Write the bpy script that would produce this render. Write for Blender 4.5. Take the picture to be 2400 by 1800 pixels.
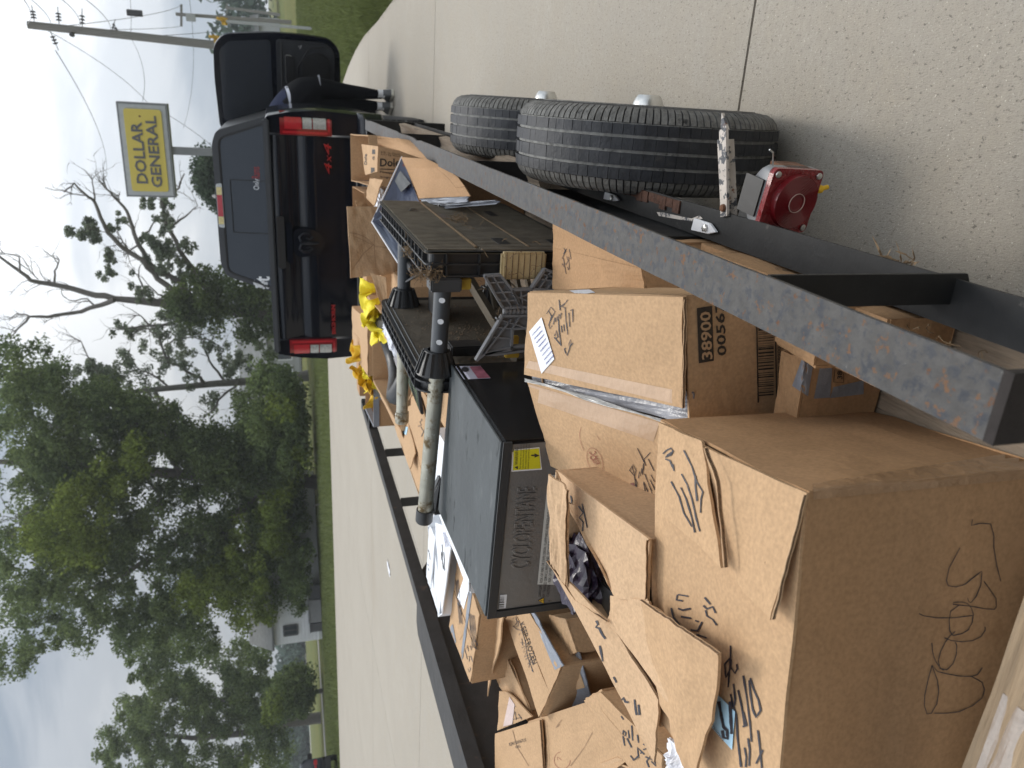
import bpy, bmesh, math, random
import numpy as np
from mathutils import Vector, Matrix, noise
from mathutils.bvhtree import BVHTree
R = math.radians
scene = bpy.context.scene
for o in list(bpy.data.objects): bpy.data.objects.remove(o)

# ------------------------------------------------------------------ camera
CAM_H = 1.37
FPX = 1780.0          # focal length in pixels of the 2400 px wide picture
def _c(X, Y): return Vector((X-1200., -(Y-900.), -FPX))
_Y = _c(630, 190).normalized()
_X = -_c(900, 5600); _X -= _X.dot(_Y)*_Y; _X.normalize()
_Z = _X.cross(_Y)
ROT = Matrix((_X, _Y, _Z))          # rows: world axes in camera space
cd = bpy.data.cameras.new('camera'); cam = bpy.data.objects.new('camera', cd)
scene.collection.objects.link(cam); scene.camera = cam
cam.matrix_world = Matrix.Translation((0, 0, CAM_H)) @ ROT.to_4x4()
cd.sensor_width = 36; cd.lens = FPX/2400*36; cd.clip_start = .02; cd.clip_end = 2000
cd.dof.use_dof = True; cd.dof.focus_distance = 1.55; cd.dof.aperture_fstop = 7.5

# ------------------------------------------------------------------ world, sun, exposure
SUN_EL, SUN_AZ = 56, 10          # behind the clouds, ahead and a little right
w = bpy.data.worlds.new('World'); scene.world = w; w.use_nodes = True
nt = w.node_tree; nt.nodes.clear()
def N(t, **k):
    n = nt.nodes.new(t)
    for a, b in k.items(): setattr(n, a, b)
    return n
L = nt.links.new
out = N('ShaderNodeOutputWorld'); bg = N('ShaderNodeBackground'); L(bg.outputs[0], out.inputs[0])
bg.inputs[1].default_value = .1
sky = N('ShaderNodeTexSky', sky_type='NISHITA', sun_disc=False)
sky.sun_elevation = R(SUN_EL); sky.sun_rotation = R(SUN_AZ); sky.air_density = 1.3; sky.dust_density = 3
tc = N('ShaderNodeTexCoord')
mp = N('ShaderNodeMapping'); mp.inputs['Scale'].default_value = (1.6, 1.6, 4.2); L(tc.outputs['Generated'], mp.inputs[0])
nz = N('ShaderNodeTexNoise'); nz.inputs['Scale'].default_value = 1.35; nz.inputs['Detail'].default_value = 7; nz.inputs['Roughness'].default_value = .52; nz.inputs['Distortion'].default_value = .35
L(mp.outputs[0], nz.inputs[0])
cr = N('ShaderNodeValToRGB'); cr.color_ramp.interpolation = 'EASE'
cr.color_ramp.elements[0].position = .37; cr.color_ramp.elements[0].color = (2.6, 3.05, 3.65, 1)
cr.color_ramp.elements[1].position = .60; cr.color_ramp.elements[1].color = (6.1, 6.25, 6.4, 1)
e = cr.color_ramp.elements.new(.48); e.color = (4.4, 4.7, 5.1, 1)
L(nz.outputs[0], cr.inputs[0])
# the glow of the sun behind the cloud
sd = Vector((math.sin(R(SUN_AZ))*math.cos(R(12)), math.cos(R(SUN_AZ))*math.cos(R(12)), math.sin(R(12))))
dt = N('ShaderNodeVectorMath', operation='DOT_PRODUCT'); dt.inputs[1].default_value = sd
nm = N('ShaderNodeVectorMath', operation='NORMALIZE'); L(tc.outputs['Generated'], nm.inputs[0]); L(nm.outputs[0], dt.inputs[0])
mr = N('ShaderNodeMapRange', interpolation_type='SMOOTHSTEP'); L(dt.outputs['Value'], mr.inputs[0])
mr.inputs[1].default_value = .80; mr.inputs[2].default_value = 1.0; mr.inputs[3].default_value = .86; mr.inputs[4].default_value = 1.55
ml = N('ShaderNodeVectorMath', operation='SCALE'); L(cr.outputs[0], ml.inputs[0]); L(mr.outputs[0], ml.inputs['Scale'])
# an overcast sky is about three times as bright overhead as at the horizon
sz = N('ShaderNodeSeparateXYZ'); L(nm.outputs[0], sz.inputs[0]); pw = N('ShaderNodeMath', operation='POWER', use_clamp=True); L(sz.outputs[2], pw.inputs[0]); pw.inputs[1].default_value = 1.5; zr = N('ShaderNodeMapRange'); L(pw.outputs[0], zr.inputs[0])
zr.inputs[1].default_value = 0; zr.inputs[2].default_value = 1; zr.inputs[3].default_value = 1; zr.inputs[4].default_value = 3.9
m2_ = N('ShaderNodeVectorMath', operation='SCALE'); L(ml.outputs[0], m2_.inputs[0]); L(zr.outputs[0], m2_.inputs['Scale']); ml = m2_
mx = N('ShaderNodeMixRGB'); mx.inputs[0].default_value = .93; L(sky.outputs[0], mx.inputs[1]); L(ml.outputs[0], mx.inputs[2])
L(mx.outputs[0], bg.inputs[0])
sl = bpy.data.lights.new('sun', 'SUN'); sl.energy = 1.5; sl.angle = R(16); sl.color = (1, .955, .89)
so = bpy.data.objects.new('sun', sl); scene.collection.objects.link(so)
so.rotation_euler = (R(90-SUN_EL), 0, R(180-SUN_AZ))
vs = scene.view_settings; vs.view_transform = 'Standard'; vs.look = 'None'; vs.gamma = 1; vs.exposure = .12; vs.use_curve_mapping = False

# ------------------------------------------------------------------ helpers
rnd = random.Random(7)
def ray(X, Y): return (ROT @ _c(X, Y)).normalized()
CO = Vector((0, 0, CAM_H))
def PZ(X, Y, z): d = ray(X, Y); return CO + d*((z-CAM_H)/d.z)
def PY(X, Y, y): d = ray(X, Y); return CO + d*(y/d.y)
def PX(X, Y, x): d = ray(X, Y); return CO + d*(x/d.x)
def PP(X, Y, p, n):  # on a plane
    d = ray(X, Y); return CO + d*((Vector(p)-CO).dot(n)/d.dot(n))
def V(*a): return Vector(a)

class MB:
    def __init__(s): s.v = []; s.f = []; s.smooth = False
    def add(s, vs, fs):
        if any(p is None for p in vs): return s
        b = len(s.v); s.v += [Vector(p) for p in vs]; s.f += [tuple(b+i for i in f) for f in fs]; return s
    def hexa(s, t, b):  # top 4, bottom 4
        return s.add(list(t)+list(b), [(0,1,2,3),(7,6,5,4),(0,4,5,1),(1,5,6,2),(2,6,7,3),(3,7,4,0)])
    def box(s, x0, x1, y0, y1, z0, z1):
        t = [(x0,y0,z1),(x1,y0,z1),(x1,y1,z1),(x0,y1,z1)]; b = [(x0,y0,z0),(x1,y0,z0),(x1,y1,z0),(x0,y1,z0)]
        return s.hexa(t, b)
    def obox(s, c, sx, sy, sz, M=None):
        M = M or Matrix.Identity(3); c = Vector(c); q = lambda a,b,d: c+M@V(a*sx/2,b*sy/2,d*sz/2)
        return s.hexa([q(-1,-1,1),q(1,-1,1),q(1,1,1),q(-1,1,1)],[q(-1,-1,-1),q(1,-1,-1),q(1,1,-1),q(-1,1,-1)])
    def bar(s, a, b, w, h, up=(0,0,1)):
        a = Vector(a); b = Vector(b); d = (b-a).normalized(); u = Vector(up); r = d.cross(u)
        if r.length < 1e-4: r = d.cross(V(1,0,0))
        r.normalize(); u = r.cross(d)
        q = lambda p,i,j: p + r*(i*w/2) + u*(j*h/2)
        return s.hexa([q(a,-1,1),q(a,1,1),q(b,1,1),q(b,-1,1)],[q(a,-1,-1),q(a,1,-1),q(b,1,-1),q(b,-1,-1)])
    def tube(s, pts, rad, n=10, cap=True):
        pts = [Vector(p) for p in pts]; m = len(pts)
        rad = rad if isinstance(rad, (list, tuple)) else [rad]*m
        base = len(s.v); ref = None
        for i, p in enumerate(pts):
            t = (pts[min(i+1, m-1)]-pts[max(i-1, 0)])
            if t.length < 1e-9: t = V(0,0,1)
            t.normalize()
            if ref is None: ref = t.orthogonal().normalized()
            else:
                ref = ref - t*ref.dot(t)
                ref = ref.normalized() if ref.length > 1e-5 else t.orthogonal().normalized()
            b2 = t.cross(ref)
            for k in range(n):
                a = 2*math.pi*k/n
                s.v.append(p + (ref*math.cos(a)+b2*math.sin(a))*rad[i])
        for i in range(m-1):
            for k in range(n):
                a = base+i*n+k; b = base+i*n+(k+1) % n
                s.f.append((a, b, b+n, a+n))
        if cap:
            s.f.append(tuple(base+k for k in range(n-1, -1, -1))); s.f.append(tuple(base+(m-1)*n+k for k in range(n)))
        return s
    def lathe(s, c, axis, prof, n=40, arc=(0, 2*math.pi), ref=None):
        c = Vector(c); ax = Vector(axis).normalized(); u = Vector(ref).normalized() if ref else ax.orthogonal().normalized(); v = ax.cross(u)
        base = len(s.v); full = abs(arc[1]-arc[0]-2*math.pi) < 1e-6; m = n if full else n+1
        for h, r in prof:
            for k in range(m):
                a = arc[0]+(arc[1]-arc[0])*k/n
                s.v.append(c+ax*h+(u*math.cos(a)+v*math.sin(a))*r)
        for i in range(len(prof)-1):
            for k in range(n):
                a = base+i*m+k; b = base+i*m+(k+1) % m
                s.f.append((a, b, b+m, a+m))
        return s
    def prism(s, poly, d):  # planar polygon extruded by vector d
        n = len(poly); d = Vector(d); p = [Vector(q) for q in poly]
        return s.add(p+[q+d for q in p], [tuple(range(n-1,-1,-1)), tuple(range(n, 2*n))]+[(i,(i+1)%n,(i+1)%n+n,i+n) for i in range(n)])
    def panel(s, c, th=.004, n=8, wob=.002, seed=0, curl=0, ragged=0):
        """a sheet between four corners, bent a little, with thickness"""
        c = [Vector(p) for p in c]; nn = (c[1]-c[0]).cross(c[3]-c[0]).normalized()
        if nn.dot(CO-c[0]) < 0: nn = -nn
        g = []
        for i in range(n+1):
            for j in range(n+1):
                u, v = i/n, j/n
                if ragged and v > .99: v += noise.noise(V(u*9, seed, 3))*ragged
                if ragged and u > .99: u += noise.noise(V(v*9, seed, 5))*ragged
                p = (c[0]*(1-u)+c[1]*u)*(1-v)+(c[3]*(1-u)+c[2]*u)*v
                k = noise.noise(V(u*2.3+seed*3.7, v*2.3, seed))*wob*2 + noise.noise(V(u*7, v*7, seed+9))*wob*.6
                g.append(p+nn*(k+curl*(v*v)))
        m = len(g); w_ = n+1
        fs = []
        for i in range(n):
            for j in range(n):
                a = i*w_+j; fs.append((a, a+1, a+w_+1, a+w_)); fs.append((a+m, a+w_+m, a+w_+1+m, a+1+m))
        ed = [i*w_ for i in range(n+1)]+[n*w_+j for j in range(1, n+1)]+[i*w_+n for i in range(n-1, -1, -1)]+[j for j in range(n-1, 0, -1)]
        for i in range(len(ed)):
            a, b = ed[i], ed[(i+1) % len(ed)]; fs.append((a, a+m, b+m, b))
        return s.add(g+[q-nn*th for q in g], fs)
    def build(s, name, mat, parent=None, smooth=False, label=None, fix=True, bev=0):
        if not s.v: return None
        me = bpy.data.meshes.new(name)
        org = parent['_o'] if parent is not None and '_o' in parent else None
        if org is None:
            xs = np.array([tuple(p) for p in s.v]); org = ((xs[:,0].min()+xs[:,0].max())/2, (xs[:,1].min()+xs[:,1].max())/2, xs[:,2].min())
        org = Vector(org)
        me.from_pydata([tuple(p-org) for p in s.v], [], s.f)
        if fix:
            bm = bmesh.new(); bm.from_mesh(me); bmesh.ops.recalc_face_normals(bm, faces=bm.faces)
            if bev: bmesh.ops.bevel(bm, geom=bm.edges[:], offset=bev, segments=2, affect='EDGES', clamp_overlap=True)
            bm.to_mesh(me); bm.free()
        if smooth:
            me.polygons.foreach_set('use_smooth', [True]*len(me.polygons))
            if hasattr(me, 'set_sharp_from_angle'): me.set_sharp_from_angle(angle=R(38))
        me.materials.append(mat)
        o = bpy.data.objects.new(name, me); scene.collection.objects.link(o)
        if parent is not None: o.parent = parent
        else: o.location = org
        o['_o'] = tuple(org)
        if label: o['label'] = label
        return o
def tag(o, label=None, cat=None, group=None, kind=None):
    if label: o['label'] = label
    if cat: o['category'] = cat
    if group: o['group'] = group
    if kind: o['kind'] = kind
    return o
def thing(name, label, cat, loc=(0,0,0), group=None):
    o = bpy.data.objects.new(name, None); scene.collection.objects.link(o); o.location = loc; o['_o'] = tuple(loc)
    o.empty_display_size = .1
    return tag(o, label, cat, group)
def copy_tree(o, loc, label=None):
    c = o.copy(); scene.collection.objects.link(c); c.location = loc
    if label: c['label'] = label
    for ch in o.children:
        d = ch.copy(); scene.collection.objects.link(d); d.parent = c
        for g in ch.children:
            e2 = g.copy(); scene.collection.objects.link(e2); e2.parent = d
    return c
def bvh(*objs):
    vs_, fs_ = [], []
    for o in objs:
        b = len(vs_); og = Vector(o['_o'])
        vs_ += [v.co+og for v in o.data.vertices]; fs_ += [tuple(b+i for i in p.vertices) for p in o.data.polygons]
    return BVHTree.FromPolygons(vs_, fs_)
def cast(B, X, Y, off=.0012):
    d = ray(X, Y); h, n, i, t = B.ray_cast(CO, d)
    if h is None: return None
    if n.dot(d) > 0: n = -n
    return h+n*off
def strokes(B, lines, mat, parent, wpx=5, name='marker_writing', off=.0014, lab=None):
    """pen lines that follow the surface under them"""
    m = MB()
    for ln in lines:
        pts = []
        for k in range(len(ln)-1):
            a, b = ln[k], ln[k+1]; n_ = max(1, int(math.dist(a, b)/9))
            pts += [(a[0]+(b[0]-a[0])*i/n_, a[1]+(b[1]-a[1])*i/n_) for i in range(n_)]
        pts.append(ln[-1]); row = []
        for k, p in enumerate(pts):
            a = pts[max(k-1, 0)]; b = pts[min(k+1, len(pts)-1)]; dx, dy = b[0]-a[0], b[1]-a[1]; l = math.hypot(dx, dy) or 1
            wv = wpx/2*(.75+.4*noise.noise(V(p[0]*.05, p[1]*.05, 2)))
            q1 = cast(B, p[0]-dy/l*wv, p[1]+dx/l*wv, off); q2 = cast(B, p[0]+dy/l*wv, p[1]-dx/l*wv, off)
            row.append((q1, q2))
        for k in range(len(row)-1):
            q = [row[k][0], row[k][1], row[k+1][1], row[k+1][0]]
            if all(x is not None for x in q): m.add(q, [(0,1,2,3)])
    if m.v:
        o = m.build(name, mat, parent, fix=False, label=lab)
        if len(lines) > 2: o['kind'] = 'stuff'
        return o
def textmesh(s, bold=False, sx=1.0):
    cu = bpy.data.curves.new('t', 'FONT'); cu.body = s; cu.resolution_u = 2
    if bold: cu.offset = .02
    ob = bpy.data.objects.new('t', cu); me = bpy.data.meshes.new_from_object(ob)
    vs_ = [tuple(v.co) for v in me.vertices]; fs_ = [tuple(p.vertices) for p in me.polygons]
    bpy.data.objects.remove(ob); bpy.data.curves.remove(cu); bpy.data.meshes.remove(me)
    xs = [v[0] for v in vs_]; ys = [v[1] for v in vs_]; x0, x1, y0, y1 = min(xs), max(xs), min(ys), max(ys)
    return [((v[0]-x0)/(x1-x0), (v[1]-y0)/(y1-y0)) for v in vs_], fs_
def text_px(B, s, q, mat, parent, name='printed_text', bold=False, off=.0016):
    """q: baseline-left, baseline-right, top-right, top-left in picture pixels; laid on the surface hit"""
    uv, fs_ = textmesh(s, bold); m = MB(); pts = []
    for u, v in uv:
        X = (q[0][0]*(1-u)+q[1][0]*u)*(1-v)+(q[3][0]*(1-u)+q[2][0]*u)*v
        Y = (q[0][1]*(1-u)+q[1][1]*u)*(1-v)+(q[3][1]*(1-u)+q[2][1]*u)*v
        p = cast(B, X, Y, off); pts.append(p)
    ok = [f for f in fs_ if all(pts[i] is not None for i in f)]
    if not ok: return None
    m.v = [p if p is not None else V(0,0,0) for p in pts]; used = sorted({i for f in ok for i in f}); mp_ = {i: k for k, i in enumerate(used)}
    m.v = [m.v[i] for i in used]; m.f = [tuple(mp_[i] for i in f) for f in ok]
    return m.build(name, mat, parent, fix=False)
def text_3d(s, q, mat, parent, depth, name='lettering', bold=False):
    """q: four world corners baseline-left.. ; raised by vector depth"""
    uv, fs_ = textmesh(s, bold); q = [Vector(p) for p in q]
    P_ = [(q[0]*(1-u)+q[1]*u)*(1-v)+(q[3]*(1-u)+q[2]*u)*v for u, v in uv]
    m = MB(); d = Vector(depth); n = len(P_)
    ec = {}
    for f in fs_:
        for i in range(len(f)):
            k = (f[i], f[(i+1) % len(f)]); ec[tuple(sorted(k))] = ec.get(tuple(sorted(k)), 0)+1
    side = [(a, b, b+n, a+n) for (a, b), c in ec.items() if c == 1]
    m.add(P_+[p+d for p in P_], [tuple(i+n for i in f) for f in fs_]+side)
    return m.build(name, mat, parent, fix=False)
def patch_px(B, poly, mat, parent, name='label', off=.001, n=6):
    """a sticker (four picture corners) laid on the surface it covers"""
    m = MB(); g = []
    for i in range(n+1):
        for j in range(n+1):
            u, v = i/n, j/n
            X = (poly[0][0]*(1-u)+poly[1][0]*u)*(1-v)+(poly[3][0]*(1-u)+poly[2][0]*u)*v
            Y = (poly[0][1]*(1-u)+poly[1][1]*u)*(1-v)+(poly[3][1]*(1-u)+poly[2][1]*u)*v
            g.append(cast(B, X, Y, off))
    fs_ = [(i*(n+1)+j, i*(n+1)+j+1, (i+1)*(n+1)+j+1, (i+1)*(n+1)+j) for i in range(n) for j in range(n)]
    fs_ = [f for f in fs_ if all(g[k] is not None for k in f)]
    if not fs_: return None
    used = sorted({i for f in fs_ for i in f}); mp_ = {i: k for k, i in enumerate(used)}
    m.v = [g[i] for i in used]; m.f = [tuple(mp_[i] for i in f) for f in fs_]
    return m.build(name, mat, parent, fix=False)

# ------------------------------------------------------------------ materials
MATS = {}
def mat(name, col, rough=.6, metal=0, var=.12, vs=6, bump=.15, bs=90, spot=None, sp_scale=12, sp_thr=.6, sp_soft=.06, sp_rough=None,
        coat=0, trans=0, fibre=None, spec=.5, alpha=1, emit=0, stretch=(1,1,1), cells=None):
    m = bpy.data.materials.new(name); m.use_nodes = True; t = m.node_tree; b = t.nodes['Principled BSDF']
    def n(ty, **k):
        x = t.nodes.new(ty)
        for a_, v_ in k.items(): setattr(x, a_, v_)
        return x
    l = t.links.new; tcn = n('ShaderNodeTexCoord'); mpn = n('ShaderNodeMapping'); mpn.inputs['Scale'].default_value = stretch
    l(tcn.outputs['Object'], mpn.inputs[0]); co = mpn.outputs[0]
    n1 = n('ShaderNodeTexNoise'); n1.inputs['Scale'].default_value = vs; n1.inputs['Detail'].default_value = 6; l(co, n1.inputs[0])
    mix = n('ShaderNodeMixRGB'); l(n1.outputs[0], mix.inputs[0])
    mix.inputs[1].default_value = (*[c*(1-var*1.6) for c in col], 1); mix.inputs[2].default_value = (*[min(1, c*(1+var*1.6)) for c in col], 1)
    colout = mix.outputs[0]
    if fibre:
        n4 = n('ShaderNodeTexNoise'); n4.inputs['Scale'].default_value = fibre; n4.inputs['Detail'].default_value = 2; l(co, n4.inputs[0])
        hv = n('ShaderNodeMapRange'); l(n4.outputs[0], hv.inputs[0]); hv.inputs[1].default_value = .25; hv.inputs[2].default_value = .75; hv.inputs[3].default_value = .86; hv.inputs[4].default_value = 1.12
        sc = n('ShaderNodeVectorMath', operation='SCALE'); l(colout, sc.inputs[0]); l(hv.outputs[0], sc.inputs['Scale']); colout = sc.outputs[0]
    rsock = None
    if spot:
        for k, (scol, scl, thr, soft, rg) in enumerate(spot):
            n2 = n('ShaderNodeTexNoise'); n2.inputs['Scale'].default_value = scl; n2.inputs['Detail'].default_value = 5; n2.inputs['Roughness'].default_value = .65
            ad = n('ShaderNodeVectorMath', operation='ADD'); l(co, ad.inputs[0]); ad.inputs[1].default_value = (k*7.3, k*3.1, 1.7*k); l(ad.outputs[0], n2.inputs[0])
            rp = n('ShaderNodeMapRange'); l(n2.outputs[0], rp.inputs[0]); rp.inputs[1].default_value = thr; rp.inputs[2].default_value = thr+soft
            m2 = n('ShaderNodeMixRGB'); l(rp.outputs[0], m2.inputs[0]); l(colout, m2.inputs[1]); m2.inputs[2].default_value = (*scol, 1); colout = m2.outputs[0]
            if rg is not None:
                m3 = n('ShaderNodeMix'); l(rp.outputs[0], m3.inputs[0])
                if rsock: l(rsock, m3.inputs[2])
                else: m3.inputs[2].default_value = rough
                m3.inputs[3].default_value = rg; rsock = m3.outputs[0]
    l(colout, b.inputs['Base Color'])
    b.inputs['Roughness'].default_value = rough; b.inputs['Metallic'].default_value = metal
    if rsock: l(rsock, b.inputs['Roughness'])
    b.inputs['Specular IOR Level'].default_value = spec
    if coat: b.inputs['Coat Weight'].default_value = coat; b.inputs['Coat Roughness'].default_value = .05
    if trans: b.inputs['Transmission Weight'].default_value = trans
    if bump:
        n3 = n('ShaderNodeTexNoise'); n3.inputs['Scale'].default_value = bs; n3.inputs['Detail'].default_value = 5; l(co, n3.inputs[0])
        bp = n('ShaderNodeBump'); bp.inputs['Strength'].default_value = bump; bp.inputs['Distance'].default_value = .004; l(n3.outputs[0], bp.inputs['Height'])
        n5 = n('ShaderNodeTexNoise'); n5.inputs['Scale'].default_value = bs*.09; n5.inputs['Detail'].default_value = 3; l(co, n5.inputs[0])
        bp2 = n('ShaderNodeBump'); bp2.inputs['Strength'].default_value = min(1, bump*1.2); bp2.inputs['Distance'].default_value = .02; l(n5.outputs[0], bp2.inputs['Height']); l(bp.outputs[0], bp2.inputs['Normal'])
        l(bp2.outputs[0], b.inputs['Normal'])
    MATS[name] = m; return m
def card(name, col, seed=0):
    return mat(name, col, rough=.82, var=.08, vs=5, bump=.10, bs=70, fibre=160, spec=.25,
               spot=[((col[0]*.72, col[1]*.66, col[2]*.58), 3.1+seed, .63, .10, None), ((col[0]*1.14, col[1]*1.14, col[2]*1.15), 9+seed, .62, .12, None),
                     ((col[0]*.45, col[1]*.42, col[2]*.4), 38, .735, .02, None)])
C1 = card('cardboard', (.47, .305, .172)); C2 = card('cardboard_pale', (.52, .35, .21), 1.3); C3 = card('cardboard_brown', (.40, .24, .125), .7)
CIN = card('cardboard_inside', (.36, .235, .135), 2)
CEDGE = mat('corrugated_edge', (.16, .10, .055), rough=.95, var=.5, vs=220, bump=.6, bs=300)
INK = mat('marker_ink', (.032, .030, .038), rough=.45, var=.3, vs=200, bump=0)
INKP = mat('printed_ink', (.035, .028, .022), rough=.7, var=.3, vs=120, bump=0)
INKR = mat('red_stamp_ink', (.28, .09, .06), rough=.8, bump=0)
INKB = mat('blue_pen_ink', (.05, .06, .22), rough=.6, bump=0)
DUCT = mat('duct_tape', (.27, .29, .33), rough=.38, metal=.25, var=.15, vs=14, bump=.5, bs=60)
TAPE = mat('packing_tape', (.50, .34, .22), rough=.28, var=.1, vs=10, bump=.35, bs=90, spec=.6)
PAPER = mat('white_paper', (.78, .79, .83), rough=.7, var=.02, bump=.05)
BLUEP = mat('pale_blue_paper', (.42, .62, .74), rough=.7, var=.03, bump=.05)
STYRO = mat('white_coated_card', (.78, .80, .83), rough=.6, var=.02, bump=.04)
STEEL = mat('worn_painted_steel', (.056, .053, .050), rough=.6, metal=.1, var=.4, vs=45, bump=.25, bs=120,
            spot=[((.026, .029, .036), 60, .50, .10, .55), ((.14, .075, .04), 75, .60, .05, .85), ((.28, .27, .25), 110, .71, .03, .6), ((.11, .055, .03), 34, .645, .03, .85)], spec=.45)
BSTEEL = mat('black_painted_steel', (.012, .0125, .013), rough=.6, spec=.35, var=.4, vs=12, bump=.15, bs=130, spot=[((.07, .065, .06), 30, .66, .08, .7), ((.3, .29, .27), 120, .76, .02, .7)])
DSTEEL = mat('dusty_black_steel', (.034, .032, .031), rough=.62, var=.35, vs=12, bump=.2, bs=120, spot=[((.11, .075, .055), 14, .62, .1, .8), ((.2, .19, .18), 90, .72, .03, .8)])
RSTEEL = mat('rusty_white_paint', (.52, .47, .42), rough=.7, var=.2, vs=20, bump=.5, bs=80, spot=[((.08, .085, .095), 38, .53, .03, .5), ((.20, .075, .03), 22, .60, .05, .9)])
RUST = mat('rust', (.16, .075, .04), rough=.9, var=.5, vs=40, bump=.8, bs=120)
OLDWOOD = mat('weathered_wood', (.26, .205, .15), rough=.85, var=.3, vs=5, stretch=(14, 1.2, 14), bump=.5, bs=20, fibre=30, spot=[((.12, .09, .07), 3, .66, .05, None)])
OLDWOODX = mat('weathered_wood_crosswise', (.31, .225, .14), rough=.8, var=.3, vs=5, stretch=(1.2, 14, 14), bump=.5, bs=20, fibre=30, spot=[((.16, .10, .07), 3, .62, .08, None)])
GALV = mat('galvanised_pipe', (.36, .35, .29), rough=.42, metal=.55, var=.25, vs=20, bump=.2, bs=120, spot=[((.17, .12, .06), 22, .53, .12, .85), ((.55, .56, .54), 60, .64, .06, .5)])
BPLA = mat('black_plastic', (.022, .023, .025), rough=.42, var=.25, vs=14, bump=.12, bs=150, spot=[((.10, .085, .065), 26, .66, .12, .9)])
DPLA = mat('dirty_brown_black_plastic', (.095, .077, .053), rough=.8, var=.4, vs=9, bump=.4, bs=90, spot=[((.12, .095, .065), 11, .52, .18, .95), ((.24, .19, .13), 75, .72, .03, .95)])
BAND = mat('dusty_tread_band', (.15, .128, .095), rough=.9, var=.35, vs=20, bump=.2)
GPLA = mat('grey_plastic', (.18, .18, .185), rough=.5, var=.1, vs=9, bump=.1, bs=90, spot=[((.12, .1, .08), 16, .62, .15, .9)])
YPLA = mat('yellow_plastic', (.55, .36, .04), rough=.5, var=.1, bump=.1)
TANP = mat('tan_ribbed_plastic', (.48, .37, .20), rough=.7, var=.15, vs=40, bump=.3, spot=[((.22, .16, .1), 30, .62, .1, .9)])
DIRT = mat('dirt_crumbs', (.13, .085, .05), rough=1, var=.5, vs=60, bump=.3)
STRAWM = mat('dry_stalks', (.20, .135, .075), rough=.95, var=.4, vs=50, bump=.2)
FRTOP = mat('dusty_fridge_top', (.060, .068, .072), rough=.5, var=.25, vs=3, stretch=(1.5, 4, 1), bump=.1, bs=120, spot=[((.028, .032, .034), 5, .60, .03, .3), ((.16, .17, .17), 5.5, .60, .25, .8), ((.42, .43, .42), 60, .69, .03, .8)])
FRBLK = mat('fridge_black_enamel', (.012, .012, .013), rough=.22, var=.1, bump=.02)
FRGREY = mat('embossed_grey_steel', (.225, .225, .222), rough=.42, metal=.5, var=.05, vs=4, bump=.16, bs=200)
RUBBER = mat('tyre_rubber', (.013, .015, .020), rough=.6, var=.35, vs=22, bump=.25, bs=180, spot=[((.055, .052, .048), 16, .62, .14, .9)])
RUBD = mat('dusty_tyre_shoulder', (.14, .138, .13), rough=.9, var=.5, vs=50, bump=.5, bs=200, spot=[((.17, .165, .155), 45, .56, .08, .95), ((.02, .021, .022), 25, .60, .1, .7)])
GROOVE = mat('dusty_tyre_groove', (.26, .26, .25), rough=.95, var=.5, vs=70, bump=.4, spot=[((.05, .05, .05), 30, .60, .1, .9)])
CHROME = mat('bright_zinc', (.62, .62, .6), rough=.3, metal=.9, var=.1, bump=.1)
REDL = mat('red_lens', (.15, .006, .010), rough=.3, var=.15, vs=20, bump=.05, coat=.35)
REDL2 = mat('red_reflex_lens', (.22, .010, .014), rough=.3, var=.3, vs=120, bump=.5, bs=500, coat=.3)
GREYP = mat('grey_lamp_housing', (.19, .195, .205), rough=.4, var=.1, bump=.1)
YEL = mat('yellow_ribbon', (.80, .66, .02), rough=.65, var=.08, vs=20, bump=.2)
YEL2 = mat('golden_ribbon', (.78, .48, .02), rough=.65, var=.08, vs=20, bump=.2)
YLAB = mat('yellow_warning_label', (.62, .58, .02), rough=.4, var=.03, bump=0)
AMBER = mat('amber_symbol', (.75, .45, .02), rough=.4, bump=0)
PAINT = mat('black_car_paint', (.0045, .006, .011), rough=.13, var=.1, bump=0, spec=.36)
PAINTG = mat('satin_black_trim', (.03, .032, .036), rough=.4, var=.1, bump=.05, bs=200)
DARKT = mat('dark_moulding', (.012, .012, .013), rough=.5, bump=.05)
GLASS = mat('tinted_rear_glass', (.028, .032, .040), rough=.08, var=.05, bump=0, coat=.5)
BADGE = mat('red_badge', (.33, .015, .013), rough=.3, bump=0)
WHITE = mat('white_decal', (.75, .76, .78), rough=.4, bump=0)
TLRED = mat('taillight_red', (.20, .006, .010), rough=.08, var=.05, bump=0, coat=1)
TLRED2 = mat('taillight_bright_red', (.42, .012, .02), rough=.12, var=.15, vs=60, bump=.2, bs=300, coat=1)
TLCLR = mat('taillight_clear', (.42, .43, .42), rough=.12, metal=.3, var=.3, vs=60, bump=.3, bs=200, coat=1)
AMB2 = mat('chmsl_clear', (.75, .52, .22), rough=.2, var=.4, vs=90, bump=.3, coat=1)
CLOTHN = mat('navy_knit', (.014, .020, .048), rough=.95, spec=.2, var=.15, bump=.2)
CLOTHB = mat('black_leggings', (.0045, .005, .007), rough=.9, spec=.15, var=.15, bump=.1)
SKIN = mat('skin', (.45, .27, .19), rough=.5, var=.05, bump=.05)
SHOE = mat('shoe_grey', (.12, .125, .13), rough=.7, var=.3, vs=30, bump=.2)
SOLE = mat('shoe_sole', (.62, .60, .52), rough=.7, bump=.1)
HAIR = mat('dark_hair', (.03, .02, .015), rough=.6, bump=.3)
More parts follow.
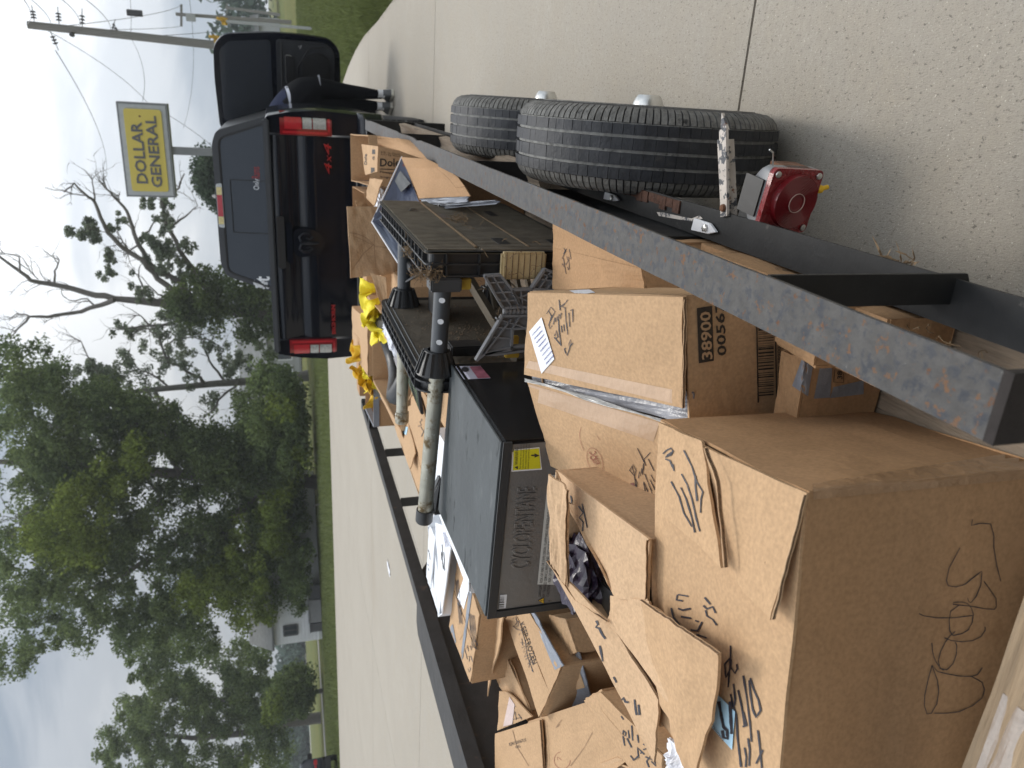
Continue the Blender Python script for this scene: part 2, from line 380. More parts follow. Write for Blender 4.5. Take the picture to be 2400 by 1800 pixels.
# ================================================================== ground
def ground_mat(name, base, kind):
    m = bpy.data.materials.new(name); m.use_nodes = True; t = m.node_tree; b = t.nodes['Principled BSDF']; l = t.links.new
    def n(ty, **k):
        x = t.nodes.new(ty)
        for a_, v_ in k.items(): setattr(x, a_, v_)
        return x
    g = n('ShaderNodeNewGeometry'); co = g.outputs['Position']
    def ns(s, d=5, st=None, r=.55, off=0):
        x = n('ShaderNodeTexNoise'); x.inputs['Scale'].default_value = s; x.inputs['Detail'].default_value = d; x.inputs['Roughness'].default_value = r
        mp = n('ShaderNodeMapping'); mp.inputs['Scale'].default_value = st or (1,1,1); mp.inputs['Location'].default_value = (off, off*2, 0); l(co, mp.inputs[0]); l(mp.outputs[0], x.inputs[0]); return x.outputs[0]
    def ramp(s, a, c): 
        x = n('ShaderNodeMapRange'); l(s, x.inputs[0]); x.inputs[1].default_value = a; x.inputs[2].default_value = c; return x.outputs[0]
    def mixc(f, a, c):
        x = n('ShaderNodeMixRGB'); l(f, x.inputs[0])
        for s, v in ((1, a), (2, c)):
            if isinstance(v, tuple): x.inputs[s].default_value = (*v, 1)
            else: l(v, x.inputs[s])
        return x.outputs[0]
    if kind == 'concrete':
        c = mixc(ramp(ns(.7, 6), .3, .7), (base[0]*.86, base[1]*.85, base[2]*.83), (base[0]*1.1, base[1]*1.1, base[2]*1.1))
        c = mixc(ramp(ns(5, 6), .35, .7), c, (base[0]*.97, base[1]*.93, base[2]*.86))
        c = mixc(ramp(ns(1.0, 5, (.5, 7, 1), off=4), .66, .9), c, (base[0]*.72, base[1]*.70, base[2]*.68))     # broom / drip streaks
        c = mixc(ramp(ns(.35, 4, (.5, 1.6, 1), off=11), .62, .75), c, (base[0]*.80, base[1]*.73, base[2]*.64))   # brown stains
        c = mixc(ramp(ns(34, 6, (1, 1.5, 1), .7, off=7), .3, .7), c, (base[0]*.84, base[1]*.825, base[2]*.80))
        c = mixc(ramp(ns(62, 6, (1.8, 1, 1), .68, off=3), .582, .64), c, (base[0]*.45, base[1]*.44, base[2]*.42))  # pits
        c = mixc(ramp(ns(240, 2, off=5), .62, .70), c, (base[0]*.55, base[1]*.55, base[2]*.55))
        c = mixc(ramp(ns(170, 2, off=8), .66, .72), c, (min(1, base[0]*1.5), min(1, base[1]*1.5), min(1, base[2]*1.48)))
        l(c, b.inputs['Base Color']); b.inputs['Roughness'].default_value = .9
        bp = n('ShaderNodeBump'); bp.inputs['Strength'].default_value = .8; bp.inputs['Distance'].default_value = .005; l(ns(110, 6, (2.4, 1, 1), .65), bp.inputs['Height']); l(bp.outputs[0], b.inputs['Normal'])
    else:
        c = mixc(ramp(ns(1.3, 6), .3, .7), (base[0]*.7, base[1]*.8, base[2]*.8), (base[0]*1.25, base[1]*1.1, base[2]))
        c = mixc(ramp(ns(.16, 4, off=3), .42, .65), c, (base[0]*1.45, base[1]*1.12, base[2]*1.1))
        c = mixc(ramp(ns(30, 4, off=1), .45, .62), c, (base[0]*.45, base[1]*.52, base[2]*.5))
        l(c, b.inputs['Base Color']); b.inputs['Roughness'].default_value = 1; b.inputs['Specular IOR Level'].default_value = .1
        bp = n('ShaderNodeBump'); bp.inputs['Strength'].default_value = .9; bp.inputs['Distance'].default_value = .06; l(ns(26, 5), bp.inputs['Height']); l(bp.outputs[0], b.inputs['Normal'])
    return m
CONC = ground_mat('concrete', (.40, .367, .316), 'concrete')
JOINT = mat('joint_filler', (.07, .065, .058), rough=1, var=.4, vs=30)
GRASSG = ground_mat('lawn_ground', (.135, .155, .055), 'grass')
ROADM = mat('grey_lane', (.33, .31, .31), rough=.9, var=.1, vs=2)
PALER = mat('pale_far_road', (.62, .60, .57), rough=.9, var=.05)

m = MB(); S = 400
m.add([(-S,-S,-.09),(S,-S,-.09),(S,S,-.09),(-S,S,-.09)], [(0,1,2,3)])
tag(m.build('ground', GRASSG, fix=False), 'grass covered ground running out to the horizon', kind='structure')
# the lawn itself, level with the slab edge (as seen right of the truck and beyond the far kerb)
def edge_poly(): return [(.55,-30),(60,-30)]
PAV = [(-75,-30),(30,-30),(26,-6),(9,2.5),(3.6,5.0),(2.4,6.0),(1.6,7.1),(1.2,8.1),(.95,9.2),(.80,10.8),(.70,12.4),(.55,13.6),(.33,14.9),(.0,16.4),(-.5,17.8),(-1.2,19.0),(-2.4,20.6),(-4.2,22.0),(-6,22.9),(-8,23.35),(-75,21.0)]
m = MB(); m.prism([(x,y,-.2) for x, y in PAV], (0,0,.16)); 
tag(m.build('concrete_pavement', JOINT, fix=True), 'pale broom-finished concrete lot with sawn joints', kind='structure'); pav = bpy.data.objects['concrete_pavement']
# slabs, each its own piece between the joints
from itertools import product
def clip(poly, a, b, c):   # keep a*x+b*y<=c
    o = []
    for i in range(len(poly)):
        p, q = poly[i], poly[(i+1) % len(poly)]; dp = a*p[0]+b*p[1]-c; dq = a*q[0]+b*q[1]-c
        if dp <= 0: o.append(p)
        if dp*dq < 0: t = dp/(dp-dq); o.append((p[0]+(q[0]-p[0])*t, p[1]+(q[1]-p[1])*t))
    return o
YJ = [-30,-12.3,-7.5,-2.66,2.168,7.0,11.83,16.66,25]; XJ = [-75,-40,-24.5,-19.6,-14.7,-9.8,-4.9,1.9,6.8,30]
G = .006
for (y0, y1), (x0, x1) in product(zip(YJ, YJ[1:]), zip(XJ, XJ[1:])):
    p = PAV
    for a, b, c in ((1,0,x1-G),(-1,0,-x0-G),(0,1,y1-G),(0,-1,-y0-G)): p = clip(p, a, b, c)
    if len(p) < 3: continue
    mm = MB(); mm.prism([(x, y, -.036) for x, y in p], (0,0,.036)); o = mm.build('concrete_slab', CONC, pav)
# grass blades
def blades(name, n, region, hmin, hmax, seed, label):
    r = np.random.RandomState(seed); pts = region(r, n); n = len(pts)
    h = r.uniform(hmin, hmax, n)*(.6+.8*np.clip([noise.noise(V(p[0]*.6, p[1]*.6, 0))+.5 for p in pts], 0, 1)); a = r.uniform(0, 2*np.pi, n); wd = r.uniform(.004, .009, n); ln = r.normal(0, .45, (n, 2))*h[:,None]
    wd = wd*np.clip(np.hypot(pts[:,0], pts[:,1])/9, 1, 5)
    v = np.zeros((n, 3, 3)); v[:,0,:2] = pts+np.c_[np.cos(a), np.sin(a)]*wd[:,None]; v[:,1,:2] = pts-np.c_[np.cos(a), np.sin(a)]*wd[:,None]; v[:,2,:2] = pts+ln; v[:,2,2] = h; v[:,:2,2] = -.09; v[:,2,2] -= .03
    me = bpy.data.meshes.new(name); me.vertices.add(n*3); me.vertices.foreach_set('co', v.ravel()); me.loops.add(n*3); me.loops.foreach_set('vertex_index', np.arange(n*3)); me.polygons.add(n); me.polygons.foreach_set('loop_start', np.arange(0, n*3, 3)); me.update()
    me.materials.append(MATS['grass_blades']); o = bpy.data.objects.new(name, me); scene.collection.objects.link(o); o['_o'] = (0,0,0)
    tag(o, label, kind='stuff')
gm = mat('grass_blades', (.175, .205, .07), rough=.8, var=.45, vs=3, bump=0, spec=.2, spot=[((.24, .24, .09), 9, .60, .1, None)])
def ins(p, poly):
    c = False; j = len(poly)-1
    for i in range(len(poly)):
        if (poly[i][1] > p[1]) != (poly[j][1] > p[1]) and p[0] < (poly[j][0]-poly[i][0])*(p[1]-poly[i][1])/(poly[j][1]-poly[i][1])+poly[i][0]: c = not c
        j = i
    return c
def reg_r(r, n):
    d = 6+34*r.uniform(0, 1, n)**1.6; a = r.uniform(-.02, .36, n); p = np.c_[d*np.tan(a), d]; return np.array([q for q in p if not ins(q, PAV)])
def reg_l(r, n):
    x = r.uniform(-44, -6, n); y = 21+14*r.uniform(0, 1, n)**1.8; p = np.c_[x, y]; return np.array([q for q in p if not ins(q, PAV)])
blades('lawn_grass', 150000, reg_r, .04, .10, 1, 'short mown grass right of the open truck door')
blades('verge_grass', 60000, reg_l, .05, .12, 2, 'grass verge under the trees beyond the lot')
# lanes across the far field
def strip(name, label, y0, y1, x0, x1, z, mt):
    m = MB(); m.add([(x0,y0,z),(x1,y0,z),(x1,y1,z),(x0,y1,z)], [(0,1,2,3)]); tag(m.build(name, mt, fix=False), label, kind='structure')
a = PZ(735, 1800, -.05); b = PZ(732, 1510, -.05)
def lane(name, label, A, B, wd, mt):
    d = (B-A).normalized(); nrm = V(-d.y, d.x, 0); A = A-d*60; B = B+d*8
    m = MB(); m.add([A, B, B+nrm*wd, A+nrm*wd], [(0,1,2,3)]); tag(m.build(name, mt, fix=False), label, kind='structure')
lane('gravel_lane', 'grey lane behind the trees on the left', PZ(765,1790,-.07), PZ(748,1530,-.07), 2.2, ROADM)
lane('far_road', 'pale road across the far field', PZ(731,1790,-.07), PZ(716,1520,-.07), 6, PALER)

# ================================================================== far wood
LEAFS = {}
def leafmat(name, c, c2, tr=.35):
    m = bpy.data.materials.new(name); m.use_nodes = True; t = m.node_tree; t.nodes.clear(); l = t.links.new
    o = t.nodes.new('ShaderNodeOutputMaterial'); ob = t.nodes.new('ShaderNodeNewGeometry'); nz = t.nodes.new('ShaderNodeTexNoise'); nz.inputs['Scale'].default_value = .55; nz.inputs['Detail'].default_value = 4; l(ob.outputs['Position'], nz.inputs[0])
    ri = t.nodes.new('ShaderNodeMapRange'); l(nz.outputs[0], ri.inputs[0]); ri.inputs[1].default_value = .38; ri.inputs[2].default_value = .64
    mc = t.nodes.new('ShaderNodeMixRGB'); l(ri.outputs[0], mc.inputs[0]); mc.inputs[1].default_value = (*c, 1); mc.inputs[2].default_value = (*c2, 1)
    # every leaf a little different
    rnd_ = t.nodes.new('ShaderNodeMapRange'); l(ob.outputs['Random Per Island'], rnd_.inputs[0]); rnd_.inputs[3].default_value = .6; rnd_.inputs[4].default_value = 1.45
    sc = t.nodes.new('ShaderNodeVectorMath'); sc.operation = 'SCALE'; l(mc.outputs[0], sc.inputs[0]); l(rnd_.outputs[0], sc.inputs['Scale'])
    d = t.nodes.new('ShaderNodeBsdfDiffuse'); tr_ = t.nodes.new('ShaderNodeBsdfTranslucent'); l(sc.outputs[0], d.inputs[0]); l(sc.outputs[0], tr_.inputs[0])
    ms = t.nodes.new('ShaderNodeMixShader'); ms.inputs[0].default_value = tr; l(d.outputs[0], ms.inputs[1]); l(tr_.outputs[0], ms.inputs[2]); l(ms.outputs[0], o.inputs[0]); LEAFS[name] = m; return m
LG = leafmat('leaves_green', (.115, .155, .070), (.165, .21, .080), .5)
LY = leafmat('leaves_sunlit', (.13, .17, .04), (.19, .235, .055), .45)  # yellower, brighter copy: sun coming through the leaves put into the colour
LD = leafmat('leaves_dull', (.16, .195, .135), (.21, .24, .165), .45)
LC = leafmat('needles_dark', (.06, .09, .058), (.09, .125, .075), .3)
LF = leafmat('far_foliage', (.085, .125, .105), (.11, .15, .115), .2)
BARK = mat('bark', (.17, .155, .14), rough=.95, var=.35, vs=10, stretch=(3, 3, .6), bump=.6, bs=30)
BARKG = mat('grey_bark', (.19, .18, .165), rough=.95, var=.3, vs=10, stretch=(3, 3, .6), bump=.6, bs=30)
def leaves(clumps, size, mt, name, parent, seed, aspect=1.0, droop=0):
    """clumps: list of (centre, radius(x,y,z), n)"""
    r = np.random.RandomState(seed); P_ = []
    for c, rad, n in clumps:
        q = r.normal(0, 1, (n, 3)); q /= np.linalg.norm(q, axis=1)[:,None]; q *= (r.uniform(0, 1, n)**.45)[:,None]*np.array(rad)
        P_.append(q+np.array(c))
    P_ = np.concatenate(P_); n = len(P_); s = size*r.uniform(.55, 1.35, n)
    u = r.normal(0, 1, (n, 3)); u[:,2] -= droop; u /= np.linalg.norm(u, axis=1)[:,None]; w_ = r.normal(0, 1, (n, 3)); w_ -= u*(u*w_).sum(1)[:,None]; w_ /= np.linalg.norm(w_, axis=1)[:,None]
    v = np.zeros((n, 4, 3)); a = u*s[:,None]*.5; b = w_*s[:,None]*.28*aspect
    v[:,0] = P_-a; v[:,1] = P_+b; v[:,2] = P_+a; v[:,3] = P_-b
    org = np.array(parent['_o']) if parent is not None else np.zeros(3); v -= org
    me = bpy.data.meshes.new(name); me.vertices.add(n*4); me.vertices.foreach_set('co', v.ravel()); me.loops.add(n*4); me.loops.foreach_set('vertex_index', np.arange(n*4)); me.polygons.add(n); me.polygons.foreach_set('loop_start', np.arange(0, n*4, 4)); me.update()
    me.materials.append(mt); o = bpy.data.objects.new(name, me); scene.collection.objects.link(o); o['_o'] = tuple(org)
    if parent is not None: o.parent = parent
    return o
# a far tree line
cl = []
r_ = random.Random(3)
for i in range(150):
    t = i/149; x = -150+t*130; y = 118+r_.uniform(-6, 10); h = r_.uniform(3, 6.5)
    cl.append(((x, y, h*.5), (3.5, 3, h*.6), 220))
tag(leaves(cl, 1.1, LF, 'far_wood', None, 5), 'far hazy line of trees on the left horizon', kind='stuff')
cl = []
for i in range(70):
    x = 3+i*.9+r_.uniform(-1, 1); y = 105+r_.uniform(-8, 8); h = (7.2 if i < 6 else 9.0)*r_.uniform(.8, 1.1); cl.append(((x, y, h*.5), (2.6, 3, h*.55), 160))
tag(leaves(cl, 1.0, LF, 'far_wood', None, 6), 'far grey-green trees beyond the field on the right', kind='stuff')

# ================================================================== trees
def px_path(pts, y, z_of=None, jy=0, seed=0):
    r = random.Random(seed); out_ = []; k = 0
    for i, (X, Y) in enumerate(pts):
        k += r.uniform(-jy, jy); out_.append(PY(X, Y, y+k))
    return out_
def subdiv(path, n=3, j=.06, seed=0):
    r = random.Random(seed); o = []
    for a, b in zip(path, path[1:]):
        L_ = (b-a).length
        for i in range(n): o.append(a.lerp(b, i/n)+(V(r.uniform(-1,1), r.uniform(-1,1), r.uniform(-1,1))*j*L_ if i else V(0,0,0)))
    o.append(path[-1]); return o
def twigs(mb, path, r0, n, ln, seed, depth=2, up=.3):
    r = random.Random(seed); ends = []
    for i in range(n):
        k = r.randrange(max(1, len(path)//4), len(path)); p = path[k]; t = (path[min(k+1, len(path)-1)]-path[k-1]).normalized()
        d = (t*.7+V(r.uniform(-1,1), r.uniform(-1,1), r.uniform(-.7,1)+up)*.9).normalized(); l_ = ln*r.uniform(.5, 1.2); q = [p]
        for s in range(5): d = (d+V(r.uniform(-1,1), r.uniform(-1,1), r.uniform(-1,1))*.38).normalized(); q.append(q[-1]+d*l_/5)
        mb.tube(q, [r0*(1-s/6) for s in range(6)], 4, cap=False); ends.append(q)
        if depth > 1: ends += twigs(mb, q, r0*.5, 3, ln*.5, seed*7+i, depth-1, up)
    return ends
# --- the half-bare tree behind the truck
YT = 42
t3 = thing('half_bare_tree', 'tall tree behind the truck with bare forked limbs and thin leaf tufts', 'tree', PZ(640, 745, 0) if False else V(PY(660, 748, YT).x, YT, -.05))
tr = px_path([(660,748),(633,743),(506,718),(362,709),(268,700)], YT); tr[0].z = -.1
mb = MB(); tr2 = subdiv(tr, 3, .01, 1); mb.tube(tr2, [.42-.3*i/len(tr2) for i in range(len(tr2))], 10); mb.build('trunk', BARK, t3, smooth=True)
limbs = [([(268,700),(202,686),(123,666),(72,657),(40,631),(0,602),(-60,560)], .17),
 ([(268,703),(224,718),(174,733),(112,743),(69,742),(40,772),(25,790)], .13), ([(69,742),(40,735),(20,752)], .05),
 ([(127,664),(128,635),(139,610),(123,602)], .06), ([(47,639),(45,602),(7,592)], .05), ([(90,655),(66,632)], .03),([(123,666),(98,645)], .03),
 ([(470,718),(419,689),(369,653),(336,610),(289,581),(253,545),(235,508),(221,472),(203,458),(174,429),(150,450)], .17), ([(221,472),(219,440),(214,411)], .05),([(203,458),(160,455)],.04),
 ([(452,700),(420,660),(354,621),(325,574),(311,534),(297,494),(275,469),(250,443),(231,422)], .16), ([(280,470),(276,455)], .04),([(250,443),(240,412)],.04),
 ([(499,700),(463,646),(434,606),(401,545),(383,505),(380,465),(420,440),(432,407)], .16), ([(401,530),(434,508),(463,483)], .07), ([(330,560),(355,530),(380,500)], .06),
 ([(481,736),(427,747),(380,762),(311,769),(275,772)], .12), ([(380,709),(340,690),(325,650),(330,620)], .08), ([(420,700),(370,690),(345,665)], .07),
 ([(300,585),(285,560),(250,550)],.05),([(350,762),(330,740),(300,742)],.05),([(224,718),(205,700),(165,705),(150,695)],.05),([(325,574),(300,590),(290,600),(294,560)],.05)]
mb = MB(); ends = []
for i, (p, r0) in enumerate(limbs):
    q = subdiv(px_path(p, YT, jy=.5, seed=i), 3, .05, i); mb.tube(q, [r0*(1-.85*k/len(q)) for k in range(len(q))], 7)
    ends += [(i, e_) for e_ in twigs(mb, q, .028, 7 if r0 > .1 else 3, 1.3, i+20)]
mb.build('bare_limb', BARK, t3, smooth=True)
cl = []; r_ = random.Random(9)
for (X, Y, rp, n) in [(212,545,34,1000),(255,600,20,330),(262,642,22,260),(380,520,26,360),(372,580,34,700),(402,600,30,400),(440,590,26,330),(350,480,20,300),(345,560,20,260),(268,530,18,200),(395,470,18,150),(330,690,24,330),(420,640,24,400),(465,650,24,300),(300,770,24,300),(385,740,26,300),(430,770,30,400)]:
    for k in range(9):
        c = PY(X+r_.gauss(0, rp*.62), Y+r_.gauss(0, rp*.62), YT+r_.uniform(-1.5, 1.5)); s = rp/FPX*YT*.42; cl.append((c, (s, s, s*.8), n//5))
leaves(cl, .17, LD, 'leaf_tufts', t3, 11)
cl = []
for k in range(130):
    X = r_.uniform(395, 655); f = (X-395)/260; Y = 700+f*20+r_.gauss(0, 24+f*26); c = PY(X, Y, YT+r_.uniform(-2, 1.5)); cl.append((c, (.62, .62, .5), 130))
leaves(cl, .19, LG, 'crown', t3, 12)
# --- leaning trunk tree with the thick pale trunk left of the truck
Y2 = 45
t2 = thing('tall_thin_crowned_tree', 'tree with a thick straight grey trunk and thin crown, left of the truck tail', 'tree', (PY(712, 883, Y2).x, Y2, -.05))
tr = px_path([(722,880),(687,885),(600,892),(506,899),(362,913),(268,924),(215,935),(160,950)], Y2); tr[0].z = -.1
mb = MB(); q = subdiv(tr, 2, .012, 3); mb.tube(q, [.36-.33*(i/len(q))**.8 for i in range(len(q))], 10)
mb.build('trunk', BARKG, t2, smooth=True)
mb = MB()
for i, (p, r0) in enumerate([([(480,900),(470,885),(425,860),(398,852),(372,790),(347,769),(325,775)], .12), ([(398,852),(390,815),(410,795),(455,790),(500,800),(520,815)], .07), ([(530,897),(500,860),(480,820),(500,790),(490,775)], .08),
    ([(400,912),(360,880),(320,860),(300,820)], .07), ([(362,913),(380,950),(430,985),(470,1000),(520,1040)], .1), ([(268,924),(240,890),(215,850),(190,800),(170,790)], .06), ([(300,920),(270,960),(220,990)], .06),
    ([(560,893),(520,930),(500,960),(470,990)], .09), ([(640,888),(600,930),(560,1000)], .07), ([(215,935),(185,915),(150,880)],.04)]):
    q = subdiv(px_path(p, Y2, jy=.5, seed=i+50), 3, .06, i+50); mb.tube(q, [r0*(1-.85*k/len(q)) for k in range(len(q))], 6); twigs(mb, q, .024, 9, 1.3, i+70)
mb.build('limbs', BARK, t2, smooth=True)
cl = []
for (X, Y, rp, n) in [(330,800,34,260),(300,850,34,400),(240,870,36,900),(270,900,40,800),(380,790,30,300),(420,820,34,420),(470,780,30,320),(510,830,34,500),(540,870,32,500),(590,850,30,420),(360,860,36,360),(200,900,30,500),(440,870,30,300),(600,800,26,260),(640,830,20,260),(500,930,34,300),(320,940,40,500),(400,960,40,500)]:
    for k in range(8):
        c = PY(X+r_.gauss(0, rp*.55), Y+r_.gauss(0, rp*.55), Y2+r_.uniform(-2, 2)); s = rp/FPX*Y2*.40; cl.append((c, (s, s, s*.8), n//5))
leaves(cl, .18, LD, 'crown', t2, 13)
# --- generic crowns given in the picture, spread in depth
def crown(name_, label, y, trunk, tr_r, limb_list, regions, mt, size, seed, dens=1.0, mt2=None, regions2=None, depth=3.0, gaps=()):
    base = PY(*trunk[0], y); t = thing(name_, label, 'tree', (base.x, y, -.05)); tr = px_path(trunk, y); tr[0].z = -.15
    mb = MB(); q = subdiv(tr, 3, .02, seed); mb.tube(q, [tr_r*(1-.8*(i/len(q))) for i in range(len(q))], 10); mb.build('trunk', BARK, t, smooth=True)
    mb = MB(); 
    for i, (p, r0) in enumerate(limb_list):
        q = subdiv(px_path(p, y, jy=.8, seed=seed+i), 3, .06, seed+i); mb.tube(q, [r0*(1-.8*k/len(q)) for k in range(len(q))], 6); twigs(mb, q, .035, 10, 2.0, seed+i)
    if mb.v: mb.build('limbs', BARK, t, smooth=True)
    r = random.Random(seed)
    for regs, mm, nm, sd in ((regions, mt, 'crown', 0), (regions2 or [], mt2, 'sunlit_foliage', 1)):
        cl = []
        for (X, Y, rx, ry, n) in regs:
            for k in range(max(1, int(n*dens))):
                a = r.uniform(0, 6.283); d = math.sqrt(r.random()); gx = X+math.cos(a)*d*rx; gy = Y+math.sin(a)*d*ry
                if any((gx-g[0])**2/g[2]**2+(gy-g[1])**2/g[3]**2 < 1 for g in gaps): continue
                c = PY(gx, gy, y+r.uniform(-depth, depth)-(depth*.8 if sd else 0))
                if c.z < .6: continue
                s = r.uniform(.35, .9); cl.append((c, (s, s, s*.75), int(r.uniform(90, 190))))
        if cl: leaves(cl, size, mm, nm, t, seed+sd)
    return t
YB = 38
gaps = [(335,1165,20,24),(440,1190,24,22),(355,1080,12,18),(500,1190,12,22),(350,1310,12,22),(540,1600,24,26),(180,1000,10,10),(330,1380,10,22)]
crown('big_leafy_tree', 'largest dark green tree with a wide crown over the lawn, left of the lot', YB,
  [(742,1130),(690,1125),(600,1122),(425,1112),(270,1095),(165,1092),(68,1085),(-60,1080)], .42,
  [([(650,1125),(560,1200),(407,1279),(300,1340),(185,1387)], .3), ([(425,1112),(390,1060),(330,1000),(260,960)], .16), ([(500,1117),(420,1040),(390,980)], .14), ([(270,1095),(200,1040),(110,990)], .12),
   ([(330,1100),(380,1170),(370,1230),(330,1260)], .07), ([(165,1092),(110,1150),(60,1220)], .12), ([(560,1200),(520,1280),(500,1350)], .12), ([(480,1115),(440,1030),(360,1000),(345,930)],.09)],
  [(60,860,90,60,26),(110,960,120,70,46),(230,960,70,60,28),(40,1060,110,90,40),(160,1160,110,110,60),(230,1050,70,70,30),(70,1300,110,110,50),(200,1320,110,110,60),(330,980,60,60,26),(480,1060,70,60,36),(600,1050,80,80,46),(600,950,50,60,18),(540,1150,60,60,30),(430,1330,90,80,44),(560,1290,90,90,50),(640,1180,60,70,30),(300,1200,50,60,16),(120,1450,120,80,40),(280,1440,80,80,30),(640,1350,50,60,18),(420,1440,80,60,26),(20,1540,60,40,12),(690,1000,40,90,34),(700,1120,36,70,26),(680,1250,44,80,34),(690,1380,36,50,18),(520,1060,90,60,36),(420,1180,70,60,26),(480,1260,60,50,26),(330,1000,80,60,30),(330,1270,60,60,24),(620,1080,60,60,28),(120,1080,60,60,24),(300,1100,60,60,24),(390,1010,60,50,24),(500,1340,60,50,22),(330,1460,70,60,24),(470,1500,60,50,20)],
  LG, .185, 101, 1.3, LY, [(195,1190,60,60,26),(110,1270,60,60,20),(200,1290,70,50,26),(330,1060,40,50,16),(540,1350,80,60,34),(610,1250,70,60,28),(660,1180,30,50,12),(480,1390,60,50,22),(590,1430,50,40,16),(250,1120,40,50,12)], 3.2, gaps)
crown('spreading_tree', 'leafy tree with thin leaning stems at the lower left behind the black vehicle', 46,
  [(748,1683),(700,1690),(640,1700),(560,1720),(450,1730),(350,1720)], .42,
  [([(640,1700),(560,1660),(470,1620),(390,1600)], .16), ([(650,1698),(600,1760),(520,1790)], .14)],
  [(380,1560,90,70,40),(480,1620,90,80,44),(420,1700,120,90,60),(560,1720,90,80,44),(330,1680,60,60,20),(260,1760,40,50,16),(580,1560,70,60,30),(600,1650,70,60,30),(640,1760,50,60,20),(480,1790,90,50,26),(350,1790,80,40,20)],
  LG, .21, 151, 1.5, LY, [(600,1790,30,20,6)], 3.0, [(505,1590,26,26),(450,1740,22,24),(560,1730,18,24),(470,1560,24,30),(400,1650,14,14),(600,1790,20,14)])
crown('round_yard_tree', 'low round dark tree beside the gravel lane, right of a thick trunk', 40,
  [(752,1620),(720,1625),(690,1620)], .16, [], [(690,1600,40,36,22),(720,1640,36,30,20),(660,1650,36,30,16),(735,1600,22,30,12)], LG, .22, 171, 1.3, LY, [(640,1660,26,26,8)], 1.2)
crown('cedar_tree', 'pointed dark cedar rising just behind the truck cab roof', 46,
  [(640,410),(520,415),(470,420)], .15, [], [(490,385,26,24,26),(500,425,32,26,30),(520,460,24,26,22),(478,415,14,20,12),(560,420,40,50,30)], LC, .2, 181, 1.2, None, None, .9)
crown('low_shrub', 'dark shrubs in front of the white house, low on the verge', 34,
  [(752,1180),(735,1185)], .07, [], [(700,960,50,50,24),(660,1000,70,50,30),(700,1060,40,50,16),(640,900,50,40,16),(720,1250,20,40,8),(700,1330,40,40,14)], LG, .2, 191, 1.0, LY, [(700,1060,20,40,6),(660,950,40,30,8)], 1.2)

# ================================================================== houses
SIDING = mat('white_siding', (.80, .81, .82), rough=.6, var=.03, bump=.05)
ROOFM = mat('grey_shingles', (.16, .165, .16), rough=.95, var=.25, vs=4, bump=.4, bs=20)
HWALL = mat('pale_grey_wall', (.42, .43, .43), rough=.8, var=.06)
WINM = mat('dark_window_pane', (.04, .05, .06), rough=.12, bump=0)
GBLK = mat('grey_block', (.12, .12, .125), rough=.9, var=.1)
GBLK2 = mat('pale_block', (.30, .30, .31), rough=.9, var=.1)
def gable(name, label, A, B, depth, hw, hr, wall, ridge_along=True, boards=True):
    """A, B ground points of the front wall; depth goes away from the camera"""
    A = Vector(A); B = Vector(B); u = (B-A).normalized(); d = V(-u.y, u.x, 0)*depth
    if d.y < 0: d = -d
    t = thing(name, label, 'house', A)
    W = (B-A).length; up = V(0,0,hw)
    m = MB(); m.hexa([A+up, B+up, B+d+up, A+d+up], [A, B, B+d, A+d])
    if ridge_along:
        pass
    else:
        c = (A+B)/2+V(0,0,hr); m.add([A+up, B+up, c, A+d+up, B+d+up, c+d], [(0,1,2),(3,5,4),(0,2,5,3),(1,4,5,2)])
    m.build('wall', wall, t)
    m = MB()
    if ridge_along:
        c0 = A+d/2+V(0,0,hr); c1 = B+d/2+V(0,0,hr); o = u*.25; e = d.normalized()*.3; z = V(0,0,.12)
        m.hexa([A-o-e+up-z*0, B+o-e+up, c1+o, c0-o], [A-o-e+up-z, B+o-e+up-z, c1+o-z, c0-o-z]); m.hexa([A-o+d+e+up, B+o+d+e+up, c1+o, c0-o], [A-o+d+e+up-z, B+o+d+e+up-z, c1+o-z, c0-o-z])
        m.add([A+up, A+d+up, c0-z], [(0,1,2)]); m.add([B+up, B+d+up, c1-z], [(0,1,2)])
    else:
        c = (A+B)/2+V(0,0,hr); o = u*.3; z = V(0,0,.12); e = d.normalized()*.3
        m.hexa([A-o+up-e-z, c-e+z, c+d+e+z, A-o+d+e+up-z], [A-o+up-e-z*2, c-e, c+d+e, A-o+d+e+up-z*2]); m.hexa([B+o+up-e-z, c-e+z, c+d+e+z, B+o+d+e+up-z], [B+o+up-e-z*2, c-e, c+d+e, B+o+d+e+up-z*2])
    m.build('roof', ROOFM, t)
    if boards:
        k = 0; z = .15
        while z < hw-.1:
            m = MB(); q = V(0,0,z); n_ = -d.normalized()*.03; m.hexa([A+q+n_+V(0,0,.17), B+q+n_+V(0,0,.17), B+q+V(0,0,.17), A+q+V(0,0,.17)], [A+q+n_*1.6, B+q+n_*1.6, B+q, A+q]); m.build('siding_board', wall, t); z += .2
    return t, A, B, u, d
def wall_win(t, A, u, d, s, z, w_, h, frame=WHITE, panes=2):
    n_ = -d.normalized(); p = A+u*s+V(0,0,z)
    m = MB()
    for a, b in (((0,0),(w_,0)),((w_,0),(w_,h)),((w_,h),(0,h)),((0,h),(0,0))): m.bar(p+u*a[0]+V(0,0,a[1])+n_*.07, p+u*b[0]+V(0,0,b[1])+n_*.07, .09, .06, n_)
    for k in range(1, panes): m.bar(p+u*(w_*k/panes)+n_*.07, p+u*(w_*k/panes)+V(0,0,h)+n_*.07, .05, .05, n_)
    fr = m.build('window', frame, t); m = MB(); m.hexa([p+n_*.065+V(0,0,h), p+u*w_+n_*.065+V(0,0,h), p+u*w_+V(0,0,h), p+V(0,0,h)], [p+n_*.065, p+u*w_+n_*.065, p+u*w_, p]); m.build('pane', WINM, fr)
YH = 37
A = PY(757, 1497, YH); A.z = -.05; B = PY(757, 1100, YH+5); B.z = -.05
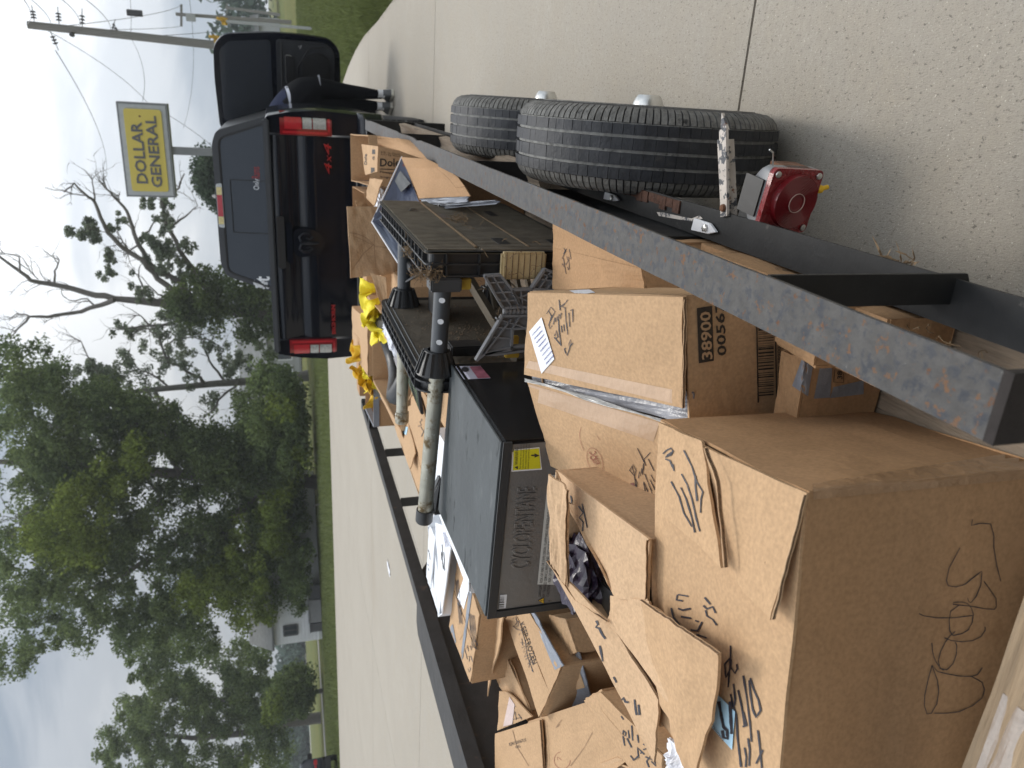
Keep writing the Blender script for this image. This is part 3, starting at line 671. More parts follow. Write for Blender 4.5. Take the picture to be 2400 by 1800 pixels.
t, A, B, u, d = gable('white_house', 'white sided house behind the big trees with a small dark four-pane window', A, B, 8, 2.75, 4.2, SIDING)
wA = PY(694, 1488, YH); wall_win(t, A, u, d, .45, 1.35, .55, .75, GBLK, 2); wall_win(t, A, u, d, 6.2, 1.0, .9, 1.1, WHITE, 2)
for (s0, s1, h, mt_, lab) in ((.55, 1.0, .62, GBLK, 'low charcoal block stack against the white house wall'), (1.05, 2.3, .66, GBLK2, 'pale grey utility box against the white house wall'), (2.35, 3.1, .62, GBLK, 'wider charcoal box right of the pale box at the white house')):
    m = MB(); n_ = -d.normalized(); a0 = A+u*s0; a1 = A+u*s1; up = V(0,0,h)
    m.hexa([a0+n_*.8+up, a1+n_*.8+up, a1+n_*.1+up, a0+n_*.1+up], [a0+n_*.8, a1+n_*.8, a1+n_*.1, a0+n_*.1])
    g = h; m.hexa([a0+n_*.84-u*.03+up*1.08, a1+n_*.84+u*.03+up*1.08, a1+n_*.08+up*1.08, a0+n_*.08+up*1.08], [a0+n_*.84-u*.03+up*.99, a1+n_*.84+u*.03+up*.99, a1+n_*.08+up*.99, a0+n_*.08+up*.99])
    tag(m.build('utility_box', mt_), lab, 'box')
A = PY(700, 965, 60); A.z = -.05; B = PY(700, 775, 60); B.z = -.05
t, A, B, u, d = gable('grey_roofed_house', 'pale house with a grey gable roof behind the trees, left of the truck', A, B, 9, 2.6, 5.0, HWALL, True, True)
wall_win(t, A, u, d, 4.6, .7, 1.1, 1.2, WHITE, 2); wall_win(t, A, u, d, 3.0, .7, 1.1, 1.2, WHITE, 2)
A = PY(622, 92, 95); A.z = -.05; B = PY(612, 40, 95); B.z = -.05
gable('far_shed', 'small grey shed far off at the foot of the utility poles', A, B, 5, 2.2, 3.1, HWALL, True, False)

# ================================================================== sign
YS = 28
c = [PY(298,462,YS), PY(412,462,YS), PY(391,244,YS), PY(270,237,YS)]   # TL, BL, BR, TR
cx0 = (c[0].x+c[1].x)/2; cx1 = (c[2].x+c[3].x)/2; z1 = (c[0].z+c[3].z)/2; z0 = (c[1].z+c[2].z)/2
SG = thing('shop_sign', 'yellow and grey pole sign with two lines of dark lettering above the truck', 'sign', ((cx0+cx1)/2, YS, 0))
SGREY = mat('sign_frame_grey', (.20, .21, .22), rough=.5, bump=.05); SLG = mat('sign_face_grey', (.42, .44, .46), rough=.4, bump=0); SY = mat('sign_yellow', (.62, .50, .10), rough=.35, var=.03, bump=0); SL = mat('sign_letters', (.11, .11, .12), rough=.5, bump=0)
m = MB(); m.box(cx0, cx1, YS, YS+.45, z0, z1); m.build('cabinet', SGREY, SG)
e = .06; m = MB(); m.box(cx0+e, cx1-e, YS-.015, YS, z0+e, z1-e); m.build('grey_face', SLG, SG)
def rrect(x0, x1, z0, z1, r, y, n=5):
    p = []
    for cx, cz, a0 in ((x1-r, z1-r, 0), (x0+r, z1-r, 90), (x0+r, z0+r, 180), (x1-r, z0+r, 270)):
        for k in range(n+1): a = R(a0+90*k/n); p.append(V(cx+r*math.cos(a), y, cz+r*math.sin(a)))
    return p
e = .19; m = MB(); m.prism(rrect(cx0+e, cx1-e, z0+e, z1-e, .09, YS-.02), (0,-.03,0)); m.build('yellow_panel', SY, SG)
W = cx1-cx0; H = z1-z0; yy = YS-.052
text_3d('DOLLAR', [(cx0+W*.15, yy, z0+H*.53), (cx0+W*.80, yy, z0+H*.53), (cx0+W*.80, yy, z0+H*.76), (cx0+W*.15, yy, z0+H*.76)], SL, SG, (0,-.02,0), bold=True)
text_3d('GENERAL', [(cx0+W*.11, yy, z0+H*.24), (cx0+W*.87, yy, z0+H*.24), (cx0+W*.87, yy, z0+H*.46), (cx0+W*.11, yy, z0+H*.46)], SL, SG, (0,-.02,0), bold=True)
for s_, z_ in (('DOLLAR', 0), ('GENERAL', 0)): pass
m = MB(); m.lathe((cx0+W*.86, yy, z0+H*.56), (0,-1,0), [(0,.03),(.01,.03),(.01,0)], 12); m.build('trademark_dot', MATS['taillight_red'] if False else RUST, SG)
pxm = PY(450, 356, YS).x; m = MB(); m.box(pxm-.12, pxm+.12, YS+.1, YS+.34, -.1, z0+.02); m.build('post', SGREY, SG)

# ================================================================== utility poles
POLE = mat('weathered_pole', (.23, .22, .205), rough=.9, var=.15, vs=6, stretch=(6,6,.5), bump=.4, bs=30)
DARKM = mat('dark_insulator', (.06, .06, .065), rough=.4, bump=0); WIRE = mat('wire', (.06, .06, .06), rough=.5, bump=0)
def pole(label, y, top, bot, r0, r1):
    a = PY(*bot, y); b = PY(*top, y); t = thing('utility_pole', label, 'utility pole', (a.x, y, -.05), 'utility poles beyond the lot')
    d = (b-a)/(b.z-a.z); a = a-d*(a.z+.2); m = MB(); n_ = 12; m.tube([a.lerp(b, k/n_) for k in range(n_+1)], [r0+(r1-r0)*k/n_ for k in range(n_+1)], 14); m.build('pole_shaft', POLE, t, smooth=True); return t
YP = 30
p1 = pole('nearest tall weathered utility pole rising behind the open truck door', YP, (65,58), (480,103), .15, .115)
def insul(t, a, b, y, n=4, r=.07):
    A = PY(*a, y); B = PY(*b, y); m = MB(); d = (B-A); L_ = d.length; m.tube([A, B], .012, 5)
    prof = []
    for k in range(n): h = L_*(.25+.5*k/n); prof += [(h, .02), (h+.01, r), (h+.05, r*.6), (h+.06, .02)]
    m.lathe(A, d, prof, 12); m.build('insulator', DARKM, t)
for a, b in (((86,56),(66,0)), ((144,62),(130,2)), ((198,70),(190,2))): 
    insul(p1, (a[0]-5, a[1]-2), ((a[0]+b[0])/2-2, (a[1]+b[1])/2-16), YP, 3, .10)
insul(p1, (118,73), (137,118), YP, 3, .09); insul(p1, (262,74), (270,45), YP, 2, .05); insul(p1, (276,76), (268,60), YP, 2, .05)
m = MB(); A = PY(310,30,YP); m.tube([PY(302,34,YP), PY(318,34,YP)] if False else [A+V(0,0,.16), A-V(0,0,.3)], [.1,.1], 14); m.build('drum_closure', DARKM, p1, smooth=True)
m = MB(); m.tube([PY(170,82,YP)+V(0,-.2,0), PY(170,82,YP)], [.06,.07], 10); m.build('globe_fitting', DARKM, p1, smooth=True)
p2 = pole('second utility pole with a crossarm, smaller and farther right', 52, (412,33), (622,48), .12, .09)
m = MB(); m.bar(PY(425,10,52), PY(425,62,52), .12, .12); m.build('crossarm', POLE, p2); m = MB(); m.box(*(lambda c: (c.x-.2, c.x+.2, c.y-.4, c.y-.1, c.z-.25, c.z+.25))(PY(448,42,52))); m.build('transformer_box', HWALL, p2)
p3 = pole('third and smallest utility pole against the far trees', 90, (528,18), (622,30), .14, .12)
m = MB(); m.bar(PY(532,8,90), PY(532,32,90), .12, .12); m.build('crossarm', POLE, p3)
def wire(a, ya, b, yb, sag, label):
    A = PY(*a, ya); B = PY(*b, yb); m = MB(); n_ = 22; m.tube([A.lerp(B, k/n_)-V(0,0,sag*4*(k/n_)*(1-k/n_)) for k in range(n_+1)], .006*max(ya, yb)/30+.0015, 4); tag(m.build('overhead_wire', WIRE), label, 'wire')
wire((112,72),YP,(345,240),34,.3,'overhead wire from the nearest pole down to the right edge of the yellow sign')
wire((345,240),34,(500,345),40,.15,'overhead wire running on behind the sign towards the truck cab')
wire((20,-40),14,(62,58),YP,.2,'topmost overhead wire coming from the upper right to the pole top')
wire((-10,-60),16,(120,60),YP,.2,'second overhead wire reaching the nearest pole from the upper right')
wire((60,-60),16,(185,68),YP,.3,'third overhead wire reaching the nearest pole from the upper right')
wire((110,-60),18,(260,75),YP,.3,'fourth overhead wire, just above the drum closure')
wire((300,-40),YP,(306,85),YP,.05,'thick cable carrying the drum closure')
wire((306,88),YP,(334,237),28.5,.2,'cable from the nearest pole to the top of the yellow sign')
wire((130,118),YP,(250,400),60,.4,'thin wire from the lone left insulator towards the bare tree')
wire((140,62),YP,(425,12),52,.6,'wire from the nearest pole to the right end of the far crossarm')
wire((196,70),YP,(425,60),52,.6,'wire from the nearest pole to the left end of the far crossarm')
wire((290,78),YP,(360,84),YP,.1,'slack cable hanging beside the nearest pole')
wire((358,84),YP,(500,44),50,1.6,'loop of cable sagging towards the second pole')
wire((440,-30),50,(430,300),70,.5,'faint wire crossing low between the poles and the sign')
# yellow flags on short posts by the pole
for (X, Y, l_) in ((508,92,'yellow flag on the grey marker post nearest the truck door'), (526,50,'yellow flag on the marker post farther right, nearer the second pole')):
    y = 27; b = PY(X+26, Y+2, y); t = thing('marker_flag', l_, 'flag', (b.x, y, -.05), 'yellow marker flags')
    m = MB(); m.tube([(b.x, y, -.1), PY(X+4, Y, y)], .045, 8); m.build('post', HWALL, t)
    m = MB(); p = PY(X, Y, y); m.panel([p+V(-.12,0,-.08), p+V(.1,.02,-.1), p+V(.12,-.03,.12), p+V(-.1,.0,.08)], .004, 5, .04, 3); m.build('flag_cloth', mat('flag_orange_yellow', (.60,.38,.06), rough=.8), t)
    m = MB(); p = PY(X-11, Y-5, y); m.panel([p+V(-.07,0,-.1), p+V(.0,.02,-.12), p+V(.07,-.03,.08), p+V(0,.0,.1)], .004, 5, .04, 4); m.build('flag_tip', MATS['flag_orange_yellow'], t)
# ================================================================== unseen shop front added behind viewer: blocks sky light, mirrored dark in tailgate
ST = thing('added_store_building', 'long low shop front with a canopy, standing behind the trailer', 'building', (-2,-5.5,0))
SW = mat('store_wall_panel', (.30,.28,.24), rough=.7, var=.06); SD = mat('store_canopy', (.16,.16,.165), rough=.5, var=.05)
for k in range(12): m = MB(); m.box(-17+k*2.5+.01, -14.5+k*2.5-.01, -5.9, -5.6, -.05, 5.2); m.build('wall_panel', SW, ST)
m = MB(); m.box(-17, 13, -17, -5.92, 0, 5.0); m.build('building_block', SW, ST)
m = MB(); m.box(-12, 8, -5.59, -3.4, 3.2, 3.6); m.build('canopy', SD, ST)
for k in range(4): m = MB(); m.box(-11.5+k*6.2, -11.2+k*6.2, -3.8, -3.5, 0, 3.19); m.build('canopy_post', SD, ST)
for k in range(3): m = MB(); m.box(-6.2+k*2.4, -4.0+k*2.4, -5.59, -5.55, .1, 2.6); m.build('shop_window', WINM, ST)
# ================================================================== trailer
XR, XL, YB0, YF = -.187, -2.345, .447, 5.12       # outer right, outer left, rear end, front end
TR = thing('utility_trailer', 'long open utility trailer with angle iron top rails and tandem wheels, loaded with boxes', 'trailer', (-1.24, 2.8, 0))
def rough_edge(mb, a, b, w, th, inward, n=60, amp=.0012, seed=0):
    """flat bar whose edges are nicked"""
    a = Vector(a); b = Vector(b); inw = Vector(inward); up = V(0,0,1); rows = []
    for i in range(n+1):
        p = a.lerp(b, i/n); e = noise.noise(V(i*.9, seed, 0))*amp+(-.006*max(0, noise.noise(V(i*.35, seed, 8))-.32) if amp > .001 else 0)*4
        f = noise.noise(V(i*.8, seed, 5))*amp
        rows.append([p-inw*e, p+inw*(w+f), p+inw*(w+f)-up*th, p-inw*e-up*th])
    base = len(mb.v)
    for r in rows: mb.v += r
    for i in range(n):
        for k in range(4): q = base+i*4; mb.f.append((q+k, q+(k+1)%4, q+4+(k+1)%4, q+4+k))
    mb.f.append(tuple(base+k for k in (3,2,1,0))); mb.f.append(tuple(base+n*4+k for k in range(4)))
def Lrail(name, x, inward, y0, y1, z, mt, leg=.06, w=.064, lab=None):
    m = MB(); rough_edge(m, (x,y0,z), (x,y1,z), w, .006, (inward,0,0), seed=x); xi = x+inward*w
    m.box(min(xi, xi-inward*.006), max(xi, xi-inward*.006), y0, y1, z-leg, z-.0062)
    return m.build(name, mt, TR, label=lab)
Lrail('top_rail', XR, -1, YB0, YF, .8, STEEL, lab='rust spotted grey top rail crossing the picture')
Lrail('top_rail', XL, 1, YB0, YF+.45, .8, DSTEEL, lab='dark top rail on the far left side')
m = MB(); m.box(XL+.064+.0, -.252, YF-.03, YF-.024, .74, .80); m.box(XL+.064, -.252, YF-.09, YF-.031, .794, .80); m.build('front_rail', BSTEEL, TR)
for x, i in ((-.193, -1), (XL, 1)): Lrail('frame_rail', x, i, .30, YF+.3, .5, BSTEEL, leg=.10)
# rear corner post
m = MB(); m.box(-.251, -.186, .436, .446, .36, .801); m.build('corner_post', RUST if False else mat('dark_rusty_steel', (.022,.017,.015), rough=.9, var=.4, vs=20, bump=.5, spot=[((.15,.08,.05), 20, .6,.08,.9)]), TR)
# posts
def post(x0, x1, y, z0, z1, mt=BSTEEL, cut=0):
    m = MB()
    if cut: m.prism([(x0,y,z1),(x1,y,z1),(x1,y,z0+cut),(x0,y,z0)], (0,.006,0))
    else: m.box(x0, x1, y, y+.006, z0, z1)
    xo = x0 if x0 < -1 else x0
    m.box(x0, x0+.006, y+.0062, y+.06, z0, z1); m.build('stake_post', mt, TR)
post(-.228, -.186, .787, .458, .792, BSTEEL, cut=.025)
for y in (2.35, 3.7): post(-.25, -.19, y, .49, .792)
m = MB(); m.box(-.27, -.19, YF-.06, YF, .3, .795); m.build('stake_post', BSTEEL, TR)
for y in (.9, 1.55, 3.99, 4.67): post(XL+.004, XL+.062, y, .46, .735, DSTEEL)
m = MB(); m.box(XL, XL+.07, YF+.40, YF+.46, .3, .795); m.build('stake_post', DSTEEL, TR)
# deck planks, running lengthways
k = 0; x = XL+.07
while x < -.262:
    wd = .132; r_ = random.Random(k); x1 = min(x+wd, -.258); z = .415+r_.uniform(-.003, .003)
    m = MB(); m.box(x, x1, .46, YF-.1, z-.035, z); m.build('plank', OLDWOOD, TR); x += wd+.007; k += 1
# outer plank seen beside the wheels
m = MB(); m.panel([V(-.262,2.24,.60), V(-.200,2.22,.612), V(-.196,4.9,.618), V(-.262,4.9,.60)], .035, 16, .003, 3); m.build('side_board', OLDWOOD, TR, label='weathered timber board beside the tyres')
m = MB(); m.box(-.50, -.20, YF-.05, YF+.02, .36, .47); m.box(-1.9,-.6, YF-.05, YF+.02, .36, .47); m.build('front_beam', BSTEEL, TR)
m = MB(); m.box(-.275, -.2585, 1.46, 2.26, .42, .60); m.build('inner_rail', BSTEEL, TR)
# rusted flange seam between deck and frame
m = MB()
for i in range(46):
    y = 1.55+i*.032; r_ = random.Random(i); m.box(-.214-r_.uniform(0,.012), -.196, y, y+.03, .494, .500+r_.uniform(.001, .005))
m.build('rusted_seam', mat('dark_rust', (.075,.035,.022), rough=.95, var=.6, vs=60, bump=.8, bs=150), TR)
# side reflector plates and bolts
def plate(y0, y1, xw, lab):
    x0 = -.247; m = MB(); pl = [(x0,y1,.503),(x0+xw,y1-.006,.503),(x0+xw,y0+.03,.503),(x0+xw*.5,y0,.503),(x0+.004,y0+.03,.503)]
    m.prism(pl, (0,0,.007)); o = m.build('clearance_plate', WHITE, TR, label=lab, bev=.001); m = MB(); m.lathe((x0+xw*.55,(y0+y1)/2-.01,.511), (0,0,1), [(0,.008),(.005,.008),(.006,.004),(.006,0)], 6); m.build('bolt', CHROME, o)
plate(1.375, 1.475, .026, 'white pointed plate bolted on the frame by the red lamp'); plate(1.86, 1.96, .02, None)
# bare paint scars
B = bvh(*[o for o in TR.children if o.name.startswith('frame_rail')])
def scar(poly): 
    m = MB(); p = [cast(B, *q, .001) for q in poly]
    if all(p): m.add(p, [tuple(range(len(p)))]); m.build('paint_scar', RSTEEL, TR, fix=False)
scar([(1540,497),(1556,498),(1600,508),(1622,512),(1640,505),(1648,512),(1630,520),(1590,514),(1545,506)])
# fender arm stub behind the right tyre
m = MB(); a = V(-.20, 1.36, .504); b = V(-.035, 1.40, .512); m.bar(a, b, .024, .006); m.bar(a+V(0,.013,-.018), b+V(-.02,.013,-.016), .005, .036); m.prism([b+V(0,-.012,0), b+V(.03,.01,.004), b+V(0,.012,0)], (0,0,-.006))
m.build('fender_bracket', RSTEEL, TR, label='bare flaking fender bracket sticking out behind the tyre')
for t in (.1,): m = MB(); p = a.lerp(b, t)+V(0,-.002,.004); m.lathe(p, (0,0,1), [(0,.008),(.005,.007),(.006,0)], 8); m.build('rivet', RUST, TR)
# red tail lamp
cx, cy, cz, s = -.154, 1.262, .434, .061
M_ = Matrix.Rotation(R(-9), 3, 'Z') @ Matrix.Rotation(R(7), 3, 'X') @ Matrix.Rotation(R(2), 3, 'Y')
c0 = V(cx, cy, cz)
LP = thing('trailer_tail_lamp', 'square red tail lamp in a grey housing on the trailer corner', 'tail lamp', c0)
def loc(x, y, z): return c0+M_@V(x, y, z)
def rr3(h, r, y, n=5):
    p = []
    for sx, sz, a0 in ((1,1,0),(-1,1,90),(-1,-1,180),(1,-1,270)):
        for k in range(n+1): a_ = R(a0+90*k/n); p.append(loc(sx*(h-r)+r*math.cos(a_), y, sz*(h-r)+r*math.sin(a_)))
    return p
m = MB(); pr = [rr3(s*1.0, .012, .006), rr3(s*1.0, .012, .022), rr3(s*.86, .02, .045), rr3(s*.62, .025, .07), rr3(s*.5, .02, .075)]
base = 0
for q in pr: m.v += q
n_ = len(pr[0])
for i in range(len(pr)-1):
    for k in range(n_): m.f.append((i*n_+k, i*n_+(k+1)%n_, (i+1)*n_+(k+1)%n_, (i+1)*n_+k))
m.f.append(tuple(range(n_))); m.f.append(tuple(range((len(pr)-1)*n_, len(pr)*n_))); m.build('housing', GREYP, LP, smooth=True)
m = MB(); m.prism(rr3(s, .012, -.006), M_@V(0,.0115,0)); lens = m.build('lens', REDL2, LP, smooth=True)
m = MB(); prof = [(.0, s*.93)]
for k in range(15): r0 = s*(.90-.045*k); prof += [(.012+.0007, r0), (.012, r0-s*.02)]
prof += [(.012, s*.23), (.012, 0)]
m.lathe(loc(.002, -.0055, -.003), M_@V(0,-1,0), [(h_, r_2*.90) for h_, r_2 in prof], 44); m.build('fresnel_ring', REDL, lens, smooth=False)
m = MB(); m.lathe(loc(.001,-.019,-.003), M_@V(0,-1,0), [(0, s*.30), (.0015, s*.30), (.0015, s*.285), (0, s*.285)], 40); m.build('centre_ring', mat('ring_pale', (.55,.4,.35), rough=.4), lens)
for sx in (-1,1):
    for sz in (-1,1): m = MB(); m.lathe(loc(sx*s*.82, -.007, sz*s*.82), M_@V(0,-1,0), [(0,.0065),(.002,.006),(.0026,.003),(.0026,0)], 12); m.build('screw', CHROME, LP, smooth=True)
m = MB(); m.obox(loc(.0, .035, s*1.04), .07, .05, .004, M_); m.build('cover_plate', DARKT, LP)
m = MB(); m.obox(loc(.058,.03,-.01), .006, .05, .06, M_); m.build('mount_tab', RUST, LP)
m = MB(); m.tube([loc(.062,.02,.045), loc(.085,.012,.06), loc(.09,.01,.072)], .0016, 6); m.build('wire_stub', CHROME, LP)
m = MB(); m.lathe(loc(.022,-.0,-s*1.0), M_@V(.2,.1,-1), [(0,.007),(.012,.008),(.012,.0045),(.03,.0045),(.03,0)], 10); m.build('wire_nut', YEL2, LP)
m = MB(); m.tube([loc(-.05,.05,-.03), loc(-.075,.04,-.075), loc(-.12,.05,-.12)], .0025, 6); m.build('wire_lead', mat('green_wire', (.04,.09,.06), rough=.5), LP)
m = MB(); m.tube([loc(-.045,.05,-.04), loc(-.06,.03,-.066), loc(-.075,.02,-.072)], .0045, 6); m.build('wire_connector', REDL2, LP)
m = MB(); m.bar((-.2,1.30,.47),(-.15,1.30,.46), .06, .05); m.build('lamp_bracket', BSTEEL, TR)

# ------------------------------------------------------------------ wheels
TY = 2.055; RT = .361
def make_wheel(x_in, x_out, y, label, side=1, outer=True):
    c = V((x_in+x_out)/2, y, RT); w_ = abs(x_out-x_in)/2
    ax = V(side, 0, 0); h = w_
    m = MB(); m.lathe(c, ax, [(h*.72, RT*.62), (h*.78, RT*.60), (h*.5, RT*.56), (h*.2, RT*.50), (h*.25, RT*.2), (h*.3, 0)], 40); t = m.build('wheel', CHROME, TR, smooth=True, label=label)
    # carcass: sidewalls
    m = MB(); prof = [(-h*.70, RT*.60), (-h*.98, RT*.68), (-h, RT*.76), (-h*.985, RT*.84), (-h*.93, RT*.89)]
    m.lathe(c, ax, prof, 72); prof2 = [(-a, b) for a, b in prof[::-1]]
    m.lathe(c, ax, prof2, 72)
    m.lathe(c, ax, [(-h*.94, RT*.88), (-h*.82, RT*.93), (-h*.62, RT*.965), (h*.62, RT*.965), (h*.82, RT*.93), (h*.94, RT*.88)], 72)
    ty = m.build('tyre', RUBBER, t, smooth=True)
    # ribs between the grooves, blocks nicked by sipes
    edges = [-.62, -.37, -.30, -.03, .04, .30, .37, .60]
    for k in range(0, 8, 2):
        a, b = edges[k]*h, edges[k+1]*h; m = MB(); n_ = 84; crown_ = lambda q: RT*(1-.018*abs(q/h)**2.6)
        for i in range(n_):
            a0 = 2*math.pi*i/n_; a1 = 2*math.pi*(i+(.975 if k in (2,4) else .955))/n_; j = noise.noise(V(i*.7, k, 1))*.0012
            vs_ = []
            for q, rr in ((a, crown_(a)+j), (b, crown_(b)+j)):
                for an in (a0, a1): vs_.append(c+ax*q+V(0, math.cos(an)*rr, math.sin(an)*rr))
            for q in (a, b):
                for an in (a0, a1): vs_.append(c+ax*q+V(0, math.cos(an)*RT*.96, math.sin(an)*RT*.96))
            m.add(vs_, [(0,1,3,2),(0,4,5,1),(2,3,7,6),(0,2,6,4),(1,5,7,3)])
        tag(m.build('tread_rib', RUBBER, t), kind='stuff')
    m = MB(); m.lathe(c, ax, [(-h*.62, RT*.976), (h*.62, RT*.976)], 72); m.build('tread_groove', GROOVE, t, smooth=True)
    # shoulder lugs
    for sgn in (-1, 1):
        m = MB(); n_ = 124
        for i in range(n_):
            a0 = 2*math.pi*i/n_; a1 = 2*math.pi*(i+.80)/n_; vs_ = []; j = noise.noise(V(i*.9, sgn, 1))*.0015
            prof = [(.635, .984), (.76, .968), (.88, .936), (.965, .885)]
            for q, rr in prof:
                for an in (a0, a1): vs_.append(c+ax*(sgn*q*h)+V(0, math.cos(an)*(rr*RT+j), math.sin(an)*(rr*RT+j)))
            for q, rr in prof:
                for an in (a0, a1): vs_.append(c+ax*(sgn*(q-.05)*h)+V(0, math.cos(an)*(rr-.03)*RT, math.sin(an)*(rr-.03)*RT))
            f = []
            for r_i in range(3): f += [(r_i*2, r_i*2+1, r_i*2+3, r_i*2+2)]; f += [(r_i*2, r_i*2+2, 8+r_i*2+2, 8+r_i*2), (r_i*2+1, 8+r_i*2+1, 8+r_i*2+3, r_i*2+3)]
            f += [(0,8,9,1),(6,7,15,14)]; m.add(vs_, f)
        tag(m.build('shoulder_lug', RUBD, t), kind='stuff')
    m = MB()
    for rr in (.80, .74): m.lathe(c, ax, [(h*.975, RT*(rr+.010)), (h*1.015, RT*rr), (h*.98, RT*(rr-.010))], 72)
    m.build('sidewall_ring', RUBD, t, smooth=True)
    m = MB(); m.lathe(c, ax, [(h*.3, .045), (h*1.05, .043), (h*1.20, .036), (h*1.27, .030), (h*1.27, 0)], 24); m.build('hub_cap', CHROME, t, smooth=True)
    return t
make_wheel(-.214, -.002, TY, 'nearer of the two tyres on the right side of the trailer')
make_wheel(-.214, -.002, TY+.875, 'farther of the two tyres on the right side, towards the truck')
for y, l_ in ((TY, 'rear wheel under the black fender'), (TY+.875, 'front wheel under the black fender')):
    c = V(-2.47, y, RT); m = MB(); m.lathe(c, (-1,0,0), [(.05,.2),(.02,.1),(.06,0)], 24); t = m.build('wheel', CHROME, TR, smooth=True, label=l_)
    m = MB(); m.lathe(c, (-1,0,0), [(-.07,.2),(-.1,.3),(-.085,.345),(.085,.345),(.1,.3),(.07,.2)], 48); m.build('tyre', RUBBER, t, smooth=True)
# springs, axles, hangers behind the right tyres
for y in (TY, TY+.875):
    m = MB(); m.tube([(-2.4,y,RT),(-.2,y,RT)], .035, 12); m.build('axle', BSTEEL, TR, smooth=True)
m = MB()
for y in (TY+.44, TY-.42, TY+1.3): m.prism([(-.30,y-.09,.40),(-.30,y+.09,.40),(-.30,y+.05,.24),(-.30,y-.05,.24)], (.05,0,0))
m.build('spring_hanger', BSTEEL, TR)
for y in (TY, TY+.875):
    m = MB()
    for k in range(3): m.tube([(-.27, y-.36+k*.06, .33+.012*k), (-.27, y, .29+.014*k), (-.27, y+.36-k*.06, .33+.012*k)], .012, 6)
    m.build('leaf_spring', BSTEEL, TR)
# left fender, a black tandem arch
m = MB(); n_ = 26; outl = []
for i in range(n_+1):
    a = math.pi*i/n_; outl.append(((TY+.4375)-math.cos(a)*1.10, .38+min(.40, math.sin(a)*.52)))
for xa, xb in ((XL-.235, XL+.02),):
    vs_ = []
    for y, z in outl: vs_ += [V(xa,y,z), V(xb,y,z), V(xb,y,z-.012), V(xa,y,z-.012)]
    m.add(vs_, [(i*4+k, i*4+(k+1)%4, (i+1)*4+(k+1)%4, (i+1)*4+k) for i in range(n_) for k in range(4)]+[(0,1,2,3)])
    m.prism([V(xb,y,z-.012) for y, z in outl], (-.006,0,0)); m.prism([V(xa,y,z) for y, z in outl if z > .0], (.003,0,0)) if False else None
m.build('fender', DSTEEL, TR, smooth=True, label='black sheet fender over the left wheels')
# rear ledge board nearest the camera
m = MB(); c = [PZ(2236,1850,.62), PZ(2410,1372,.62)]; d = V(0,-.11,0)
m.panel([c[0]+V(-.3,.003,0), c[1], c[1]+d, c[0]+d+V(-.3,0,0)], .07, 16, .003, 4); o = m.build('end_board', OLDWOODX, TR, label='rough timber end board nearest the viewer, taped along its edge')
m = MB(); m.panel([c[0]+V(-.2,-.02,.002), c[0].lerp(c[1],.55)+V(0,-.015,.002), c[0].lerp(c[1],.55)+V(0,-.05,.002), c[0]+V(-.2,-.055,.002)], .001, 10, .002, 14); m.build('clear_tape', mat('clear_tape', (.36,.30,.25), rough=.15, var=.2, vs=40, bump=.8, bs=60, coat=.6), TR)
m = MB(); m.bar((-1.24, YF, .42), (-1.24, 6.25, .50), .09, .10); m.bar((-.45, YF, .42), (-1.2, 6.0, .49), .05, .09); m.bar((-2.0, YF, .42), (-1.28, 6.0, .49), .05, .09); m.build('tongue', BSTEEL, TR)
# ================================================================== pickup truck
XC = -1.24; YT0 = 6.56
TK = thing('pickup_truck', 'black four-door pickup truck parked ahead with its right front door open', 'pickup truck', (XC, 9.3, 0))
def tb(m, *a): return m
def sect(m, rings, close=True):
    n_ = len(rings[0]); b = len(m.v)
    for r in rings: m.v += [Vector(p) for p in r]
    for i in range(len(rings)-1):
        for k in range(n_ if close else n_-1): m.f.append((b+i*n_+k, b+i*n_+(k+1)%n_, b+(i+1)*n_+(k+1)%n_, b+(i+1)*n_+k))
    m.f.append(tuple(b+k for k in range(n_))); m.f.append(tuple(b+(len(rings)-1)*n_+k for k in range(n_)))
    return m
def rpoly(pts, r=.03, n=4):
    """round the corners of a 2D outline"""
    o = []; k = len(pts)
    for i in range(k):
        p0, p1, p2 = Vector(pts[i-1]), Vector(pts[i]), Vector(pts[(i+1) % k]); a = (p0-p1); b = (p2-p1); rr = min(r, a.length*.45, b.length*.45); a.normalize(); b.normalize()
        q0, q1 = p1+a*rr, p1+b*rr
        for j in range(n+1): t = j/n; o.append((q0*(1-t)**2+p1*2*t*(1-t)+q1*t*t))
    return o
def hx(z):  # half width of the body at height z
    return {0:.955}.get(0)+.035*math.sin(min(1, max(0, (z-.5)/.9))*math.pi)
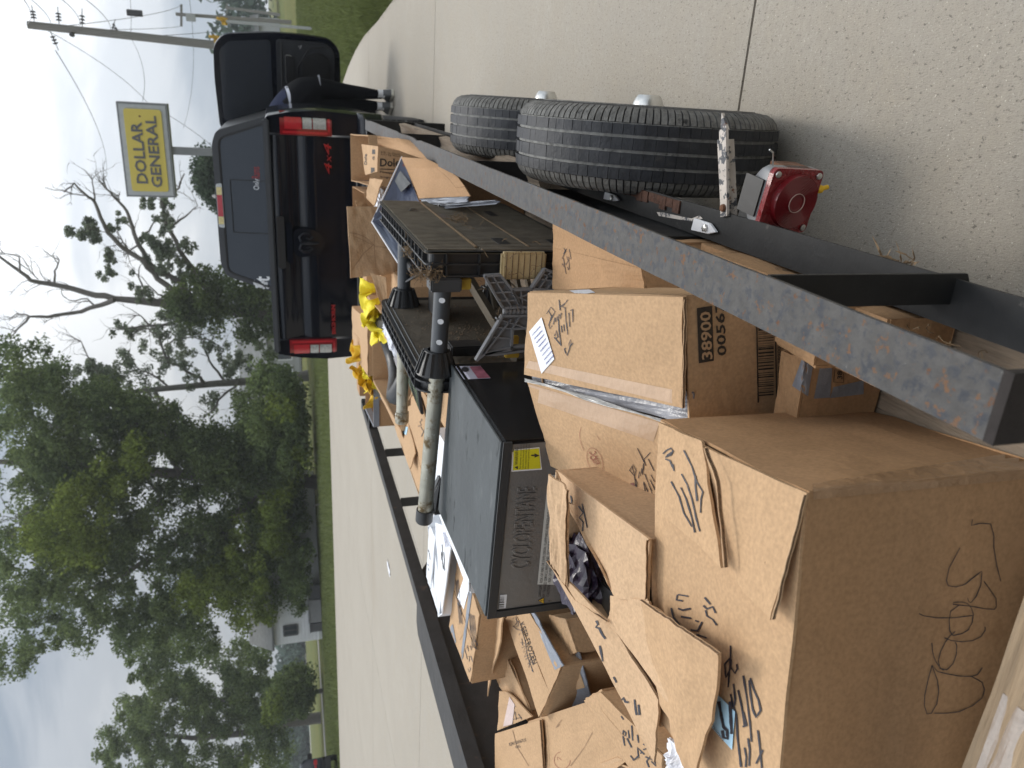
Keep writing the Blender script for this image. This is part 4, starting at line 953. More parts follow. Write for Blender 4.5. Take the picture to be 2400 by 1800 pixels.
# bed sides
for s in (-1, 1):
    prof = [(s*1.03, .52), (s*1.045, .75), (s*1.06, 1.0), (s*1.04, 1.22), (s*1.0, 1.40), (s*.975, 1.415), (s*.875, 1.415), (s*.875, .62), (s*.97, .52)]
    rings = []
    for y, sc in ((YT0+.03, .985), (YT0+.09, 1), (YT0+.45, 1.0), (8.42, 1.0)): rings.append([V(XC+p[0]*sc, y, p[1]) for p in rpoly([(a, b) for a, b in prof], .03)])
    m = sect(MB(), rings); m.build('bed_side', PAINT, TK, smooth=True)
    # wheel arch lip + wheel
    for yw, nm in ((7.55, 'rear'), (11.15, 'front')):
        m = MB(); c = V(XC+s*.86, yw, .40); m.lathe(c, (s,0,0), [(-.13,.2),(-.14,.34),(-.12,.39),(-.06,.405),(.06,.405),(.12,.39),(.135,.34),(.12,.25)], 56); w_ = m.build('wheel', RUBBER, TK, smooth=True)
        m = MB(); n_ = 46
        for i in range(n_):
            a0 = 2*math.pi*i/n_; a1 = 2*math.pi*(i+.6)/n_
            for q0, q1 in ((-.125,-.03), (.03,.125)):
                m.add([c+V(s*q, math.cos(an)*rr, math.sin(an)*rr) for q in (q0, q1) for an in (a0, a1) for rr in (.395, .413)], [(0,2,3,1),(4,5,7,6),(1,3,7,5),(0,1,5,4),(2,6,7,3)])
        tag(m.build('tread_lug', RUBBER, w_), kind='stuff')
        m = MB(); m.lathe(c, (s,0,0), [(.12,.25),(.07,.23),(.09,.07),(.11,0)], 32); m.build('rim', PAINTG, w_, smooth=True)
m = MB(); m.box(XC-.875, XC+.875, YT0+.1, 8.42, .6, .66); m.box(XC-.845, XC+.845, 8.36, 8.42, .66, 1.36); m.build('bed_floor', DARKT, TK)
for yw in (7.55, 11.15):
    for s in (-1, 1):
        m = MB(); m.lathe(V(XC+s*.80, yw, .42), (s,0,0), [(-.05,0),(-.05,.46),(.19,.46),(.19,.44),(-.03,.44)], 24, arc=(0, math.pi), ref=(0,1,0) if s > 0 else (0,-1,0)); m.build('wheel_housing', DARKT, TK, smooth=True)
# tailgate
def tg_pt(x, z):  # the panel bulges and is creased
    y = YT0+.03-.030*math.exp(-((z-1.33)/.05)**2)+.022*math.exp(-((z-1.18)/.035)**2)*1 -.018*max(0, 1-abs(z-1.05)/.22)+.014*max(0, (.82-z)/.2) 
    y += .012*(abs(x)/.8)**4
    return V(XC+x, y, z)
nx, nz_ = 28, 40; x0, x1, zb, zt = -.845, .845, .715, 1.40
m = MB()
for i in range(nz_+1):
    for j in range(nx+1): m.v.append(tg_pt(x0+(x1-x0)*j/nx, zb+(zt-zb)*i/nz_))
for i in range(nz_+1):
    for j in range(nx+1): 
        p = m.v[i*(nx+1)+j]; m.v.append(V(p.x, YT0+.10, p.z))
K = (nz_+1)*(nx+1)
for i in range(nz_):
    for j in range(nx): a = i*(nx+1)+j; m.f.append((a, a+1, a+nx+2, a+nx+1)); m.f.append((a+K, a+nx+1+K, a+nx+2+K, a+1+K))
for j in range(nx): a = nz_*(nx+1)+j; m.f.append((a, a+1, a+1+K, a+K)); m.f.append((j, j+K, j+1+K, j+1))
for i in range(nz_): a = i*(nx+1); m.f.append((a, a+nx+1, a+nx+1+K, a+K)); a += nx; m.f.append((a, a+K, a+nx+1+K, a+nx+1))
TG = m.build('tailgate', PAINT, TK, smooth=True)
m = MB(); m.prism([V(XC-.965, YT0-.012, 1.385), V(XC+.965, YT0-.012, 1.385), V(XC+.965, YT0-.002, 1.435), V(XC-.965, YT0-.002, 1.435)], (0,.11,0)); m.build('tailgate_cap', PAINTG, TK, bev=.012, smooth=True)
# badges and handle, on the tailgate
Bt = bvh(TG)
y_ = YT0-.012
def tgtext(s, x0, x1, z0, z1, mt, name, bold=True, slant=0, d=.008):
    text_3d(s, [V(XC+x0,YT0-.002,z0), V(XC+x1,YT0-.002,z0), V(XC+x1+slant,YT0-.002,z1), V(XC+x0+slant,YT0-.002,z1)], mt, TG, (0,-d-.012,0), name, bold)
tgtext('BIGHORN', -.80, -.54, .912, .945, BADGE, 'badge_lettering')
tgtext('4', .555, .64, .915, .972, BADGE, 'badge_lettering', bold=False, slant=.02); tgtext('x', .655, .70, .917, .947, BADGE, 'badge_lettering', bold=False, slant=.01); tgtext('4', .705, .79, .915, .972, BADGE, 'badge_lettering', bold=False, slant=.02)
m = MB(); m.prism(rrect(XC-.215, XC+.215, 1.305, 1.365, .02, YT0-.010), (0,-.018,0)); m.build('handle_recess', DARKT, TG)
m = MB(); m.prism(rrect(XC-.17, XC+.17, 1.245, 1.292, .018, YT0+.0), (0,-.035,0)); m.build('handle', PAINT, TG, bev=.005)
# the shield emblem with a curled horn relief, black on black
sh = [(-.115,.07),(-.08,.10),(.08,.10),(.115,.07),(.105,-.04),(.05,-.095),(0,-.105),(-.05,-.095),(-.105,-.04)]
m = MB(); m.prism([V(XC+a*1.05, YT0-.004, 1.115+b*1.25) for a, b in rpoly(sh, .03)], (0,-.02,0)); em = m.build('emblem_shield', PAINT, TG, bev=.006, smooth=True)
m = MB()
for s in (-1, 1):
    m.tube([V(XC+s*a*1.05, YT0-.028, 1.115+b*1.2) for a, b in ((.012,.052),(.045,.062),(.072,.035),(.070,-.005),(.045,-.025),(.028,-.005),(.04,.015))], [.011,.012,.012,.011,.009,.007,.005], 8)
m.tube([V(XC, YT0-.028, 1.115+b*1.2) for b in (.055, .02, -.03, -.07)], [.016,.018,.014,.008], 8); m.build('horned_head_relief', PAINT, em, smooth=True)
# tail lamps
for s in (-1, 1):
    z0, z1 = .905, 1.305; xi, xo = .852, 1.03
    def lp(x, z, d=0): # wraps round the corner
        t = (x-xi)/(xo-xi); return V(XC+s*x, YT0+.008+.085*max(0, t-.45)**1.6*2.2-d, z)
    def lpatch(xa, xb, za, zb_, d, mt, name, par, n=8):
        m = MB(); F_ = []; Bk = []
        for i in range(n+1):
            x = xa+(xb-xa)*i/n; F_ += [lp(x, za, d), lp(x, zb_, d)]; Bk += [lp(x, za, -.03), lp(x, zb_, -.03)]
        m.v = F_+Bk; k = len(F_)
        for i in range(n): a = i*2; m.f += [(a, a+2, a+3, a+1), (a+k, a+1+k, a+3+k, a+2+k), (a, a+k, a+2+k, a+2), (a+1, a+3, a+3+k, a+1+k)]
        m.f += [(0,1,1+k,k), (2*n, 2*n+k, 2*n+1+k, 2*n+1)]
        return m.build(name, mt, par, smooth=True)
    tl = lpatch(xi, xo, z0, z1, .0, TLRED, 'tail_light', TK)
    lpatch(xi+.012, xi+.030, z0+.018, z1-.02, .004, TLRED2, 'light_strip', tl); lpatch(xi+.012, xo-.01, z0+.014, z0+.030, .004, TLRED2, 'light_strip', tl)
    lpatch(xi+.045, xo-.012, z1-.165, z1-.035, .006, TLRED2, 'brake_lens', tl)
    lpatch(xi+.05, xo-.012, z1-.245, z1-.175, .006, TLCLR, 'reversing_lens', tl); lpatch(xi+.05, xo-.012, z0+.045, z1-.255, .006, TLCLR, 'indicator_lens', tl)
# bumper
m = MB(); prof = rpoly([(YT0-.10,.50),(YT0-.11,.66),(YT0-.06,.70),(YT0+.10,.70),(YT0+.12,.50)], .02)
xs_ = [(-1.04,.12),(-1.0,.03),(-.85,.0),(.85,.0),(1.0,.03),(1.04,.12)]
sect(m, [[V(XC+x, a+dy, b) for a, b in prof] for x, dy in xs_]); m.build('rear_bumper', PAINT, TK, smooth=True)
m = MB(); m.box(XC-.45, XC+.45, YT0-.125, YT0+.0, .665, .712); m.build('bumper_step', DARKT, TK, bev=.006)
m = MB(); m.box(XC-.35, XC+.35, YT0-.02, YT0+.1, .40, .50); m.box(XC-.05, XC+.05, YT0-.30, YT0+.02, .44, .50); m.build('tow_hitch', BSTEEL, TK)
# cab
YCB = 8.44
low = [(-.985,.5),(-1.0,.85),(-.985,1.15),(-.93,1.33),(-.905,1.36),(.905,1.36),(.93,1.33),(.985,1.15),(1.0,.85),(.985,.5)]
m = MB(); sect(m, [[V(XC+a, y, b) for a, b in rpoly(low, .05)] for y in (YCB, YCB+.05, 11.9, 12.5)]); 
m.build('cab_lower', PAINT, TK, smooth=True)
m = MB(); hood = [(-.9,1.1),(-.88,1.24),(-.6,1.30),(.6,1.30),(.88,1.24),(.9,1.1)]; sect(m, [[V(XC+a*.98, y, b-.03) for a, b in rpoly(hood, .05)] for y in (11.0, 12.45)]); m.build('hood', PAINT, TK, smooth=True)
gh = lambda w0, w1, z0, z1: rpoly([(-w0,z0),(-w1,z1-.05),(-w1+.13,z1),(w1-.13,z1),(w1,z1-.05),(w0,z0)], .05, 5)
m = MB(); A_ = gh(.935,.745,1.34,1.955); sect(m, [[V(XC+a, y+(b-1.34)*dy, b) for a, b in A_] for y, dy in ((YCB, .22), (8.6, .2), (10.1, -.1), (10.75, -.62))]); m.build('cab_roof', PAINTG, TK, smooth=True)
def rg(x, z, d=0): return V(XC+x, YCB+(z-1.34)*.22-.006-d, z)
out2 = [(-.87,1.40),(-.695,1.885),(.67,1.885),(.85,1.40)]
m = MB(); m.prism([rg(a, b) for a, b in rpoly(out2, .07)], (0,.02,0)); RG = m.build('rear_window', GLASS, TK)
m = MB()
for x in (-.27, .27): m.bar(rg(x, 1.41, .002), rg(x, 1.80, .002), .008, .008, (0,1,0))
m.bar(rg(-.27, 1.80,.002), rg(.27, 1.80,.002), .008,.008,(0,1,0)); m.build('window_divider', DARKT, RG)
m = MB()
o2 = rpoly(out2, .07)
for i in range(len(o2)): m.bar(rg(*o2[i], .001), rg(*o2[(i+1) % len(o2)], .001), .02, .012, (0,1,0))
m.build('window_seal', DARKT, RG)
# stickers on the rear glass
q = lambda x0, x1, z0, z1: [rg(x0,z0,.002), rg(x1,z0,.002), rg(x1,z1,.002), rg(x0,z1,.002)]
text_3d('Only', q(.18,.292,1.50,1.575), WHITE, RG, (0,-.002,0), 'sticker_lettering'); text_3d('Rams', q(.296,.41,1.505,1.585), BADGE, RG, (0,-.002,0), 'sticker_lettering')
text_3d('t', q(-.79,-.73,1.46,1.60), WHITE, RG, (0,-.002,0), 'sticker_lettering', True)
m = MB()
for (a, b, r_) in ((-.83,1.56,.030),(-.81,1.61,.024),(-.845,1.60,.018),(-.80,1.53,.020),(-.815,1.50,.024),(-.85,1.49,.018),(-.79,1.625,.014),(-.86,1.53,.014)): m.lathe(rg(a,b,.001), (0,-1,0), [(0,r_),(.002,r_),(.002,0)], 12)
m.build('figure_sticker', WHITE, RG)
m = MB(); m.prism([rg(a, b, .01) for a, b in rpoly([(-.23,1.885),(-.22,1.945),(.22,1.945),(.23,1.885)], .02)], (0,.03,0)); CH = m.build('third_brake_light', TLCLR, TK)
m = MB(); m.prism([rg(a, b, .014) for a, b in ((-.11,1.890),(-.11,1.941),(.11,1.941),(.11,1.890))], (0,.03,0)); m.build('red_lens', TLRED2, CH)
for s in (-1,1):
    m = MB(); m.prism([rg(a, b, .013) for a, b in ((s*.112,1.890),(s*.112,1.941),(s*.19,1.941),(s*.19,1.890))], (0,.03,0)); m.build('amber_lens', AMB2, CH)
m = MB(); p = V(XC+.02, 9.0, 1.955); m.prism([p+V(-.025,0,0), p+V(.025,0,0), p+V(.01,.14,.075), p+V(-.01,.14,.075)], (0,.06,-.01)); m.build('roof_antenna', PAINTG, TK)
for s in (-1, 1):   # side glass
    m = MB(); m.prism([V(XC+s*.885,8.7,1.40), V(XC+s*.885,10.4,1.40), V(XC+s*.74,10.0,1.87), V(XC+s*.74,8.8,1.87)], (s*.01,0,.003)); m.build('side_window', GLASS, TK)
m = MB(); s = -1; m.box(XC-1.25, XC-1.02, 10.2, 10.32, 1.28, 1.52); m.build('wing_mirror', PAINTG, TK, bev=.03)
# open front right door
H0 = V(XC+.97, 10.40, 0); H1 = V(XC+.97+.83, 10.06, 0); du = (H1-H0); dl = du.length; du.normalize(); dn = V(-du.y, du.x, 0)
if dn.y > 0: dn = -dn      # towards the camera
def D(u, z, n=0): return H0+du*u+V(0,0,z)+dn*n
dout = [(-.02,.56),(-.04,1.30),(-.36,1.93),(-.30,1.975),(.28,1.985),(.66,1.965),(.80,1.85),(.86,1.36),(.865,1.0),(.84,.66),(.72,.54),(.3,.52)]
m = MB(); dd = rpoly(dout, .11); m.prism([D(a, b, 0) for a, b in dd], -dn*.05); m.build('open_door', PAINT, TK, label='front passenger door standing open', bev=.006) ; DR = [o for o in TK.children if o.name == 'open_door'][0]
m = MB(); inn = rpoly([(.02,.60),(.0,1.28),(.80,1.27),(.80,1.0),(.79,.70),(.70,.60)], .05); m.prism([D(a, b, .0) for a, b in inn], dn*.035); m.build('door_card', PAINTG, DR, bev=.008)
m = MB(); wn = rpoly([(-.0,1.33),(-.27,1.86),(-.20,1.92),(.62,1.905),(.73,1.80),(.785,1.33)], .05); m.prism([D(a, b, .003) for a, b in wn], dn*.006); m.build('door_window', GLASS, DR)
m = MB(); m.prism([D(a, b, .036) for a, b in rpoly([(.22,1.07),(.22,1.16),(.62,1.16),(.62,1.07)], .02)], dn*.02); m.build('door_pull', DARKT, DR, bev=.004)
m = MB(); r_ = [D(a, b, .04) for a, b in rpoly([(.30,1.10),(.30,1.17),(.63,1.17),(.63,1.10)], .02)]; m.tube(r_+[r_[0]], .004, 5); m.build('pull_trim', CHROME, DR)
m = MB(); m.prism([D(a, b, .036) for a, b in rpoly([(.10,.64),(.08,.90),(.25,1.0),(.62,.98),(.70,.78),(.62,.66)], .06)], dn*.03); m.build('door_pocket', DARKT, DR, bev=.01)
m = MB(); m.tube([D(a,b,.038) for a, b in ((.10,1.22),(.78,1.21))], .008, 6); m.tube([D(a,b,.038) for a, b in ((.1,1.02),(.5,1.03),(.72,.9),(.76,.72))], .008, 6); m.build('door_crease', DARKT, DR)
m = MB(); 
for k,(a,b) in enumerate(((.72,1.00),(.735,.99),(.75,.985),(.742,1.01))): m.lathe(D(a,b,.038), dn, [(0,.005),(.003,.005),(.003,0)], 6)
m.build('speaker_dot', WHITE, DR)

# ================================================================== person leaning into the cab
def skin_mesh(name, chain, mt, parent, root=0, sub=2):
    """chain: dict id -> (pos, r), edges"""
    vs_, es_ = chain; me = bpy.data.meshes.new(name); org = Vector(parent['_o'])
    me.from_pydata([tuple(Vector(v[0])-org) for v in vs_], es_, [])
    o = bpy.data.objects.new(name, me); scene.collection.objects.link(o); md = o.modifiers.new('s', 'SKIN'); 
    for i, v in enumerate(vs_):
        me.skin_vertices[0].data[i].radius = v[1] if isinstance(v[1], tuple) else (v[1], v[1]); me.skin_vertices[0].data[i].use_root = (i == root)
    sb = o.modifiers.new('u', 'SUBSURF'); sb.levels = sub; sb.render_levels = sub
    dg = bpy.context.evaluated_depsgraph_get(); me2 = bpy.data.meshes.new_from_object(o.evaluated_get(dg)); bpy.data.objects.remove(o)
    me2.name = name; o = bpy.data.objects.new(name, me2); scene.collection.objects.link(o); o.parent = parent; o['_o'] = tuple(org)
    me2.materials.clear(); me2.materials.append(mt); me2.polygons.foreach_set('use_smooth', [True]*len(me2.polygons)); return o
PE = thing('person', 'person in navy top and black leggings bending into the open truck door', 'person', (-.1, 9.4, 0))
px_, py_ = -.13, 9.42
# one continuous body
vsb = [((px_, py_, 1.03), (.215,.17)), ((px_-.08, py_+.10, 1.17), (.185,.14)), ((px_-.20, py_+.30, 1.29), (.155,.12)), ((px_-.34, py_+.50, 1.35), (.165,.12)), ((px_-.41, py_+.62, 1.37), (.06,.06)), ((px_-.46, py_+.70, 1.38), (.085,.09)), ((px_-.53, py_+.80, 1.36), (.08,.095)),
 ((px_+.10, py_-.015, .90), (.14,.14)), ((px_+.075, py_+.02, .68), (.118,.112)), ((px_+.075, py_+.05, .50), (.078,.08)), ((px_+.065, py_+.05, .36), (.076,.078)), ((px_+.06, py_+.02, .20), (.055,.058)), ((px_+.06, py_+.0, .09), (.040,.045)),
 ((px_-.10, py_+.02, .90), (.14,.14)), ((px_-.085, py_+.07, .68), (.118,.112)), ((px_-.075, py_+.12, .50), (.078,.08)), ((px_-.07, py_+.13, .36), (.076,.078)), ((px_-.065, py_+.10, .20), (.055,.058)), ((px_-.075, py_+.08, .09), (.040,.045)),
 ((px_-.17, py_+.55, 1.33), (.06,.06)), ((px_-.25, py_+.78, 1.20), (.045,.045)), ((px_-.45, py_+.90, 1.10), (.036,.036)), ((px_-.52, py_+.92, 1.07), (.03,.03)),
 ((px_-.50, py_+.45, 1.33), (.06,.06)), ((px_-.66, py_+.60, 1.20), (.045,.045)), ((px_-.74, py_+.82, 1.10), (.036,.036)), ((px_-.78, py_+.88, 1.07), (.03,.03))]
esb = [(0,1),(1,2),(2,3),(3,4),(4,5),(5,6),(0,7),(7,8),(8,9),(9,10),(10,11),(11,12),(0,13),(13,14),(14,15),(15,16),(16,17),(17,18),(3,19),(19,20),(20,21),(21,22),(3,23),(23,24),(24,25),(25,26)]
body = skin_mesh('body', (vsb, esb), CLOTHB, PE)
me = body.data; me.materials.append(CLOTHN); me.materials.append(SKIN)
for p in me.polygons:
    c = sum((me.vertices[i].co for i in p.vertices), V(0,0,0))/len(p.vertices)+V(-.1,9.4,0)
    k = (c-V(px_, py_, 1.03)).dot(V(-.42,.62,.66))
    if k > .135: p.material_index = 1
    if (c-V(*vsb[5][0])).length < .17 and c.y > py_+.60: p.material_index = 2
    if c.y > py_+.74 and c.z < 1.16: p.material_index = 2
# pale strip at the waist: the gap between shirt and leggings, following the body
dgv = [v.co+V(-.1,9.4,0) for v in me.vertices]
BB = BVHTree.FromPolygons(dgv, [tuple(p.vertices) for p in me.polygons])
rows = []
for i in range(13):
    t = i/12; Xc = 660+20*t+5*math.sin(t*3.14); Yc = 183+60*t; wv = 3.2*math.sin(math.pi*min(1, max(0, t)))**.5+.6
    a = cast(BB, Xc-wv, Yc, .004); b = cast(BB, Xc+wv, Yc, .004); rows.append((a, b))
m = MB()
for i in range(12):
    q_ = [rows[i][0], rows[i][1], rows[i+1][1], rows[i+1][0]]
    if all(x is not None and x.y < 9.9 for x in q_): m.add(q_, [(0,1,2,3)])
if m.v: m.build('waist_strip', mat('pale_undershirt', (.42,.44,.50), rough=.8), PE, fix=False)
m = MB(); a = PY(748,176,9.38); m.panel([PY(744,176,9.3), PY(749,176,9.3), PY(752,200,9.3), PY(751,200,9.3)], .003, 4, .002, 1); m.build('leg_pocket_edge', MATS['pale_undershirt'] if 'pale_undershirt' in MATS else WHITE, PE)
for k, (fx, fy, ax_) in enumerate(((px_+.06, py_-.02, V(-.35,1,0)), (px_-.075, py_+.06, V(-.35,1,0)))):
    ax_ = ax_.normalized(); sd_ = V(ax_.y, -ax_.x, 0); c = V(fx, fy, 0)
    outl = [(-.10,.028),(-.085,.04),(-.02,.036),(.06,.046),(.12,.048),(.165,.03),(.175,0),(.165,-.03),(.12,-.045),(.06,-.04),(-.02,-.034),(-.085,-.038),(-.10,-.026)]
    m = MB(); m.prism([c+ax_*a+sd_*b+V(0,0,.004) for a, b in outl], (0,0,.032)); sh_ = m.build('shoe_sole', SOLE, PE, bev=.004)
    m = MB(); rings = []
    for zz, f, sh in ((.036,.97,0),(.06,.93,-.002),(.085,.74,-.018),(.105,.52,-.035),(.125,.42,-.04)): rings.append([c+ax_*(a*f+sh)+sd_*(b*max(f,.85))+V(0,0,zz) for a, b in outl])
    sect(m, rings); m.build('shoe_upper', SHOE, PE, smooth=True)
    m = MB(); m.lathe(c+ax_*(-.035)+V(0,0,.105), (0,0,1), [(0,.046),(.04,.042),(.075,.043)], 16); m.build('sock', WHITE, PE, smooth=True)
    m = MB(); m.panel([c+ax_*-.06+sd_*.044+V(0,0,.05), c+ax_*.06+sd_*.048+V(0,0,.05), c+ax_*.04+sd_*.044+V(0,0,.075), c+ax_*-.07+sd_*.040+V(0,0,.085)], .002, 4, .001, 3); m.build('shoe_stripe', WHITE, PE)
    # hands with fingers, resting on the seat inside
    hp = Vector(vsb[22][0]) if k == 0 else Vector(vsb[26][0]); hd = V(-.6,.75,-.2).normalized(); s2 = hd.cross(V(0,0,1)).normalized()
    vh = [(hp, (.026,.014)), (hp+hd*.05, (.036,.014)), (hp+hd*.085, (.038,.012))]; eh = [(0,1),(1,2)]
    for f, (o_, l_) in enumerate(((.030,.068),(.010,.078),(-.010,.072),(-.028,.056))):
        b = len(vh); vh += [(hp+hd*.10+s2*o_, .009), (hp+hd*(.10+l_*.55)+s2*o_*1.1-V(0,0,.008), .0085), (hp+hd*(.10+l_)+s2*o_*1.1-V(0,0,.025), .0075)]; eh += [(2,b),(b,b+1),(b+1,b+2)]
    b = len(vh); vh += [(hp+hd*.04+s2*.045, .011), (hp+hd*.075+s2*.062-V(0,0,.01), .009)]; eh += [(0,b),(b,b+1)]
    skin_mesh('hand', (vh, eh), SKIN, PE, sub=1)
m = MB(); c = Vector(vsb[5][0])+V(.01,-.01,.01)
m.lathe(c-V(-.46,.7,0)*.02, V(-.5,.8,.1), [(-.07,.0),(-.06,.06),(-.02,.10),(.04,.105),(.08,.09)], 20); m.tube([c+V(.05,-.06,.02), c+V(.09,-.10,-.03), c+V(.10,-.11,-.12)], [.04,.035,.01], 8); m.build('hair', HAIR, PE, smooth=True)

# ================================================================== far black vehicle cut by the left edge
p0 = PZ(793,1768,0); SV = thing('parked_suv', 'black vehicle with a red tail lamp parked by the verge, cut by the picture edge', 'car', (p0.x-.9, p0.y+2.2, 0))
sx = p0.x; y0 = p0.y+.2
prof = rpoly([(0,.35),(-.02,.75),(.04,.98),(.28,1.42),(.5,1.50),(2.6,1.48),(3.2,1.02),(4.2,.9),(4.35,.6),(4.3,.32)], .12)
m = MB(); sect(m, [[V(sx-d, y0+a+dd_, .35+(b-.35)*k_) for a, b in prof] for d, k_, dd_ in ((0,.9,.05),(-.0+.12,1.0,0),(1.7,1.0,0),(1.82,.9,.05))]); m.build('car_body', PAINT, SV, smooth=True)
m = MB(); m.prism([V(sx-.3,y0+.07,1.02), V(sx-1.5,y0+.07,1.02), V(sx-1.4,y0+.28,1.40), V(sx-.4,y0+.28,1.40)], (0,-.01,0)); m.build('rear_window', GLASS, SV)
for a in (.04, 1.60):
    m = MB(); m.box(sx-a-.20, sx-a, y0-.04, y0+.12, .82, .96); m.build('tail_light', TLRED2, SV, bev=.02)
m = MB(); m.box(sx-1.55, sx-.25, y0-.05, y0+.02, .86, .93); m.build('light_bar', TLRED2, SV)
m = MB(); m.box(sx-1.85, sx+.02, y0-.10, y0+.15, .30, .52); m.build('rear_bumper', DARKT, SV, bev=.04)
m = MB(); m.box(sx-.02, sx+.22, y0+2.5, y0+2.68, .98, 1.16); m.build('wing_mirror', DARKT, SV, bev=.03)
for yy_ in (.85, 3.45):
    for s_ in (0, -1.62):
        m = MB(); m.lathe((sx-.1+s_, y0+yy_, .34), (1,0,0), [(-.1,.18),(-.1,.31),(-.07,.34),(.07,.34),(.1,.31),(.1,.18),(.05,.1),(.08,0)], 32); m.build('wheel', RUBBER, SV, smooth=True)

_R = Matrix.Rotation(R(46), 3, 'Z'); _l = Vector(SV.location); SV.location = p0+_R@(_l-V(p0.x, p0.y, 0)); SV.rotation_euler = (0,0,R(46))
# ================================================================== the load
def P4(pts): return [PZ(*p) for p in pts]
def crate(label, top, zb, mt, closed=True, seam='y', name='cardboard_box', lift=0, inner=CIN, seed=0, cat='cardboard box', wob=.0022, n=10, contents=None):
    """top: far-left, far-right, near-right, near-left as (X, Y, z)"""
    T = [p if isinstance(p, Vector) else PZ(*p) for p in top]; c = sum(T, V(0,0,0))/4
    Bm = [V(p.x, p.y, zb)+ (V(c.x, c.y, zb)-V(p.x, p.y, zb))*.01 for p in T]
    t = thing(name, label, cat, (c.x, c.y, zb))
    m = MB()
    for k in range(4):
        a, b = T[k], T[(k+1) % 4]; m.panel([a, b, Bm[(k+1) % 4], Bm[k]], .0045, n, wob, seed+k)
    m.add([p+V(0,0,.002) for p in Bm], [(0,1,2,3)])
    body = m.build('carton_body', mt, t)
    fl = []
    if closed:
        up = V(0,0,.0045)
        if seam == 'y': s0, s1 = (T[0]+T[1])/2, (T[3]+T[2])/2; qa = [T[0], s0, s1, T[3]]; qb = [T[1], s0, s1, T[2]]
        else: s0, s1 = (T[0]+T[3])/2, (T[1]+T[2])/2; qa = [T[0], T[1], s1, s0]; qb = [T[3], T[2], s1, s0]
        for k, q in enumerate((qa, qb)):
            cc = sum(q, V(0,0,0))/4
            q = [cc+(p-cc)*.994+up*1.2+(V(0,0,lift) if p in (s0, s1) and False else V(0,0,0)) for p in q]
            m = MB(); m.panel(q, .0042, n, wob, seed+11+k); fl.append(m.build('top_flap', mt, t))
    else:
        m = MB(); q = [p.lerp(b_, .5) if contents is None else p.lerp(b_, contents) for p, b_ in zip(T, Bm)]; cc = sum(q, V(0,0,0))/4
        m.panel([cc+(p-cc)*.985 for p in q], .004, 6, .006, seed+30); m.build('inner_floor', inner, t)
    t['T'] = [tuple(p) for p in T]
    return t, body, fl, T, Bm
def flap(parent, pts, mt, th=.0045, wob=.003, n=12, seed=0, name='top_flap', curl=0, lab=None, edge=True, ragged=0):
    q = [p if isinstance(p, Vector) else PZ(*p) for p in pts]
    m = MB(); m.panel(q, th, n, wob, seed, curl, ragged); o = m.build(name, mt, parent, label=lab)
    return o
def cedge(o, parent, px_line, w_=.0055, off=.0005):   # torn corrugated edge drawn as the real zig-zag flutes between two liners
    pass
def flutes(parent, a, b, nrm, th=.0055, pitch=.007, name='corrugated_edge', wave=.0025, seed=0):
    """the visible corrugation along a cut edge"""
    a = Vector(a); b = Vector(b); nrm = Vector(nrm).normalized(); n_ = max(3, int((b-a).length/pitch)); m = MB(); d = (b-a)/n_; sidev = (b-a).cross(nrm).normalized()
    vs_ = []
    for i in range(n_+1):
        p = a+d*i+sidev*noise.noise(V(i*.3, seed, 0))*wave; vs_ += [p+nrm*th/2, p-nrm*th/2]
    m.add(vs_, [(2*i, 2*i+1, 2*i+3, 2*i+2) for i in range(n_)])
    out_ = m.build(name, CEDGE, parent, fix=False)
    m = MB()
    for i in range(n_):
        p = vs_[2*i]; q = vs_[2*i+3]; r0 = vs_[2*i+2] 
        m.tube([p-nrm*.0006+sidev*.0006, (vs_[2*i+1]+vs_[2*i+3])/2+nrm*.0006+sidev*.0006, r0-nrm*.0006+sidev*.0006], .0006, 3, cap=False)
    m.tube([vs_[2*i]+sidev*.0004 for i in range(n_+1)], .0009, 4); m.tube([vs_[2*i+1]+sidev*.0004 for i in range(n_+1)], .0009, 4)
    tag(m.build('flute', C2, parent, fix=False), kind='stuff')
def zs(pts, sx, sy, k): return [(sx+x*k, sy+y*k) for x, y in pts]
def crumple(name, label, cat, c, r, mt, seed, flat=.5, parent=None, fold=9):
    m = MB(); n1, n2 = 34, 18
    for i in range(n2+1):
        for j in range(n1):
            th = math.pi*i/n2; ph = 2*math.pi*j/n1; d = V(math.sin(th)*math.cos(ph), math.sin(th)*math.sin(ph), math.cos(th)*flat)
            k = 1+.30*noise.noise(d*2.2+V(seed,0,0))+.20*abs(noise.noise(d*fold*.6+V(seed,3,0)))*2-.15+.08*noise.noise(d*fold+V(0,seed,0)); m.v.append(Vector(c)+V(d.x*r[0], d.y*r[1], d.z*r[2])*k)
    for i in range(n2):
        for j in range(n1): m.f.append((i*n1+j, i*n1+(j+1) % n1, (i+1)*n1+(j+1) % n1, (i+1)*n1+j))
    o = m.build(name, mt, parent, fix=True)
    if label: tag(o, label, cat)
    return o

